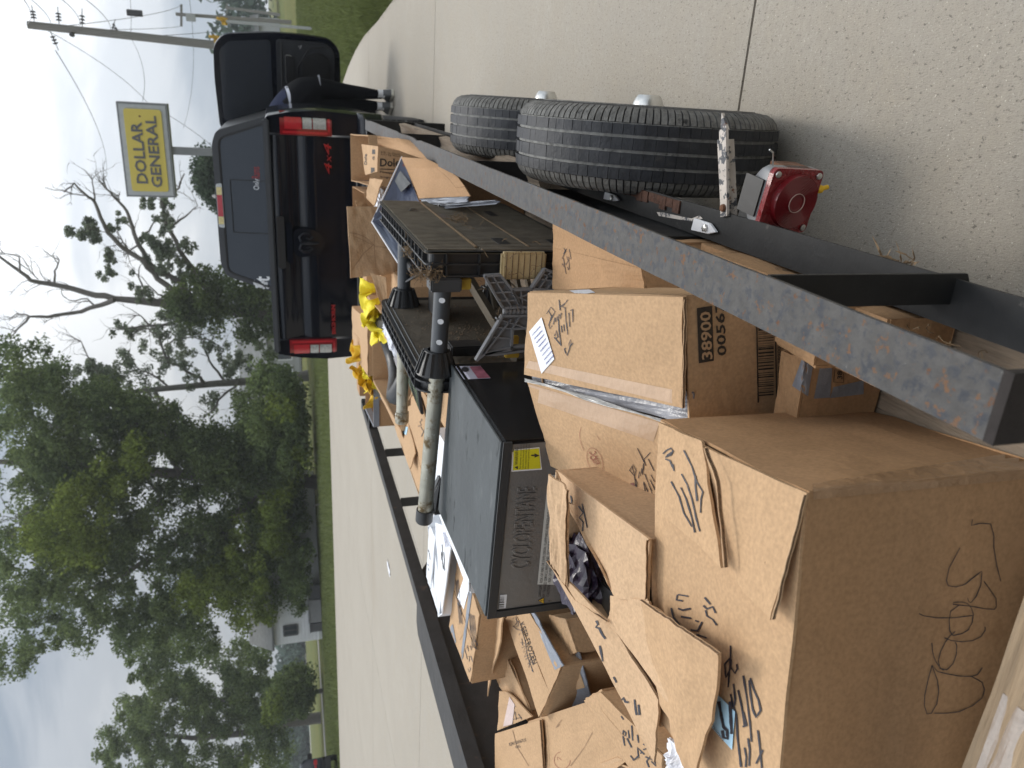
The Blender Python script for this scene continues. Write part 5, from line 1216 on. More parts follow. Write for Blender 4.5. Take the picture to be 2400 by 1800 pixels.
# ------------------------------------------------------------------ mini fridge
zt = .92
T = P4([(1028,1195,zt),(1058,852,zt),(1177,1036,zt),(1139,1448,zt)])
fc = sum(T, V(0,0,0))/4; FR = thing('mini_fridge', 'black mini fridge with a grey embossed back and dusty top among the boxes', 'fridge', (fc.x, fc.y, .43))
Bo = [V(p.x, p.y, .455) for p in T]
m = MB(); m.hexa([p-V(0,0,.004) for p in T], Bo); m.build('cabinet', FRBLK, FR, bev=.006)
m = MB(); cc = sum(T, V(0,0,0))/4; m.hexa([cc+(p-cc)*.992+V(0,0,.002) for p in T], [cc+(p-cc)*.992-V(0,0,.003) for p in T]); ftop = m.build('top_panel', FRTOP, FR, bev=.0015)
uf = (T[2]-T[3]).normalized(); nf = V(uf.y, -uf.x, 0)*1
if nf.y > 0: nf = -nf
Wf = (T[2]-T[3]).length
def fp(u, z, d=0): return T[3]+uf*u+nf*d+V(0,0,z-zt)
m = MB(); m.prism([fp(.022,zt-.026,-.002), fp(.022,.47,-.002), fp(Wf-.008,.47,-.002), fp(Wf-.008,zt-.024,-.002)], nf*.004); fb = m.build('back_panel', FRGREY, FR)
m = MB(); z = .46
m.prism([fp(0,zt-.002,.0), fp(0,zt-.024,0), fp(Wf,zt-.022,0), fp(Wf,zt-.002,0)], nf*.006); m.prism([fp(0,zt-.0245,.0), fp(0,.46,0), fp(.020,.46,0), fp(.020,zt-.0245,0)], nf*.006); m.build('back_rim', mat('fridge_rim', (.030,.032,.034), rough=.45), FR)
BF = bvh(fb)
uvt, _f = textmesh('CYCLOPENTANE')
text_px(BF, 'CYCLOPENTANE', [(1243,1331),(1257,1140),(1213,1142),(1198,1333)], mat('embossed_letter_shade', (.17,.17,.168), rough=.35, metal=.7, bump=0), FR, 'embossed_lettering', off=.0006)  # flat dark copy: the shaded edge of the emboss painted on
text_px(BF, 'CYCLOPENTANE', [(1241.4,1331.6),(1255.4,1140.6),(1211.4,1142.6),(1196.4,1333.6)], mat('embossed_letter_highlight', (.50,.50,.49), rough=.3, metal=.5, bump=0), FR, 'embossed_lettering', off=.0012)  # flat pale copy, shifted: the emboss highlight painted on
text_px(BF, 'CYCLOPENTANE', [(1242.3,1331.2),(1256.3,1140.2),(1212.3,1142.2),(1197.3,1333.2)], FRGREY, FR, 'embossed_lettering', off=.0018)
warn = patch_px(BF, [(1254,1421),(1345,1421),(1345,1120),(1285,1110)], mat('off_white_label', (.62,.615,.57), rough=.5, bump=0), FR, 'warning_strip', .0009)
LINES = ['DANGER - RISK OF FIRE OR EXPLOSION. FLAMMABLE REFRIGERANT USED. TO BE REPAIRED ONLY', 'BY TRAINED SERVICE PERSONNEL. DO NOT PUNCTURE REFRIGERANT TUBING.', 'CAUTION - RISK OF FIRE OR EXPLOSION. FLAMMABLE REFRIGERANT USED.']
for k, (s, e_) in enumerate(zip(LINES, (1110, 1172, 1190))):
    X0 = 1267.5+k*9.5; f = (1397-e_)/(1397-1110); text_px(BF, s, [(X0,1397),(X0+31*f,e_),(X0+31*f-6.5,e_),(X0-6.5,1397)], INKP, FR, 'warning_text', off=.0016)
for k, X in enumerate((1259.5, 1278.5)):
    m = MB(); q = [cast(BF, *p, .0016) for p in ((X,1406.5),(X+15.5,1414.5),(X+15.5,1398.5))]; m.add(q, [(0,1,2)]); m.build('hazard_triangle', INKP, FR, fix=False)
    q = [cast(BF, *p, .0022) for p in ((X+2.5,1406.5),(X+14,1412.6),(X+14,1400.4))]; m = MB(); m.add(q, [(0,1,2)]); m.build('hazard_triangle', AMBER, FR, fix=False)
    strokes(BF, [[(X+6,1406.5),(X+10.5,1406.5)],[(X+12,1406.5),(X+13,1406.5)]], INKP, FR, 2.2, 'hazard_mark', .0028)
patch_px(BF, [(1201,1036),(1262,1030),(1270,1100),(1198,1105)], WHITE, FR, 'label_border', .0012, 4)
patch_px(BF, [(1204,1039.5),(1261,1034),(1267,1097),(1201.5,1101.5)], YLAB, FR, 'yellow_label', .0018, 4)
text_px(BF, 'WARNING', [(1213,1088),(1214.5,1048),(1207,1048),(1205,1088)], INKP, FR, 'warning_text', off=.0024)
m = MB(); q = [cast(BF, *p, .0024) for p in ((1205,1094),(1213,1098.5),(1213,1091))]; m.add(q, [(0,1,2)]); m.build('hazard_triangle', INKP, FR, fix=False)
for k, s in enumerate(('For security, you need to', 'remove the foam pad above', 'the compressor before the', 'device is powered on')):
    X0 = 1221+k*6.2; text_px(BF, s, [(X0,1098),(X0+2.5,1040),(X0-2.3,1040),(X0-4.6,1098)], INKP, FR, 'warning_text', off=.0024)
strokes(BF, [[(1244,1066),(1253,1066)]], INKP, FR, 4, 'arrow', .0024); m = MB(); m.add([cast(BF, *p, .0024) for p in ((1252,1061.5),(1264,1066.5),(1252,1071.5))], [(0,1,2)]); m.build('arrow_head', INKP, FR, fix=False)
patch_px(BF, [(1156,1395),(1188,1392.5),(1184,1435),(1153,1438)], WHITE, FR, 'barcode_label', .0014, 4)
r_ = random.Random(4); y = 1399
while y < 1432: w_ = r_.choice((.8,1.4,2.2)); strokes(BF, [[(1157.5,y+.6),(1181,y-1)]], INKP, FR, w_, 'barcode_bar', .002); y += w_+r_.choice((1.1,1.8))
# right side: photo card; hinge lump on the far left corner
BS_ = bvh([o for o in FR.children if o.name.startswith('cabinet')][0])
PINKC = mat('photo_card', (.55,.42,.55), rough=.25, var=.1, vs=30, bump=0, spot=[((.35,.10,.16), 18, .5, .1, None)])
patch_px(BS_, [(1067,860),(1126,859),(1150,888),(1087,891)], mat('card_grey', (.50,.49,.58), rough=.25), FR, 'photo_card', .002, 4)
patch_px(BS_, [(1100,861),(1126,860),(1149,887),(1120,889)], mat('card_pink', (.36,.12,.17), rough=.25, var=.4, vs=40), FR, 'photo_card_tint', .0026, 4)
m = MB(); q = [cast(BS_, 1090+9*math.cos(a)*(1.0), 868+6*math.sin(a), .003) for a in [k*.52 for k in range(12)]]; m.add(q, [tuple(range(12))]); m.build('card_silhouette', INK, FR, fix=False)
m = MB(); p = T[0]; m.prism([p+V(-.02,.0,-.04), p+V(-.02,.0,.016), p+V(.05,.03,.012), p+V(.10,.03,-.008), p+V(.06,.0,-.04)], (0,.03,0)); m.build('hinge_cap', FRBLK, FR, bev=.004)

# ------------------------------------------------------------------ box A: tall carton lying behind the nearest one, 38900
def on_sphere(X, Y, c, Lr, far=True):
    d = ray(X, Y); o = CO-c; b = o.dot(d); q = b*b-(o.dot(o)-Lr*Lr); q = math.sqrt(max(q, 0)); return CO+d*(-b+(q if far else -q))
NR = PY(1604,695,1.02); FRr = on_sphere(1241,685, NR, .435)
e1 = (FRr-NR).normalized(); NSl = PP(1600,955, NR, V(0,1,0)); nA = (NSl-NR).cross(FRr-NR).normalized()
if nA.z < 0: nA = -nA
NSl = PP(1600,955,NR,nA); FSl = PP(1231,877,NR,nA); dn_ = nA*.028
NLl = PP(1547,1209,NR-dn_,nA); FLl = PP(1291,1092,NR-nA*.02,nA); SA = PP(1550,985,NR-dn_*.6,nA); SB = PP(1234,893,NR-nA*.006,nA)
NL0 = PP(1540,1209,NR-dn_,nA)
A_ = thing('cardboard_box', 'big taped carton with 38900 printed on its end and a handwritten note on top', 'cardboard box', (-.45,1.25,.42))
dwn = V(0,.03,-.206); m = MB()
corn = [FLl-nA*.006, FRr-nA*.004, NR-nA*.004, NLl.lerp(NSl,.0)-nA*.006]; NLb = NLl+ (NSl-NR).normalized()*.0
NLc = NR+(NSl-NR)*2.02-nA*.02; corn[3] = NLc-nA*.006
lo = [p+dwn for p in corn]
for k in range(4): a, b = corn[k], corn[(k+1) % 4]; m.panel([a, b, lo[(k+1) % 4], lo[k]], .0045, 12, .0014, 40+k)
m.add(lo, [(0,1,2,3)]); Ab = m.build('carton_body', C1, A_)
fA = flap(A_, [FRr+nA*.003, NR+nA*.003, NSl+nA*.003, FSl+nA*.003], C1, wob=.0022, seed=51, n=16)
fB = flap(A_, [SB, SA, NLl, FLl], C1, wob=.003, seed=52, n=16)
m = MB(); q = [p-nA*.022 for p in (FSl, NSl)]; m.panel([q[0]+(FSl-FRr)*.2, q[1]+(FSl-FRr)*.2, q[1]-(FSl-FRr)*.12, q[0]-(FSl-FRr)*.12], .003, 10, .006, 9); m.build('inner_flap', mat('shadowed_plastic', (.25,.25,.27), rough=.25, var=.3, vs=30, bump=.5), A_)
BA = bvh(fA, fB); BAe = bvh(Ab)
z1 = lambda L: [zs(l, 1200, 600, .27125) for l in L]
# the tape along the slit, each side
patch_px(BA, [(1233,862),(1240,845),(1602,918),(1600,951)], TAPE, A_, 'tape_strip', .0007, 12)
patch_px(BA, [(1240,900),(1236,935),(1532,1035),(1546,990)], TAPE, A_, 'tape_strip', .0007, 12)
flutes(A_, NR.lerp(NSl,.02)-nA*.001+V(0,-.003,0), NSl+V(0,-.003,0), nA, .005)
m = MB(); m.panel([SB+nA*.004, SA+nA*.004, SA.lerp(FSl,.0)+nA*.002+(NSl-SA)*.10, SB+nA*.002+(FSl-SB)*.5], .0008, 16, .005, 77, ragged=.05); m.build('torn_tape_edge', mat('frosted_tape', (.50,.49,.47), rough=.25, var=.2, vs=40, bump=.7, bs=80), A_)
# note and handwriting
nt_ = patch_px(BA, [(1242,777),(1271,743),(1301,841),(1271,875)], PAPER, A_, 'paper_note', .0022, 5)
HW = [[(1246+k*4.6+a*18, 775+k*9.5-a*20+math.sin(a*40+k)*2.2) for a in [i/26 for i in range(27)]] for k in range(1, 9)]
strokes(bvh(fA), HW, INKB, A_, 1.1, 'pen_writing', .0032)
Bks = z1([[(320,600),(345,520),(318,470),(300,500),(340,440),(375,480),(340,545),(322,590),(330,630),(350,600)], [(360,590),(375,530),(380,570),(395,520),(400,560),(412,500),(420,545),(430,490)], [(410,375),(420,470),(418,440),(470,400),(440,440),(470,450)], [(470,400),(485,375)],
 [(372,690),(385,640),(400,700),(372,715)], [(368,700),(430,775)], [(405,550),(410,640),(428,775)], [(430,600),(436,660)], [(450,590),(456,650)], [(462,440),(470,560),(486,680)], [(495,490),(502,610)], [(510,470),(528,458),(530,570)],
 [(455,800),(465,830),(480,860),(500,800),(515,760),(510,720),(495,760),(500,790),(530,750)], [(455,800),(470,795)]])
strokes(bvh(fA), Bks, INK, A_, 2.6)
# 38900 / 00567 and the barcode on the end
patch_px(BAe, [(1632,722),(1668,716),(1672,845),(1637,851)], INKP, A_, 'printed_block', .0012, 6)
text_px(BAe, '38900', [(1668.5,840),(1663.5,728),(1638,731),(1643,843)], mat('bare_card_digits', (.44,.285,.16), rough=.8, bump=0), A_, off=.0024, bold=True)
text_px(BAe, '00567', [(1702,832),(1696,706),(1674,708),(1680,834)], INKP, A_, off=.0014, bold=True)
strokes(BAe, [[(1770,640),(1776,943)]], INKP, A_, 4, 'barcode_frame'); strokes(BAe, [[(1814,660),(1819,938)]], INKP, A_, 4, 'barcode_frame')
r_ = random.Random(8); y = 672
while y < 925: w_ = r_.choice((1.2,2.2,3.6,5)); strokes(BAe, [[(1776,y+2),(1812,y-1)]], INKP, A_, w_, 'barcode_bar'); y += w_+r_.choice((1.6,2.6,4))
text_px(BAe, '1 00 38900', [(1829,884),(1828,812),(1821,812),(1822,884)], INKP, A_, off=.0014)
patch_px(BAe, [(1350,690),(1395,687),(1380,678),(1330,680)], PAPER, A_, 'shipping_label', .001, 4)
strokes(bvh(fB), z1([[(600,1480),(585,1540),(600,1620),(625,1680)], [(740,1550),(760,1590)]]), INKR, A_, .9, 'scuff')
z4 = lambda L: [zs(l, 1200, 1050, .27125) for l in L]
ell = [(720+72*math.cos(a)*.95+30*math.sin(a)*.5, 108+110*math.sin(a)+18*math.cos(a)) for a in [k*.2618 for k in range(25)]]
strokes(BA, z4([ell]), INKR, A_, 1.0, 'stamp_ring'); text_px(BA, 'QC', zs([(742,95),(738,22),(672,28),(676,100)], 1200, 1050, .27125), INKR, A_, 'stamp_text'); text_px(BA, 'PASSED', zs([(725,148),(768,128),(750,80),(690,100)], 1200, 1050, .27125), INKR, A_, 'stamp_text')
strokes(BA, z4([[(1040,150),(1060,230),(1075,330),(1060,240),(1020,190),(1050,140),(1075,190),(1060,250),(1085,300),(1075,345)], [(1095,260),(1105,200),(1115,240),(1125,170),(1130,230),(1140,130),(1140,190)], [(1088,0),(1160,150),(1140,100),(1200,35)], [(1180,90),(1230,195)], [(1140,300),(1165,420),(1160,410),(1185,380)], [(1150,220),(1235,440)], [(1140,290),(1220,470)], [(1205,230),(1235,290)], [(1195,270),(1240,360)]]), INK, A_, 2.4)
strokes(BA, z4([[(1040,300),(1055,345),(1090,370),(1085,390),(1050,360),(1035,320),(1060,310)]]), mat('brown_smudge', (.22,.10,.08), rough=.8), A_, 9, 'smudge')

# ------------------------------------------------------------------ box B: the nearest
zB = .80
NRb = PZ(1895,1152,zB); FRb = PZ(1553,985,zB); ub = V(-(FRb-NRb).y, (FRb-NRb).x, 0).normalized()
if ub.x > 0: ub = -ub
ub = (PZ(1833,1800,zB)-NRb).normalized()
NLb_ = NRb+ub*.50; FLb = FRb+ub*.50
B_, Bb, fl, T_, Bm_ = crate('largest nearest carton, scribbled on its near side, torn flaps on top', [FLb, FRb, NRb, NLb_], .42, C3, closed=False, seed=3, wob=.0025, n=14, contents=.03, inner=C1)
upB = V(0,0,1)
f1 = flap(B_, [FRb+upB*.004, NRb+ub*.012+upB*.003, NRb+ub*.50+upB*.004, FRb+ub*.5+upB*.003], C1, wob=.0028, seed=61, n=22)
f2 = flap(B_, [(1545,990,.812),(1640,1035,.812),(1703,1330,.828),(1541,1190,.814)], C1, wob=.003, seed=62, n=14, curl=.006)
f3 = flap(B_, [(1652,1048,.809),(1887,1156,.806),(1812,1452,.826),(1715,1345,.812)], C1, wob=.002, seed=63, n=14, curl=.004)
m = MB(); m.panel([PZ(1612,1024,.803), PZ(1895,1152,.803), PZ(1898,1190,.803), PZ(1660,1080,.803)], .004, 10, .003, 8); 
Bf = bvh(f1, f2, f3)
flutes(B_, PZ(1655,1050,.822), PZ(1683,1128,.826), upB, .0055, seed=1); flutes(B_, PZ(1683,1128,.826), PZ(1703,1330,.832), upB, .0055, seed=2); flutes(B_, PZ(1888,1160,.809), PZ(1813,1452,.829), upB, .004, seed=3)
patch_px(bvh(Bb), [(1905,1135),(2420,1055),(2420,1120),(1905,1170)], mat('brown_tape', (.36,.22,.12), rough=.3, var=.12, vs=16, bump=.5), B_, 'corner_tape', .0012, 16)
z6 = lambda L: [zs(l, 2000, 1200, .3616) for l in L]
strokes(bvh(Bb), z6([[(765,45),(760,85),(820,70),(885,75),(905,150),(905,230),(925,350),(950,445)], [(685,230),(615,360),(597,440),(610,475),(660,483),(720,465),(780,415),(828,380),(820,470),(790,545),(755,585),(740,575),(735,555)],
 [(840,445),(880,500),(920,560),(920,610),(910,628),(850,625),(760,608),(640,595),(645,582),(700,580),(735,590),(760,620),(772,660),(765,710),(740,760),(700,785),(640,797),(620,770),(615,700),(625,640),(680,600)],
 [(420,655),(450,670),(540,683),(640,683),(765,668)], [(655,770),(620,800),(590,840),(560,900),(545,960),(555,1010),(600,1020),(640,980),(662,920),(665,860),(655,840)],
 [(585,812),(630,830),(700,838),(770,830),(820,805),(848,765),(848,740)], [(503,845),(508,900),(525,960),(560,1010),(580,1022)],
 [(505,990),(480,1080),(458,1180),(455,1250),(472,1305),(500,1300),(535,1240),(548,1160),(540,1090),(515,1020),(505,990),(540,1030),(600,1045),(680,1060),(760,1062),(800,1050),(830,1005)], [(760,1062),(830,1100),(845,1150),(830,1200),(770,1250),(680,1290),(600,1300),(520,1300)]]), INK, B_, 2.6)
strokes(Bf, z4([[(1310,50),(1340,20),(1380,0),(1395,30),(1350,60),(1330,80),(1380,60),(1400,20)],[(1330,95),(1370,110),(1405,200),(1395,140)],[(1490,20),(1560,160),(1600,290),(1655,380),(1640,440),(1635,560)],[(1590,240),(1590,330),(1605,460)],[(1470,225),(1520,320),(1560,440),(1600,620),(1630,720)],[(1465,340),(1510,440),(1560,600),(1585,730)],[(1380,290),(1450,420),(1490,560),(1560,680)]]), INK, B_, 4.5)
strokes(Bf, z4([[(1440,1265),(1530,1280)],[(1435,1265),(1425,1310),(1480,1320)],[(1440,1385),(1480,1400),(1550,1385)],[(1465,1455),(1555,1470)],[(1380,1380),(1400,1460),(1460,1540)],[(1550,1570),(1610,1580),(1650,1500)],[(1590,1490),(1620,1500)],[(1600,1610),(1690,1640)],[(1670,1290),(1720,1350)],[(1660,1360),(1690,1390),(1740,1370),(1765,1425)],[(1680,1400),(1690,1450),(1740,1480),(1775,1530)]]), INK, B_, 5.5)
z7 = lambda L: [zs(l, 1600, 1350, .27125) for l in L]
strokes(Bf, z7([[(420,600),(420,700),(400,960)],[(425,700),(370,760),(380,880),(420,800),(425,720)],[(415,780),(460,840),(480,800),(475,760)],[(445,930),(460,1060),(455,1120)],[(485,985),(515,1120),(540,1290)],[(530,860),(560,1050),(590,1300),(600,1430)],[(590,880),(620,980),(660,1070),(680,1160),(640,1220),(610,1150),(590,1010),(580,900)],[(420,1020),(440,1110),(470,1200),(480,1400),(510,1650)],[(530,1170),(560,1290),(525,1300)],[(570,1400),(585,1500),(580,1640)],[(540,1480),(555,1560),(550,1650)],[(655,1330),(670,1450),(690,1660)],[(700,1500),(640,1620)]]), INK, B_, 5.5)
patch_px(Bf, zs([(250,958),(465,1170),(438,1500),(228,1270)], 1600, 1350, .27125), BLUEP, B_, 'price_label', .0022, 6)
strokes(Bf, z7([[(330,1080),(350,1200),(370,1300),(400,1330),(405,1400),(370,1390),(360,1330)],[(425,1080),(440,1360)]]), INK, B_, 9, off=.0034)
for s, a, b in (('CS', (272,1060), (290,1092)), ('0.25X14.75', (215,1080), (300,1180)), ('9-NASHVILLE', (275,1270), (380,1412)), ('TN', (230,1225), (245,1262))):
    q = zs([a, b, (b[0]-0, b[1]), (a[0], a[1])], 1600, 1350, .27125); dx, dy = q[1][0]-q[0][0], q[1][1]-q[0][1]; l = math.hypot(dx, dy); nx_, ny_ = dy/l, -dx/l; h_ = 6 if s != '0.25X14.75' else 4
    text_px(Bf, s, [q[1], q[0], (q[0][0]-nx_*h_, q[0][1]-ny_*h_), (q[1][0]-nx_*h_, q[1][1]-ny_*h_)], INKP, B_, off=.0036)
m = MB(); q = cast(bvh(Bb, f1), 1886, 1142, .001)
# ------------------------------------------------------------------ box C: torn open carton left of the nearest
FLc, FRc = PZ(1291,1316,.855), PZ(1304,1103,.855); NRc, NLc_ = PZ(1521,1264,.815), PZ(1548,1700,.80)
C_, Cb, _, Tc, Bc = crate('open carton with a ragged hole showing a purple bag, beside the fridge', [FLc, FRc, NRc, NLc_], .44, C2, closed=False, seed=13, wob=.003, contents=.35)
upc = V(0,0,1)
cA = flap(C_, [(1304,1103,.86),(1521,1264,.822),(1517,1410,.820),(1440,1400,.826)], C2, seed=71, n=14, wob=.003)
cA2 = flap(C_, [(1304,1103,.86),(1440,1400,.826),(1412,1342,.838),(1330,1190,.852)], C2, seed=72, n=10, wob=.003)
cD = flap(C_, [(1286,1111,.895),(1331,1148,.885),(1325,1375,.872),(1288,1315,.89)], C2, seed=73, n=14, wob=.004, ragged=.05)
cE = flap(C_, [(1284,1314,.885),(1424,1456,.840),(1545,1640,.822),(1535,1785,.812)], C2, seed=74, n=14, wob=.003)
cE2 = flap(C_, [(1432,1396,.828),(1519,1408,.822),(1600,1700,.826),(1424,1456,.838)], C2, seed=75, n=12, wob=.003)
cF = flap(C_, [(1502,1406,.838),(1684,1531,.852),(1628,1835,.832),(1545,1650,.826)], C1, seed=76, n=18, wob=.005, ragged=.02, lab='flap folded over onto the nearest carton')
fl1 = PZ(1502,1406,.841); fl2 = PZ(1684,1531,.855)
for a, b, k in ((PZ(1331,1150,.887), PZ(1327,1260,.88), 1), (PZ(1327,1260,.88), PZ(1333,1375,.868), 2), (PZ(1284,1314,.887), PZ(1350,1405,.863), 3), (PZ(1350,1405,.863), PZ(1424,1456,.843), 4), (PZ(1518,1266,.825), PZ(1515,1405,.823), 5), (fl1, fl2, 6), (PZ(1690,1480,.80), PZ(1690,1481,.80), 7)):
    if (a-b).length > .01: flutes(C_, a, b, upc+V(0,-.5,0), .0055, seed=k)
BC = bvh(*[o for o in (cA, cA2, cD, cE, cE2, cF) if o])
z5 = lambda L: [zs(l, 1050, 1350, .27125) for l in L]
strokes(BC, z5([[(1285,385),(1300,420),(1280,440),(1310,450),(1340,510),(1365,540)], [(1315,600),(1335,700),(1350,810),(1345,860),(1365,885),(1385,840),(1365,805)], [(1410,990),(1430,1000),(1415,1040),(1450,1050),(1480,1040),(1470,1080),(1505,1070),(1520,1050),(1535,1085),(1565,1090)], [(1615,1065),(1625,1150),(1635,1200)], [(1650,1110),(1660,1200)], [(1435,870),(1460,920)]]), INK, C_, 6)
strokes(BC, z4([[(490,470),(515,480),(520,450),(510,410)], [(515,740),(550,790)], [(510,690),(560,720),(520,650),(580,700)], [(580,500),(620,560),(585,600),(620,640),(610,760)], [(610,480),(655,690)], [(580,745),(590,755)]]), INK, C_, 3.5)
# what is inside: crumpled purple bag and a dark box with a gold edge
PUR = mat('purple_film', (.028,.018,.036), rough=.3, var=.3, vs=20, bump=.4)
c = PZ(1365,1350,.80); crumple('plastic_bag', 'crumpled dark purple plastic bag inside the torn carton', 'bag', c, (.09,.10,.045), PUR, 3, flat=1)
m = MB(); p = P4([(1372,1335,.80),(1440,1390,.80),(1425,1540,.785),(1350,1440,.785)]); m.hexa(p, [q-V(0,0,.08) for q in p]); o = m.build('product_box', mat('near_black_card', (.012,.011,.010), rough=.4), None, bev=.003); tag(o, 'near-black product box with a gold stripe inside the torn carton', 'box')
patch_px(bvh(o), [(1352,1392),(1362,1380),(1426,1448),(1421,1462)], mat('gold_stripe', (.30,.24,.05), rough=.4), o, 'gold_stripe')

# ------------------------------------------------------------------ small carton behind the rail: 4/5/17
m_, Db, dfl, _, _ = crate('carton dated 4/5/17 in ink, half hidden behind the rusty rail', [PZ(1298,677,.667), PZ(1296,553,.667)+V(.08,0,0), V(-.265,1.42,.66), PZ(1520,690,.66)], .42, C3, seed=23)
strokes(bvh(Db, *dfl), [zs(l, 1000, 200, .3165) for l in [[(1020,1205),(1030,1230),(1015,1250),(1035,1215)], [(1005,1285),(1040,1210)], [(1010,1325),(1030,1320),(1020,1345),(1005,1320)], [(1015,1280),(1035,1395)], [(1040,1265),(1050,1300),(1035,1330)], [(1045,1345),(1055,1370)], [(1060,1215),(1072,1290)], [(1055,1270),(1060,1365)]]], INK, m_, 1.6)
crate('brown carton lying under the frame rail by the white reflector', [V(-.50,1.40,.52), V(-.262,1.40,.52), V(-.262,1.31,.52), V(-.50,1.31,.52)], .42, C3, seed=24)
e_, Eb, ef, _, _ = crate('flat carton with printed rows of letters squeezed against the right rail', [V(-.36,1.30,.555), V(-.262,1.30,.555), V(-.262,.835,.545), V(-.36,.835,.545)], .42, C3, seed=25)
BE = bvh(*ef, Eb)
z2 = lambda L: [zs(l, 1600, 500, .27125) for l in L]
for s, q in (('100058005001', [(335,445),(560,520),(575,510),(340,430)]), ('TECHADSCODE', [(385,430),(640,510),(650,500),(395,415)]), ('CUT HERE', [(800,490),(910,510),(915,495),(800,470)])): text_px(BE, s, zs(q, 1600, 500, .27125), INKP, e_, off=.0016)
patch_px(BE, zs([(165,430),(240,415),(240,455),(200,450)], 1600, 500, .27125), DUCT, e_, 'tape_tab', .001, 3)
f_, Fb, ff, _, _ = crate('brown carton with a black UP arrow standing on the deck behind the post', [V(-.345,1.00,.60), V(-.262,1.00,.60), V(-.257,.90,.60), V(-.352,.90,.60)], .42, C3, seed=26)
BFx = bvh(Fb)
m = MB(); m.add([cast(BFx, *p, .0015) for p in zs([(1755,950),(1800,910),(1805,930),(1875,922),(1880,965),(1808,968),(1805,988)], 1600, 500, .27125)], [tuple(range(7))]); m.build('printed_arrow', INKP, f_, fix=False)
text_px(BFx, 'UP', zs([(1897,958),(1897,915),(1880,915),(1880,958)], 1600, 500, .27125), INKP, f_, bold=True)
strokes(BFx, z2([[(1545,930),(1570,940),(1560,965),(1540,970),(1520,960)], [(1540,970),(1500,965),(1520,1000),(1570,1000),(1600,1020),(1640,1000),(1640,975),(1600,975)], [(1610,1000),(1640,1020)]]), INKP, f_, 1.6, 'printed_figure')
g_, Gb, gf, _, _ = crate('duct-taped carton with a boxed 38 label between the two biggest boxes', [V(-.62,1.01,.555), V(-.365,1.01,.575), V(-.36,.95,.575), V(-.62,.95,.555)], .42, C3, seed=27)
BG_ = bvh(Gb, *gf)
patch_px(BG_, zs([(1050,1215),(1130,1265),(1080,1580),(950,1490)], 1600, 500, .27125), DUCT, g_, 'duct_tape_strip'); patch_px(BG_, zs([(1190,1290),(1290,1340),(1270,1590),(1130,1600)], 1600, 500, .27125), DUCT, g_, 'duct_tape_strip')
patch_px(BG_, zs([(1300,1500),(1560,1440),(1560,1560),(1270,1595)], 1600, 500, .27125), DUCT, g_, 'duct_tape_strip')
text_px(BG_, '38', zs([(1375,1430),(1375,1360),(1330,1360),(1330,1430)], 1600, 500, .27125), INKP, g_, bold=True); strokes(BG_, z2([[(1310,1350),(1300,1455),(1385,1460)], [(1385,1380),(1385,1460)]]), INKP, g_, 1.5, 'printed_frame')

# ------------------------------------------------------------------ folding plastic shelf cart lying on its side
CT = thing('plastic_shelf_unit', 'dirty black plastic shelf unit lying on its side, round legs pointing left', 'shelf unit', (-.7, 2.4, .42))
def slab(x0, x1, y0, y1, z0, z1, mt, name, r=.03, open_left=True):
    """shelf on edge: ribbed skirt all round, panel on the right side"""
    m = MB(); fr = rpoly([(y0,z0),(y0,z1),(y1,z1),(y1,z0)], r, 5); n_ = len(fr); w_ = x1-x0
    m.prism([V(x1-.006,a,b) for a, b in fr], (.006,0,0)); o = m.build(name, mt, CT)
    m = MB()
    for lev in (0, .46, .94):
        a_ = x0+w_*lev; m.add([V(a_,a,b) for a, b in fr]+[V(a_+.005,a,b) for a, b in fr]+[V(a_, (a-(y0+y1)/2)*.965+(y0+y1)/2, (b-(z0+z1)/2)*.93+(z0+z1)/2) for a, b in fr]+[V(a_+.005, (a-(y0+y1)/2)*.965+(y0+y1)/2, (b-(z0+z1)/2)*.93+(z0+z1)/2) for a, b in fr],
          [f for i in range(n_) for f in ((i,(i+1)%n_,(i+1)%n_+n_,i+n_), (i,i+2*n_,(i+1)%n_+2*n_,(i+1)%n_), (i+n_,(i+1)%n_+n_,(i+1)%n_+3*n_,i+3*n_), (i+2*n_,i+3*n_,(i+1)%n_+3*n_,(i+1)%n_+2*n_))])
    m.build('skirt_rib', BPLA, o)
    m = MB(); q = .012; m.add([V(x,(a-(y0+y1)/2)*k+(y0+y1)/2,(b-(z0+z1)/2)*k2+(z0+z1)/2) for x, k, k2 in ((x0+.004,.972,.945),(x1,.972,.945)) for a, b in fr], [(i,(i+1)%n_,(i+1)%n_+n_,i+n_) for i in range(n_)]); m.build('skirt_wall', BPLA, o)
    m = MB()
    k = y0+.05
    while k < y1-.03: m.box(x0, x1, k, k+.004, z1-.022, z1); k += .058
    k = z0+.06
    while k < z1-.03: m.box(x0, x1, y0, y0+.018, k, k+.004); k += .09
    tag(m.build('skirt_divider', BPLA, o), kind='stuff'); return o
s1 = slab(-.460, -.391, 1.95, 2.89, .52, 1.0, DPLA, 'shelf', .02)
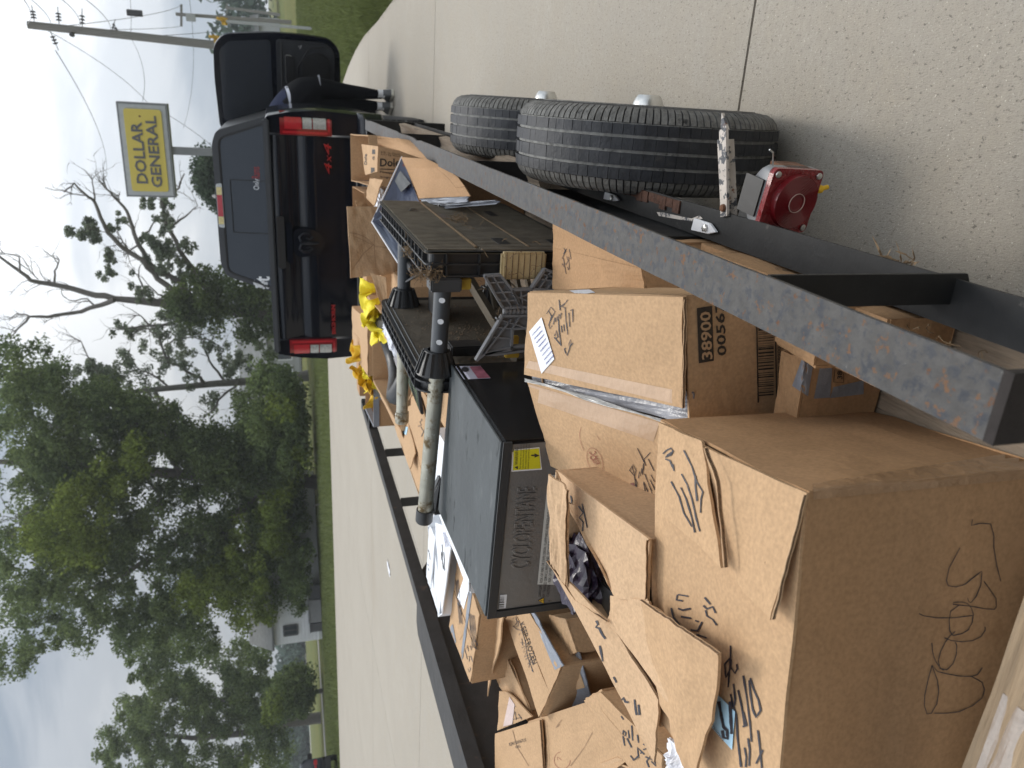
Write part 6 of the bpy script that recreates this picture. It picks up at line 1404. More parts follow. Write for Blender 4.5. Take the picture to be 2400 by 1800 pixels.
# the ribbed tread: fine raised bands, two seams, slots, raised marks
m = MB(); k = 1.965
while k < 2.875: m.box(-.391, -.3865, k, k+.010, .535, .845); m.box(-.391, -.3865, k, k+.010, .86, .992); k += .021
tag(m.build('tread_band', BAND, s1), kind='stuff')
for z in (.852, .700):
    m = MB(); m.box(-.3905, -.3855, 2.0, 2.84, z-.003, z+.003); m.build('seam_strip', STRAWM, s1)
for (y, z, dy, dz) in ((2.52,.835,.05,.012), (2.08,.76,.045,.018), (2.06,.60,.05,.016), (2.60,.65,.05,.014)):
    m = MB(); m.prism(rpoly([(y-dy,z-dz),(y-dy,z+dz),(y+dy,z+dz),(y+dy,z-dz)], .01), 0) if False else m.box(-.3882, -.3858, y-dy, y+dy, z-dz, z+dz); m.build('slot', DARKT, s1)
for i in range(4): m = MB(); m.box(-.3882, -.3855, 2.62+i*.018, 2.628+i*.018, .90, .935-.006*i); m.build('moulded_mark', BPLA, s1)
m = MB(); m.tube([V(-.392,1.948,.69), V(-.392,1.948,.52)], .024, 14); 
hz = [( -.463, .70), (-.388, .70), (-.380, .69), (-.380, .53), (-.463,.53)]
m = MB(); m.box(-.462, -.388, 1.925, 1.949, .672, .798); hd = m.build('handle_grip', TANP, s1, bev=.006)
for i in range(7): m = MB(); m.box(-.463, -.387, 1.9235, 1.9245, .686+i*.0165, .6875+i*.0165); m.build('grip_groove', DIRT, hd)
s2 = slab(-.80, -.738, 1.97, 2.80, .52, 1.012, DPLA, 'shelf', .07)
m = MB(); fr = rpoly([(1.985,.535),(1.985,.997),(2.785,.997),(2.785,.535)], .06, 5)
m.tube([V(-.7385,a,b) for a, b in fr]+[V(-.7385,*fr[0])], .004, 5); m.tube([V(-.7385,(a-2.385)*.96+2.385,(b-.766)*.93+.766) for a, b in fr]+[V(-.7385,(fr[0][0]-2.385)*.96+2.385,(fr[0][1]-.766)*.93+.766)], .003, 5); m.build('rolled_lip', BPLA, s2, smooth=True)
# legs
def leg(a, b, c, hol, lab=None):
    a, b, c = Vector(a), Vector(b), Vector(c); m = MB(); m.tube([a, b], [.0235,.0235], 24); o = m.build('leg', mat('grey_black_tube', (.055,.060,.066), rough=.4, var=.15, bump=.1) if 'grey_black_tube' not in MATS else MATS['grey_black_tube'], CT, smooth=True)
    m = MB(); m.tube([b, c], [.0225,.0225], 24); m.build('leg_pipe', GALV, CT, smooth=True, label='bare galvanised length of leg pipe')
    if hol:
        up = (CO-(a+b)/2); ax = (b-a).normalized(); up = (up-ax*up.dot(ax)).normalized()
        for t in (.24, .45, .66, .87):
            p = a.lerp(b, t)+up*.0222; sd = ax.cross(up)
            m = MB(); m.prism([p+ax*(.0065*math.cos(k*.449))*1.15+sd*(.0085*math.sin(k*.449)) for k in range(14)], up*.0022); m.build('peg_hole_cap', STYRO, o)
    m = MB(); d = (c-b).normalized(); m.lathe(c-d*.035, d, [(0,.0225),(0,.0262),(.012,.0268),(.04,.0268),(.045,.024),(.045,0)], 26); m.build('end_cap', BPLA if hol else GALV, CT, smooth=True)
    # ribbed socket on the second shelf
    m = MB(); m.lathe(V(-.738, a.y+(c.y-a.y)*.35, a.z+(c.z-a.z)*.35), (1,0,0), [(-.004,.058),(.0,.056),(.03,.046),(.062,.034),(.064,.026)], 22)
    for k in range(14):
        an = k*.449; m.bar(V(-.738, a.y+(c.y-a.y)*.35+math.cos(an)*.057, a.z+(c.z-a.z)*.35+math.sin(an)*.057), V(-.678, a.y+(c.y-a.y)*.35+math.cos(an)*.036, a.z+(c.z-a.z)*.35+math.sin(an)*.036), .004, .008)
    m.build('leg_socket', BPLA, CT, smooth=True)
leg((-.455,1.975,.945), (-.74,1.985,.953), (-1.235,2.02,.975), True)
leg((-.455,2.70,.935), (-.74,2.70,.935), (-1.20,2.70,.938), False)
leg((-.455,2.06,.60), (-.74,2.06,.60), (-.76,2.06,.60), False); leg((-.455,2.72,.60), (-.74,2.72,.60), (-.95,2.72,.60), False)
m = MB(); m.box(-.500,-.462,1.945,2.01,.90,.985); m.build('latch_bracket', mat('grey_black_tube2', (.05,.052,.056), rough=.5), CT, bev=.004)
m = MB(); p = PY(1087,663,1.99); m.box(p.x-.016,p.x+.016,1.975,2.0,p.z-.018,p.z+.016); m.build('latch_clip', YPLA, CT, bev=.003)
m = MB(); m.box(-.60,-.57,2.6,2.72,.86,.93); m.prism([V(-.62,2.55,.955),V(-.56,2.5,.88),V(-.56,2.72,.80),V(-.66,2.78,.88)], (0,.02,.0)); m.build('far_bracket', BPLA, CT, bev=.004)
m = MB(); m.box(-.735,-.60,2.45,2.62,.83,.86); m.build('inner_block', BPLA, CT, bev=.004); m = MB(); m.box(-.72,-.69,2.05,2.12,.80,.90); m.build('inner_block', BPLA, CT, bev=.004)
# grey ribbed folding brackets
def lattice(pts, y, ribs, lab=None):
    P_ = [PY(800+a*.226, 600+b*.226, y) for a, b in pts]; m = MB(); m.prism(P_, (0,.008,0)); o = m.build('folding_bracket', GPLA, CT)
    m = MB()
    for i in range(len(P_)): m.bar(P_[i]-V(0,.004,0), P_[(i+1) % len(P_)]-V(0,.004,0), .006, .018, (0,1,0))
    m.build('bracket_rim', GPLA, o)
    for a, b in ribs: m = MB(); m.bar(PY(800+a[0]*.226, 600+a[1]*.226, y)-V(0,.003,0), PY(800+b[0]*.226, 600+b[1]*.226, y)-V(0,.003,0), .004, .014, (0,1,0)); m.build('bracket_rib', GPLA, o)
yl = 1.90
lattice([(1480,200),(1640,190),(1760,345),(1850,520),(1670,530),(1590,400)], yl, [((1560,195),(1760,525)), ((1525,270),(1700,262)), ((1590,375),(1770,362)), ((1635,460),(1810,450))])
lattice([(1764,345),(1960,335),(1950,520),(1854,520)], yl, [((1855,340),(1870,520)), ((1770,400),(1950,470)), ((1800,440),(1950,380))])
lattice([(1965,330),(2100,130),(2230,180),(2230,345)], yl, [((2040,330),(2165,155)), ((2030,230),(2230,255)), ((2060,180),(2230,215)), ((2120,340),(2230,200))])
lattice([(1665,610),(1935,610),(1935,735),(1765,745),(1755,960),(1480,1000),(1390,1075)], yl, [((1600,730),(1765,745)), ((1755,650),(1480,1000)), ((1850,615),(1765,745)), ((1540,830),(1755,850)), ((1600,640),(1900,735))])
lattice([(1770,930),(1935,925),(1935,965),(1600,1010),(1480,1010)], yl, [])
m = MB()
for k in range(6): a = PY(800+(1690+k*42)*.226, 600+570*.226, yl); m.tube([a+V(0,0,0), a-V(.0,0,.006)], .012, 14)
m.tube([PY(800+1680*.226, 600+575*.226, yl), PY(800+1940*.226, 600+575*.226, yl)], .009, 12); m.build('bracket_hinge', GPLA, CT, smooth=True)
for (a, b) in (((1760,820),(1828,925)), ((1690,995),(1835,1045))):
    m = MB(); p, q = PY(800+a[0]*.226, 600+a[1]*.226, yl+.03), PY(800+b[0]*.226, 600+b[1]*.226, yl+.03); m.box(min(p.x,q.x), max(p.x,q.x), yl+.02, yl+.03, min(p.z,q.z), max(p.z,q.z)); m.build('latch_clip', YPLA, CT, bev=.003)
# crossing dark slats behind them
for k in range(5): m = MB(); m.bar(V(-.70,2.12+k*.09,.60+k*.012), V(-.48,2.30+k*.09,.62+k*.012), .02, .012); m.build('inner_slat', DPLA, CT)
m = MB(); m.bar(V(-.735,2.02,.70), V(-.47,2.75,.80), .035, .02); m.build('inner_rail', DPLA, CT)
# dirt crumbs and dry stalks
m = MB(); r_ = random.Random(21)
for i in range(700):
    y = r_.uniform(2.02,2.7); z = r_.gauss(.76,.09)
    if not .56 < z < .98: continue
    s = r_.uniform(.0015,.005); p = V(-.737, y, z); m.add([p+V(s,0,0), p+V(0,s,0), p+V(0,-s,.3*s), p+V(0,0,s)], [(0,1,3),(0,3,2),(0,2,1)])
tag(m.build('dirt_crumb', DIRT, CT), kind='stuff')
def stalks(n, c, sp, seed, ln=.04):
    r = random.Random(seed); m = MB()
    for i in range(n):
        p = Vector(c)+V(r.gauss(0,sp[0]), r.gauss(0,sp[1]), r.gauss(0,sp[2])); q = [p]; d = V(r.uniform(-1,1), r.uniform(-1,1), r.uniform(-1,1)).normalized()
        for s in range(4): d = (d+V(r.uniform(-1,1), r.uniform(-1,1), r.uniform(-1,1))*.6).normalized(); q.append(q[-1]+d*ln/4)
        m.tube(q, .0007, 3, cap=False)
        if r.random() < .5: m.lathe(q[-1], d, [(0,.0004),(.0015,.002),(.0035,.0004)], 5)
    return m
tag(stalks(90, (-.385,2.42,.80), (.003,.05,.014), 1, .025).build('dry_stalks', STRAWM, CT), kind='stuff'); tag(stalks(150, (-.45,1.955,.995), (.010,.014,.022), 2, .022).build('dry_stalks', STRAWM, CT), kind='stuff')
tag(stalks(60, (-.44,2.20,1.004), (.012,.04,.003), 3, .02).build('dry_stalks', STRAWM, CT), kind='stuff'); tag(stalks(50, (-.50,1.90,.78), (.06,.01,.05), 4, .025).build('dry_stalks', STRAWM, CT), kind='stuff'); tag(stalks(50, (-.30,.80,.50), (.02,.05,.006), 5, .03).build('dry_stalks', STRAWM, TR), kind='stuff')

# ------------------------------------------------------------------ left side of the load
K_, Kb, kf, Tk, _ = crate('carton scribbled all over and banded with grey duct tape, near the left rail', [(1056,1467,.82),(1078,1290,.82),(1128,1440,.82),(1106,1599,.82)], .42, C1, seed=31)
BK = bvh(Kb, *kf)
patch_px(BK, [(1056,1470),(1062,1462),(1082,1575),(1076,1582)], DUCT, K_, 'duct_tape_strip', .0016, 8); patch_px(BK, [(1100,1385),(1110,1372),(1083,1560),(1077,1570)], DUCT, K_, 'duct_tape_strip', .0018, 10)
patch_px(BK, [(1093,1340),(1108,1352),(1088,1428),(1073,1400)], PAPER, K_, 'shipping_label', .002, 5)
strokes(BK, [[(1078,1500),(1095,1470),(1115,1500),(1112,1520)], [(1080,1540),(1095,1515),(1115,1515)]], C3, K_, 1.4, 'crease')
for k in range(9):
    strokes(BK, [[(1066+k*2.2+a*14, 1330+a*150+math.sin(a*60+k*2)*2) for a in [i/40 for i in range(8, 36)]]] if k < 4 else [[(1100+(k-4)*3+a*8, 1440+a*80+math.sin(a*50+k)*2.4) for a in [i/26 for i in range(27)]]], INK, K_, 1.3, 'pen_writing', .0022)
strokes(BK, z5([[(150,640),(170,720),(160,700),(190,690),(185,740)], [(170,600),(180,650)], [(195,600),(205,640)], [(200,690),(215,740),(205,720)], [(175,800),(185,830),(200,800),(190,790)]]), INK, K_, 1.6)
# shiny white carton
W_, Wb, wf, Tw, _ = crate('glossy white carton with a V-shaped gap in its lid, against the left side', [(1003,1236,.86),(1048,1150,.86),(1036,1440,.86),(1027,1446,.86)], .42, STYRO, seed=32, closed=False, contents=.1, inner=STYRO, name='white_carton', cat='white carton')
wA = flap(W_, [(1008,1232,.868),(1020,1262,.864),(1008,1380,.872),(999,1352,.88)], STYRO, seed=81, n=8, wob=.002); wB = flap(W_, [(1020,1225,.862),(1062,1240,.862),(1035,1443,.862),(1023,1290,.866)], STYRO, seed=82, n=10, wob=.002); wC = flap(W_, [(1009,1382,.858),(1021,1300,.860),(1033,1400,.860),(1029,1446,.858)], STYRO, seed=83, n=8, wob=.001)
BW = bvh(wA, wB, wC)
strokes(BW, [zs(l, 950, 1200, .1808) for l in [[(300,490),(310,520)], [(315,530),(325,620)], [(280,600),(285,680),(310,690)], [(300,730),(310,760)], [(480,420),(485,560),(480,600),(495,740)], [(500,520),(510,640),(505,700),(515,760)], [(470,520),(475,620)]]], INK, W_, 1.8)
for k in range(5): strokes(BW, [[(1040+k*3.5+a*6, 1246+a*36+math.sin(a*40+k)*1.6) for a in [i/18 for i in range(19)]]], INKB, W_, 1, 'pen_writing', .002)
# cartons in a row beyond the fridge
M_, Mb_, mf, Tm, _ = crate('long brown carton with a V-shaped gap and a signature, behind the galvanised pipes', [(925,1000,.84),(975,905,.84),(1046,1130,.83),(992,1187,.83)], .42, C1, seed=33, closed=False, contents=.3)
mA = flap(M_, [(925,1000,.846),(948,960,.846),(975,1062,.85),(960,1098,.87)], C1, seed=84, n=8, wob=.004); mB = flap(M_, [(948,960,.846),(985,930,.845),(1046,1130,.834),(1002,1148,.838)], C1, seed=85, n=8, wob=.004); mC = flap(M_, [(962,1100,.838),(977,1066,.842),(994,1120,.836),(992,1183,.834)], C1, seed=86, n=8, wob=.002)
BM = bvh(mA, mB, mC)
patch_px(BM, [(946,998),(957,1001),(953,1020),(946,1015)], BLUEP, M_, 'pale_blue_tag', .002, 3)
strokes(BM, [zs(l, 800, 750, .3616) for l in [[(520,755),(545,700),(550,745),(515,690)], [(500,690),(520,680),(510,660),(525,650),(520,640)], [(545,700),(555,670)]]], INK, M_, 1.8)
strokes(BM, [zs(l, 800, 750, .3616) for l in [[(558,775),(565,790)]]], BADGE, M_, 6, 'red_sticker')
N_, Nb, nf_, Tn, _ = crate('far left carton with duct-taped rims at the front corner of the trailer', [V(-2.02,4.80,.85), V(-1.63,4.80,.85), V(-1.60,4.39,.84), V(-1.98,4.39,.84)], .42, C3, seed=34, closed=False, contents=.25)
m = MB()
for a, b in ((Tn[3],Tn[2]),(Tn[2],Tn[1]),(Tn[0],Tn[3])): m.bar(Vector(a)+V(0,0,-.012), Vector(b)+V(0,0,-.012), .014, .036)
m.build('duct_taped_rim', DUCT, N_)
m = MB(); m.panel([V(-1.80,4.383,.84), V(-1.72,4.383,.84), V(-1.72,4.38,.76), V(-1.80,4.38,.76)], .002, 4, .002, 1); m.build('tape_tab', DUCT, N_)
crate('plain carton standing left of the black rubber ring', [V(-1.62,4.75,.93), V(-1.30,4.75,.93), V(-1.22,4.15,.90), V(-1.55,4.15,.90)], .42, C1, seed=36)
crate('dusky carton beyond the plain ones by the truck hitch', [V(-1.95,5.0,.88), V(-1.66,5.0,.88), V(-1.64,4.84,.88), V(-1.95,4.84,.88)], .42, C3, seed=37)
O_, Ob, of, To, _ = crate('open carton holding a black rubber ring, between the two pipes', [V(-1.50,3.95,.90), V(-1.05,3.95,.90), V(-1.0,3.15,.87), V(-1.45,3.15,.87)], .42, C1, seed=38, closed=False, contents=.28)
fO = flap(O_, [V(-1.50,3.95,.90), V(-1.45,3.15,.87), V(-1.57,3.2,.83), V(-1.60,3.9,.86)], C1, seed=89, n=8)
m = MB(); c = V(-1.22,3.50,.84); m.tube([c+V(.16*math.cos(a), .30*math.sin(a), .03*math.sin(a*2)) for a in [k*.2618 for k in range(25)]], .045, 10); tag(m.build('rubber_ring', BPLA, None, smooth=True), 'black rubber ring lying in the open carton', 'rubber ring')
m = MB(); q = P4([(958,868,.90),(985,900,.90),(994,972,.88),(966,905,.88)]); m.hexa([p+V(0,0,.012) for p in q], q); o = m.build('picture_frame', DARKT, None, bev=.003); tag(o, 'black framed picture with faint green grass, lying behind the shelf legs', 'picture')
cc = sum(q, V(0,0,0))/4; m = MB(); m.panel([cc+(p-cc)*.84+V(0,0,.0135) for p in q], .001, 4, .0003, 1); m.build('picture_print', mat('print_dark_green', (.10,.13,.09), rough=.2, var=.6, vs=30, bump=0, spot=[((.3,.35,.3), 20, .6, .1, None)]), o)
crate('carton lying under the black framed picture', [V(-1.62,3.10,.83), V(-1.16,3.10,.83), V(-1.12,2.72,.83), V(-1.50,2.72,.83)], .42, C1, seed=39)
crate('carton partly covered by the upper galvanised pipe', [V(-1.12,3.1,.84), V(-.86,3.1,.84), V(-.84,2.1,.80), V(-1.14,2.1,.80)], .42, C1, seed=40)
# brown mesh and white packing beside the fridge
crate('white carton edge showing between the fridge and the pipe', [V(-1.35,2.3,.88), V(-1.06,2.3,.88), V(-1.06,1.82,.87), V(-1.38,1.82,.87)], .42, STYRO, seed=41, name='white_carton', cat='white carton')

# near left pile
z5p = lambda pts: [(1050+a*.27125, 1350+b*.27125) for a, b in pts]
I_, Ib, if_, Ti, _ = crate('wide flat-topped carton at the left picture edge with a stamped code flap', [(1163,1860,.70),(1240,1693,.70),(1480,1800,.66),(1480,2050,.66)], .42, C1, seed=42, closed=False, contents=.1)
iA = flap(I_, [(1240,1690,.702),(1373,1646,.700),(1476,1778,.664),(1300,1905,.68)], C1, seed=91, n=14, wob=.003); iB = flap(I_, [(1162,1719,.712),(1267,1686,.712),(1276,1840,.698),(1158,1880,.70)], C1, seed=92, n=10, wob=.003)
flutes(I_, PZ(1267,1687,.714), PZ(1276,1810,.703), V(0,0,1), .006, seed=3)
BI = bvh(iA, iB)
text_px(BI, 'K041500567US', zs([(535,1470),(680,1425),(675,1400),(530,1440)], 1050, 1350, .27125), INKP, I_); text_px(BI, '10G', zs([(590,1490),(630,1478),(622,1455),(583,1467)], 1050, 1350, .27125), INKP, I_)
strokes(BI, z5([[(990+70*math.cos(a), 1590+75*math.sin(a)) for a in [k*.3 for k in range(16)]], [(950,1590),(945,1560),(960,1570),(985,1590)]]), INKR, I_, 1.3, 'stamp_ring')
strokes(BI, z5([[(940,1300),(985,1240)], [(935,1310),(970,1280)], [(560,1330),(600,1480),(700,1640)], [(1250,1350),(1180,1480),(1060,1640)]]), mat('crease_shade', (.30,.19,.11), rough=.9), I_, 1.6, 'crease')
m = MB(); a, b = PZ(1420,1795,.668), PZ(1463,1780,.666)
for k in range(14): p = a.lerp(b, k/14); m.bar(p, p+V(-.012,.02,.004), .0022, .003)
tag(m.build('torn_flutes', C2, I_), kind='stuff')
J_, Jb, jf, Tj, _ = crate('narrow carton dated 4/15/19 in thick marker beside the torn-open one', [(1373,1640,.74),(1412,1621,.74),(1560,1770,.74),(1545,1890,.72)], .43, C1, seed=43)
BJ = bvh(Jb, *jf)
strokes(BJ, z5([[(1520,1330),(1510,1370),(1535,1380),(1540,1350),(1520,1340)], [(1515,1380),(1530,1465)], [(1560,1330),(1570,1400)], [(1590,1290),(1600,1420)], [(1550,1400),(1590,1480)], [(1640,1370),(1650,1440)], [(1580,1550),(1610,1590),(1680,1520)], [(1600,1590),(1650,1560),(1640,1480),(1700,1540)], [(1690,1450),(1740,1480),(1690,1500)], [(1710,1560),(1770,1590),(1760,1540),(1720,1600),(1740,1650)], [(1780,1570),(1800,1640),(1760,1600)], [(1500,1210),(1520,1240)]]), INK, J_, 4)
G_, Gb2, gf2, Tg, _ = crate('carton printed KEEP FROZEN with handwriting across its top', [(1188,1448,.755),(1240,1425,.755),(1322,1560,.735),(1268,1680,.72)], .43, C1, seed=44)
BG2 = bvh(*gf2)
text_px(BG2, 'KEEP FROZEN', zs([(622,420),(735,770),(776,745),(655,390)], 1050, 1350, .27125), INKP, G_)
strokes(BG2, z5([[(560,370),(590,350),(600,400),(570,440),(610,430),(612,395),(585,370)], [(565,430),(600,460),(640,470),(670,560),(690,700),(740,830)], [(615,510),(625,495)], [(640,540),(650,600),(630,570),(660,580)], [(640,620),(680,600),(650,660),(690,640),(660,700),(700,680)], [(670,720),(730,690),(690,760),(740,740)], [(700,790),(720,700),(735,760)], [(725,810),(740,828)]]), INK, G_, 1.5)
gt = flap(G_, [(1240,1425,.762),(1258,1445,.762),(1322,1560,.742),(1300,1570,.742)], DUCT, seed=93, name='duct_tape_edge', th=.003)
h_, Hb, hf, Th, _ = crate('carton with its rear side sealed in grey duct tape, below the torn-open one', [(1290,1440,.72),(1330,1450,.72),(1356,1528,.70),(1322,1545,.70)], .43, C1, seed=45)
gq = flap(h_, [(1322,1513,.70),(1356,1529,.70),(1386,1643,.62),(1286,1674,.66)], DUCT, seed=94, name='taped_side', th=.003, wob=.005)
Bgq = bvh(gq); patch_px(Bgq, zs([(1020,800),(1115,750),(1185,960),(1030,1000)], 1050, 1350, .27125), C1, h_, 'bare_patch', .0014, 5); text_px(Bgq, 'GIN: 00191', zs([(1075,975),(1110,765),(1085,760),(1038,975)], 1050, 1350, .27125), INKP, h_, off=.003)
c = PZ(1266,1470,.70); crumple('plastic_bag', 'grey crumpled plastic bag poking out beside the KEEP FROZEN carton', 'bag', c, (.07,.07,.04), mat('grey_film', (.16,.165,.18), rough=.2, bump=.3), 7, flat=.8)
q_, Qb, qf, Tq, _ = crate('small carton printed KEURIG with an inked label, left of KEEP FROZEN', [(1172,1607,.70),(1195,1545,.70),(1245,1665,.68),(1240,1690,.68)], .43, C1, seed=46)
qs = flap(q_, [(1197,1547,.70),(1218,1560,.66),(1268,1675,.64),(1246,1668,.68)], C3, seed=95, name='side_flap'); text_px(bvh(qs), 'KEURIG', zs([(712,1003),(662,857),(640,862),(688,1008)], 1050, 1350, .27125), INKP, q_)
ql = flap(q_, [(1170,1620,.712),(1192,1622,.712),(1246,1680,.70),(1166,1712,.69)], C1, seed=96, n=8, wob=.003); Bq = bvh(ql)
patch_px(Bq, zs([(480,1300),(535,1040),(580,1110),(560,1280)], 1050, 1350, .27125), mat('pinkish_label', (.58,.46,.42), rough=.7), q_, 'ink_label', .002, 5)
strokes(Bq, z5([[(520,1110),(530,1160),(515,1200),(540,1240)], [(545,1100),(560,1150),(545,1200),(560,1260)], [(580,1170),(600,1280)], [(560,1240),(640,1220)], [(590,1130),(560,1110)], [(610,1190),(640,1240)]]), INK, q_, 1.6)
for k, (q, s_) in enumerate([([(1158,1453,.74),(1180,1445,.80),(1168,1526,.78),(1140,1632,.72)], 1), ([(1205,1450,.70),(1185,1470,.60),(1207,1560,.62),(1196,1500,.70)], 2)]):
    m = MB(); m.panel([PZ(*p) for p in q], .0045, 10, .004, 97+k); tag(m.build('cardboard_sheet', C1, None), ('torn strip of cardboard leaning beside the scribbled carton', 'folded cardboard scrap in the gap below the fridge corner')[k], 'cardboard sheet')
crate('low brown carton at the bottom of the dark gap behind KEURIG', [(1150,1640,.56),(1170,1560,.56),(1235,1600,.54),(1215,1680,.54)], .42, C3, seed=47)
crate('carton wedged under the pale leaning flap near the left edge', [V(-1.20,1.26,.66), V(-1.02,1.30,.66), V(-.98,1.02,.66), V(-1.16,1.0,.66)], .42, C3, seed=48)
w_, wb_, wf_, Tw_, _ = crate('carton with an opened dark corner at the bottom left edge', [(1545,1680,.69),(1600,1700,.69),(1650,1830,.67),(1555,1860,.67)], .42, C3, seed=49)
c = PZ(1615,1790,.72); crumple('paper_bag', 'white crumpled paper poking up at the left picture edge', 'bag', c, (.05,.05,.04), PAPER, 11, flat=1, fold=14)

# ------------------------------------------------------------------ far right of the load, by the truck
D_, Dbx, df, Td, _ = crate('pineapple carton with black printing, beside the front right post', [V(-.52,4.72,.93), V(-.26,4.72,.93), V(-.245,4.40,.865), V(-.51,4.40,.85)], .42, C1, seed=50, closed=False, contents=.3)
BD = bvh(Dbx)
dz = lambda p: zs(p, 800, 300, .226)
for s, q, bo in (('6-81 oz. Pouch', [(410,258),(608,282),(608,262),(410,238)], False), ('6-2.3 Kg. Pouch', [(410,282),(608,306),(608,286),(410,262)], False), ('Dole', [(400,400),(608,402),(606,316),(402,316)], True), ('Pineapple', [(400,470),(570,486),(570,458),(400,442)], True), ('in Light Syrup', [(405,520),(600,540),(600,515),(405,495)], True)):
    text_px(BD, s, dz(q), INKP, D_, bold=bo)
strokes(BD, [dz([(400,425),(610,432)])], INKP, D_, 2.5, 'print_rule')
dA = flap(D_, [(848,338,.935),(886,343,.90),(884,402,.90),(856,410,.93)], C1, seed=201, n=8, wob=.003); dB = flap(D_, [(866,418,.92),(897,421,.885),(876,482,.93),(857,463,.95)], C1, seed=202, n=8, wob=.004)
dC = flap(D_, [(884,322,.915),(886,343,.88),(1000,372,.80),(960,330,.80)], C3, seed=203, n=8, wob=.004)
BdA = bvh(dA)
for s, q in (('Dole', [(268,380),(268,270),(240,270),(240,380)]), ('oz.', [(345,330),(345,290),(325,290),(325,330)])): text_px(BdA, s, dz(q), INKP, D_, bold=True)
patch_px(BdA, dz([(320,222),(352,224),(352,272),(320,270)]), INKP, D_, 'printed_block'); patch_px(BdA, dz([(308,410),(346,412),(344,495),(308,490)]), INKP, D_, 'printed_block')
# the long folded carton leaning like a tent: navy print inside, brown curved flap, duct tape
TN = thing('folded_carton', 'tent-like folded carton, navy printed inside, with a curved brown flap and duct tape', 'folded carton', (-.42, 3.0, .42))
NAVY = mat('navy_print', (.045,.055,.095), rough=.35, var=.35, vs=9, bump=.1, spot=[((.08,.085,.09), 5, .55, .02, .5), ((.12,.03,.03), 11, .66, .03, .5)])
apex = PY(942,368,3.30); lcorn = PY(872,520,3.05); lowr = PY(992,498,2.95); tip2 = PY(945,640,2.30)
m = MB(); m.panel([apex, lcorn, PY(960,560,2.95), lowr], .004, 12, .004, 5); m.build('printed_inside', NAVY, TN)
m = MB(); m.panel([lcorn, PY(945,632,2.92), PY(960,600,2.92), PY(905,500,3.05)], .004, 8, .003, 6); m.build('printed_side', mat('steel_blue_print', (.10,.12,.17), rough=.4, var=.2, bump=.1), TN)
m = MB(); m.panel([PY(925,424,3.2), PY(938,400,3.22), PY(962,430,3.1), PY(940,450,3.1)], .002, 6, .001, 7); m.build('printed_square', mat('grey_print', (.12,.125,.125), rough=.5, bump=.05), TN)
m = MB(); m.tube([apex, lcorn, PY(945,634,2.92)], .004, 6); m.build('white_edge', PAPER, TN)
def curved(pts_top, pts_bot, y0, y1, mt, name, th=.0045):
    m = MB(); n_ = len(pts_top); v_ = []
    for (a, b, ya), (c, d, yb) in zip(pts_top, pts_bot): v_.append((PY(a, b, ya), PY(c, d, yb)))
    k = 6
    g = [[p.lerp(q, j/k)+V(0,0,noise.noise(V(i*.5, j*.5, 3))*.006) for j in range(k+1)] for i, (p, q) in enumerate(v_)]
    for i in range(n_-1):
        for j in range(k): a, b, c, d = g[i][j], g[i][j+1], g[i+1][j+1], g[i+1][j]; nn = (b-a).cross(d-a).normalized()*th; m.hexa([a, b, c, d], [a-nn, b-nn, c-nn, d-nn])
    bm_ = m.build(name, mt, TN, smooth=True); return bm_
curved([(942,368,3.30),(956,395,3.22),(968,425,3.12),(978,450,3.02),(984,466,2.95)], [(1000,372,2.9),(1040,392,2.75),(1075,415,2.6),(1095,438,2.5),(1105,460,2.45)], 0, 0, C3, 'curved_flap')
m = MB(); m.panel([PY(984,466,2.95), PY(1092,460,2.48), PY(1096,474,2.46), PY(988,482,2.94)], .004, 14, .006, 8); m.build('duct_tape_edge', DUCT, TN)
m = MB(); m.panel([PY(1003,480,2.9), PY(1165,468,2.25), PY(1165,478,2.25), PY(1005,492,2.9)], .004, 16, .008, 9); m.build('duct_tape_edge', DUCT, TN)
# the carton behind it that carries the handle
tB, tBb, tBf, _, _ = crate('brown carton with a small black handle loop behind the ribbed shelf', [V(-.46,3.35,.745), V(-.262,3.35,.745), V(-.262,2.93,.74), V(-.45,2.93,.74)], .42, C3, seed=204)
m = MB(); c = PY(1038,489,2.75); m.tube([c+V(.028*math.cos(a), 0, .016*math.sin(a)) for a in [k*.524 for k in range(13)]], .0035, 8); m.build('handle_loop', BPLA, tB, smooth=True)
crate('carton under the curved brown flap beside the rail', [V(-.46,3.9,.62), V(-.26,3.9,.62), V(-.265,3.12,.62), V(-.46,3.12,.62)], .42, C3, seed=205)
# the carton with the tall raised flap in the middle
UB, UBb, _, TU, _ = crate('opened carton with one tall creased flap standing up before the tailgate', [V(-1.02,3.95,.93), V(-.60,3.95,.93), V(-.56,3.45,.92), V(-.98,3.45,.92)], .42, C1, seed=206, closed=False, contents=.3)
fl_ = flap(UB, [PY(813,484,3.40), PY(905,484,3.43), PY(940,640,3.40), PY(822,652,3.36)], C2, seed=207, n=20, wob=.009, lab='tall creased flap')
flap(UB, [PY(905,484,3.43), PY(985,500,3.6), PY(960,640,3.6), PY(943,640,3.40)], C1, seed=208, n=8, wob=.004, name='lower_wall')
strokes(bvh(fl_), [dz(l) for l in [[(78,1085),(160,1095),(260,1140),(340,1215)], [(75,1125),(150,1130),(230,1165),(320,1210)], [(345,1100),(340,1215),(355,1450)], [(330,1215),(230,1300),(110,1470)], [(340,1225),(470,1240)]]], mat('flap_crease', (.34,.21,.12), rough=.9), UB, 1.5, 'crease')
flap(UB, [PY(868,640,3.35), PY(905,650,3.3), PY(912,780,3.2), PY(895,720,3.25)], C1, seed=209, n=8, wob=.005)
vB, vBb, _, TV, _ = crate('open carton with a dark inside just left of the pineapple carton', [V(-.82,4.75,.92), V(-.56,4.75,.92), V(-.54,4.3,.90), V(-.80,4.3,.90)], .42, C3, seed=210, closed=False, contents=.5)
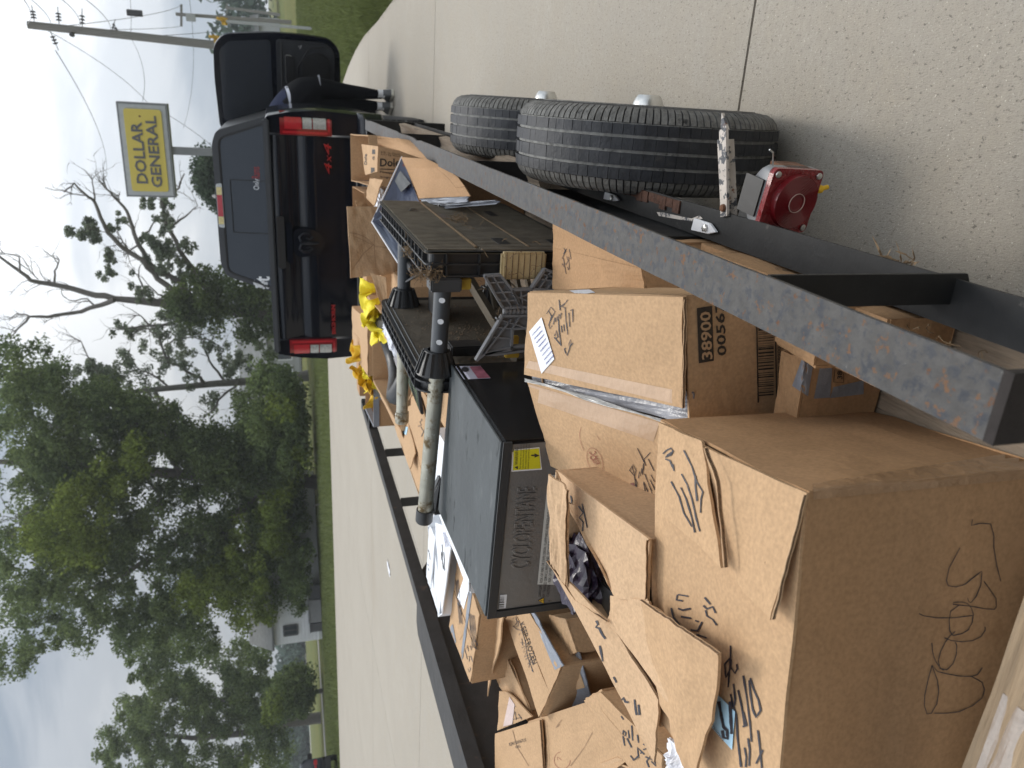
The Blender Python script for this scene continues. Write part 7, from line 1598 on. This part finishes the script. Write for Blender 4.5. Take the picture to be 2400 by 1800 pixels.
flap(vB, [PY(833,468,4.3), PY(857,457,4.35), PY(872,484,4.3), PY(836,484,4.25)], C3, seed=211, n=8, wob=.003)
crumple('paper_scrap', 'white and pink crumpled wrapper between the far cartons', 'wrapper', PY(888,465,4.1), (.06,.08,.03), PAPER, 13, flat=1, fold=12)
# brown cartons filling the middle behind the shelf unit
crate('long brown carton behind the shelf unit, under the yellow ribbon', [V(-1.25,4.2,.88), V(-.80,4.2,.88), V(-.76,3.05,.86), V(-1.08,3.05,.86)], .42, C1, seed=212)
crate('carton at the front of the trailer nearest the tow hitch', [V(-1.30,4.95,.84), V(-.85,4.95,.84), V(-.85,4.30,.84), V(-1.25,4.30,.84)], .42, C3, seed=213)
crumple('plastic_bag', 'clear and white crumpled bag with blue print above the shelf unit', 'bag', PY(925,770,3.0), (.10,.14,.04), mat('bag_white', (.62,.64,.70), rough=.35, var=.1, vs=30, bump=.6, bs=40, spot=[((.10,.14,.32), 16, .64, .03, None)]), 17, flat=1, fold=13)
m = MB(); m.panel([PY(915,800,2.95), PY(930,795,2.9), PY(940,870,2.9), PY(935,880,2.9)], .003, 6, .01, 8); tag(m.build('white_sheet', PAPER, None), 'white sheet hanging beside the galvanised pipe end', 'sheet')
# ribbons
def ribbon(name, label, pts, w_, mt, y, amp, seed, fold=5):
    r = random.Random(seed); P_ = [PY(X, Y, y+r.uniform(-.06,.06)) for X, Y in pts]; P_ = subdiv(P_, 8, .03, seed); m = MB(); n_ = len(P_); prev = None; row = []
    for i, p in enumerate(P_):
        d = (P_[min(i+1, n_-1)]-P_[max(i-1, 0)]).normalized(); an = math.sin(i*.30+seed)*1.0+noise.noise(V(i*.12,seed,0))*1.3; u = d.cross(V(0,-1,.6)).normalized(); v = d.cross(u).normalized(); s = u*math.cos(an)+v*math.sin(an)
        off = u*(amp*math.sin(i*.42+seed))+v*(amp*.8*math.cos(i*.33))
        for k in range(5): row.append(p+off+s*(w_*(k/4-.5))+v*(.012*math.sin(k*1.6+i*.8)))
    m.v = row
    for i in range(n_-1):
        for k in range(4): a = i*5+k; m.f.append((a, a+1, a+6, a+5))
    o = m.build(name, mt, None, smooth=True, fix=False); md = o.modifiers.new('thickness', 'SOLIDIFY'); md.thickness = .002; md2 = o.modifiers.new('sub', 'SUBSURF'); md2.levels = 1; md2.render_levels = 1; tag(o, label, 'ribbon'); return o
ribbon('fabric_ribbon', 'bright yellow twisted fabric ribbon in front of the tailgate', [(852,655),(858,690),(868,715),(862,740),(880,745),(872,775),(892,790),(905,775)], .085, YEL, 3.75, .022, 2)
ribbon('fabric_ribbon', 'second bright yellow loop, lower end of the pair near the white bag', [(866,700),(870,740),(888,735),(884,765),(900,790),(880,795)], .09, YEL, 3.65, .026, 5)
ribbon('fabric_ribbon', 'golden yellow ribbon heap on the far left taped carton', [(833,818),(838,830),(845,850),(852,868),(838,885),(850,905),(868,895),(862,915),(875,925),(882,955)], .10, YEL2, 4.45, .034, 3)
ribbon('fabric_ribbon', 'golden yellow ribbon tail sticking up towards the truck tail lamp', [(828,812),(833,822),(843,838),(846,852)], .07, YEL2, 4.5, .01, 8)
ribbon('fabric_ribbon', 'yellow ribbon end hanging over the duct-taped carton rim', [(850,880),(862,870),(868,890),(858,905),(872,905),(884,935)], .06, YEL, 4.42, .02, 9)
# small stray things
m = MB(); p = PZ(912,1331,.0); m.panel([p+V(-.08,-.12,.006), p+V(.02,-.14,.01), p+V(.08,.12,.008), p+V(-.03,.14,.012)], .002, 6, .006, 3); tag(m.build('litter', PAPER, None), 'white scrap of litter on the concrete beyond the trailer', 'litter')
for k, (X, Y, s) in enumerate(((2065,610,.03),(2110,618,.026),(2140,612,.02))):
    p = PZ(X,Y,.47); m = MB(); r_ = random.Random(k)
    for i in range(5): a = i*1.25+k; q = p+V(math.cos(a)*s*.3, math.sin(a)*s*.3, 0); m.panel([p, p+V(math.cos(a)*s*.6,math.sin(a)*s*.6,.008), q+V(math.cos(a+.5)*s,math.sin(a+.5)*s,.014), q], .0006, 3, .002, i)
    tag(m.build('dead_leaf', STRAWM, None), ('curled dead leaf caught on the post edge, nearest the rail joint', 'middle dead leaf caught beside the post', 'smallest dead leaf at the lower post end')[k], 'leaf')

# ================================================================== the damp air between the lot and the far trees
HZ = bpy.data.materials.new('damp_air'); HZ.use_nodes = True; t = HZ.node_tree; t.nodes.clear(); o = t.nodes.new('ShaderNodeOutputMaterial'); pv = t.nodes.new('ShaderNodeVolumePrincipled')
pv.inputs['Color'].default_value = (.93, .97, 1, 1); pv.inputs['Density'].default_value = .0009; pv.inputs['Anisotropy'].default_value = .2; t.links.new(pv.outputs[0], o.inputs['Volume'])
m = MB(); m.box(-405, 405, -405, 405, -1.2, 30); tag(m.build('haze', HZ), 'thin damp haze over the whole lot and field', kind='stuff')
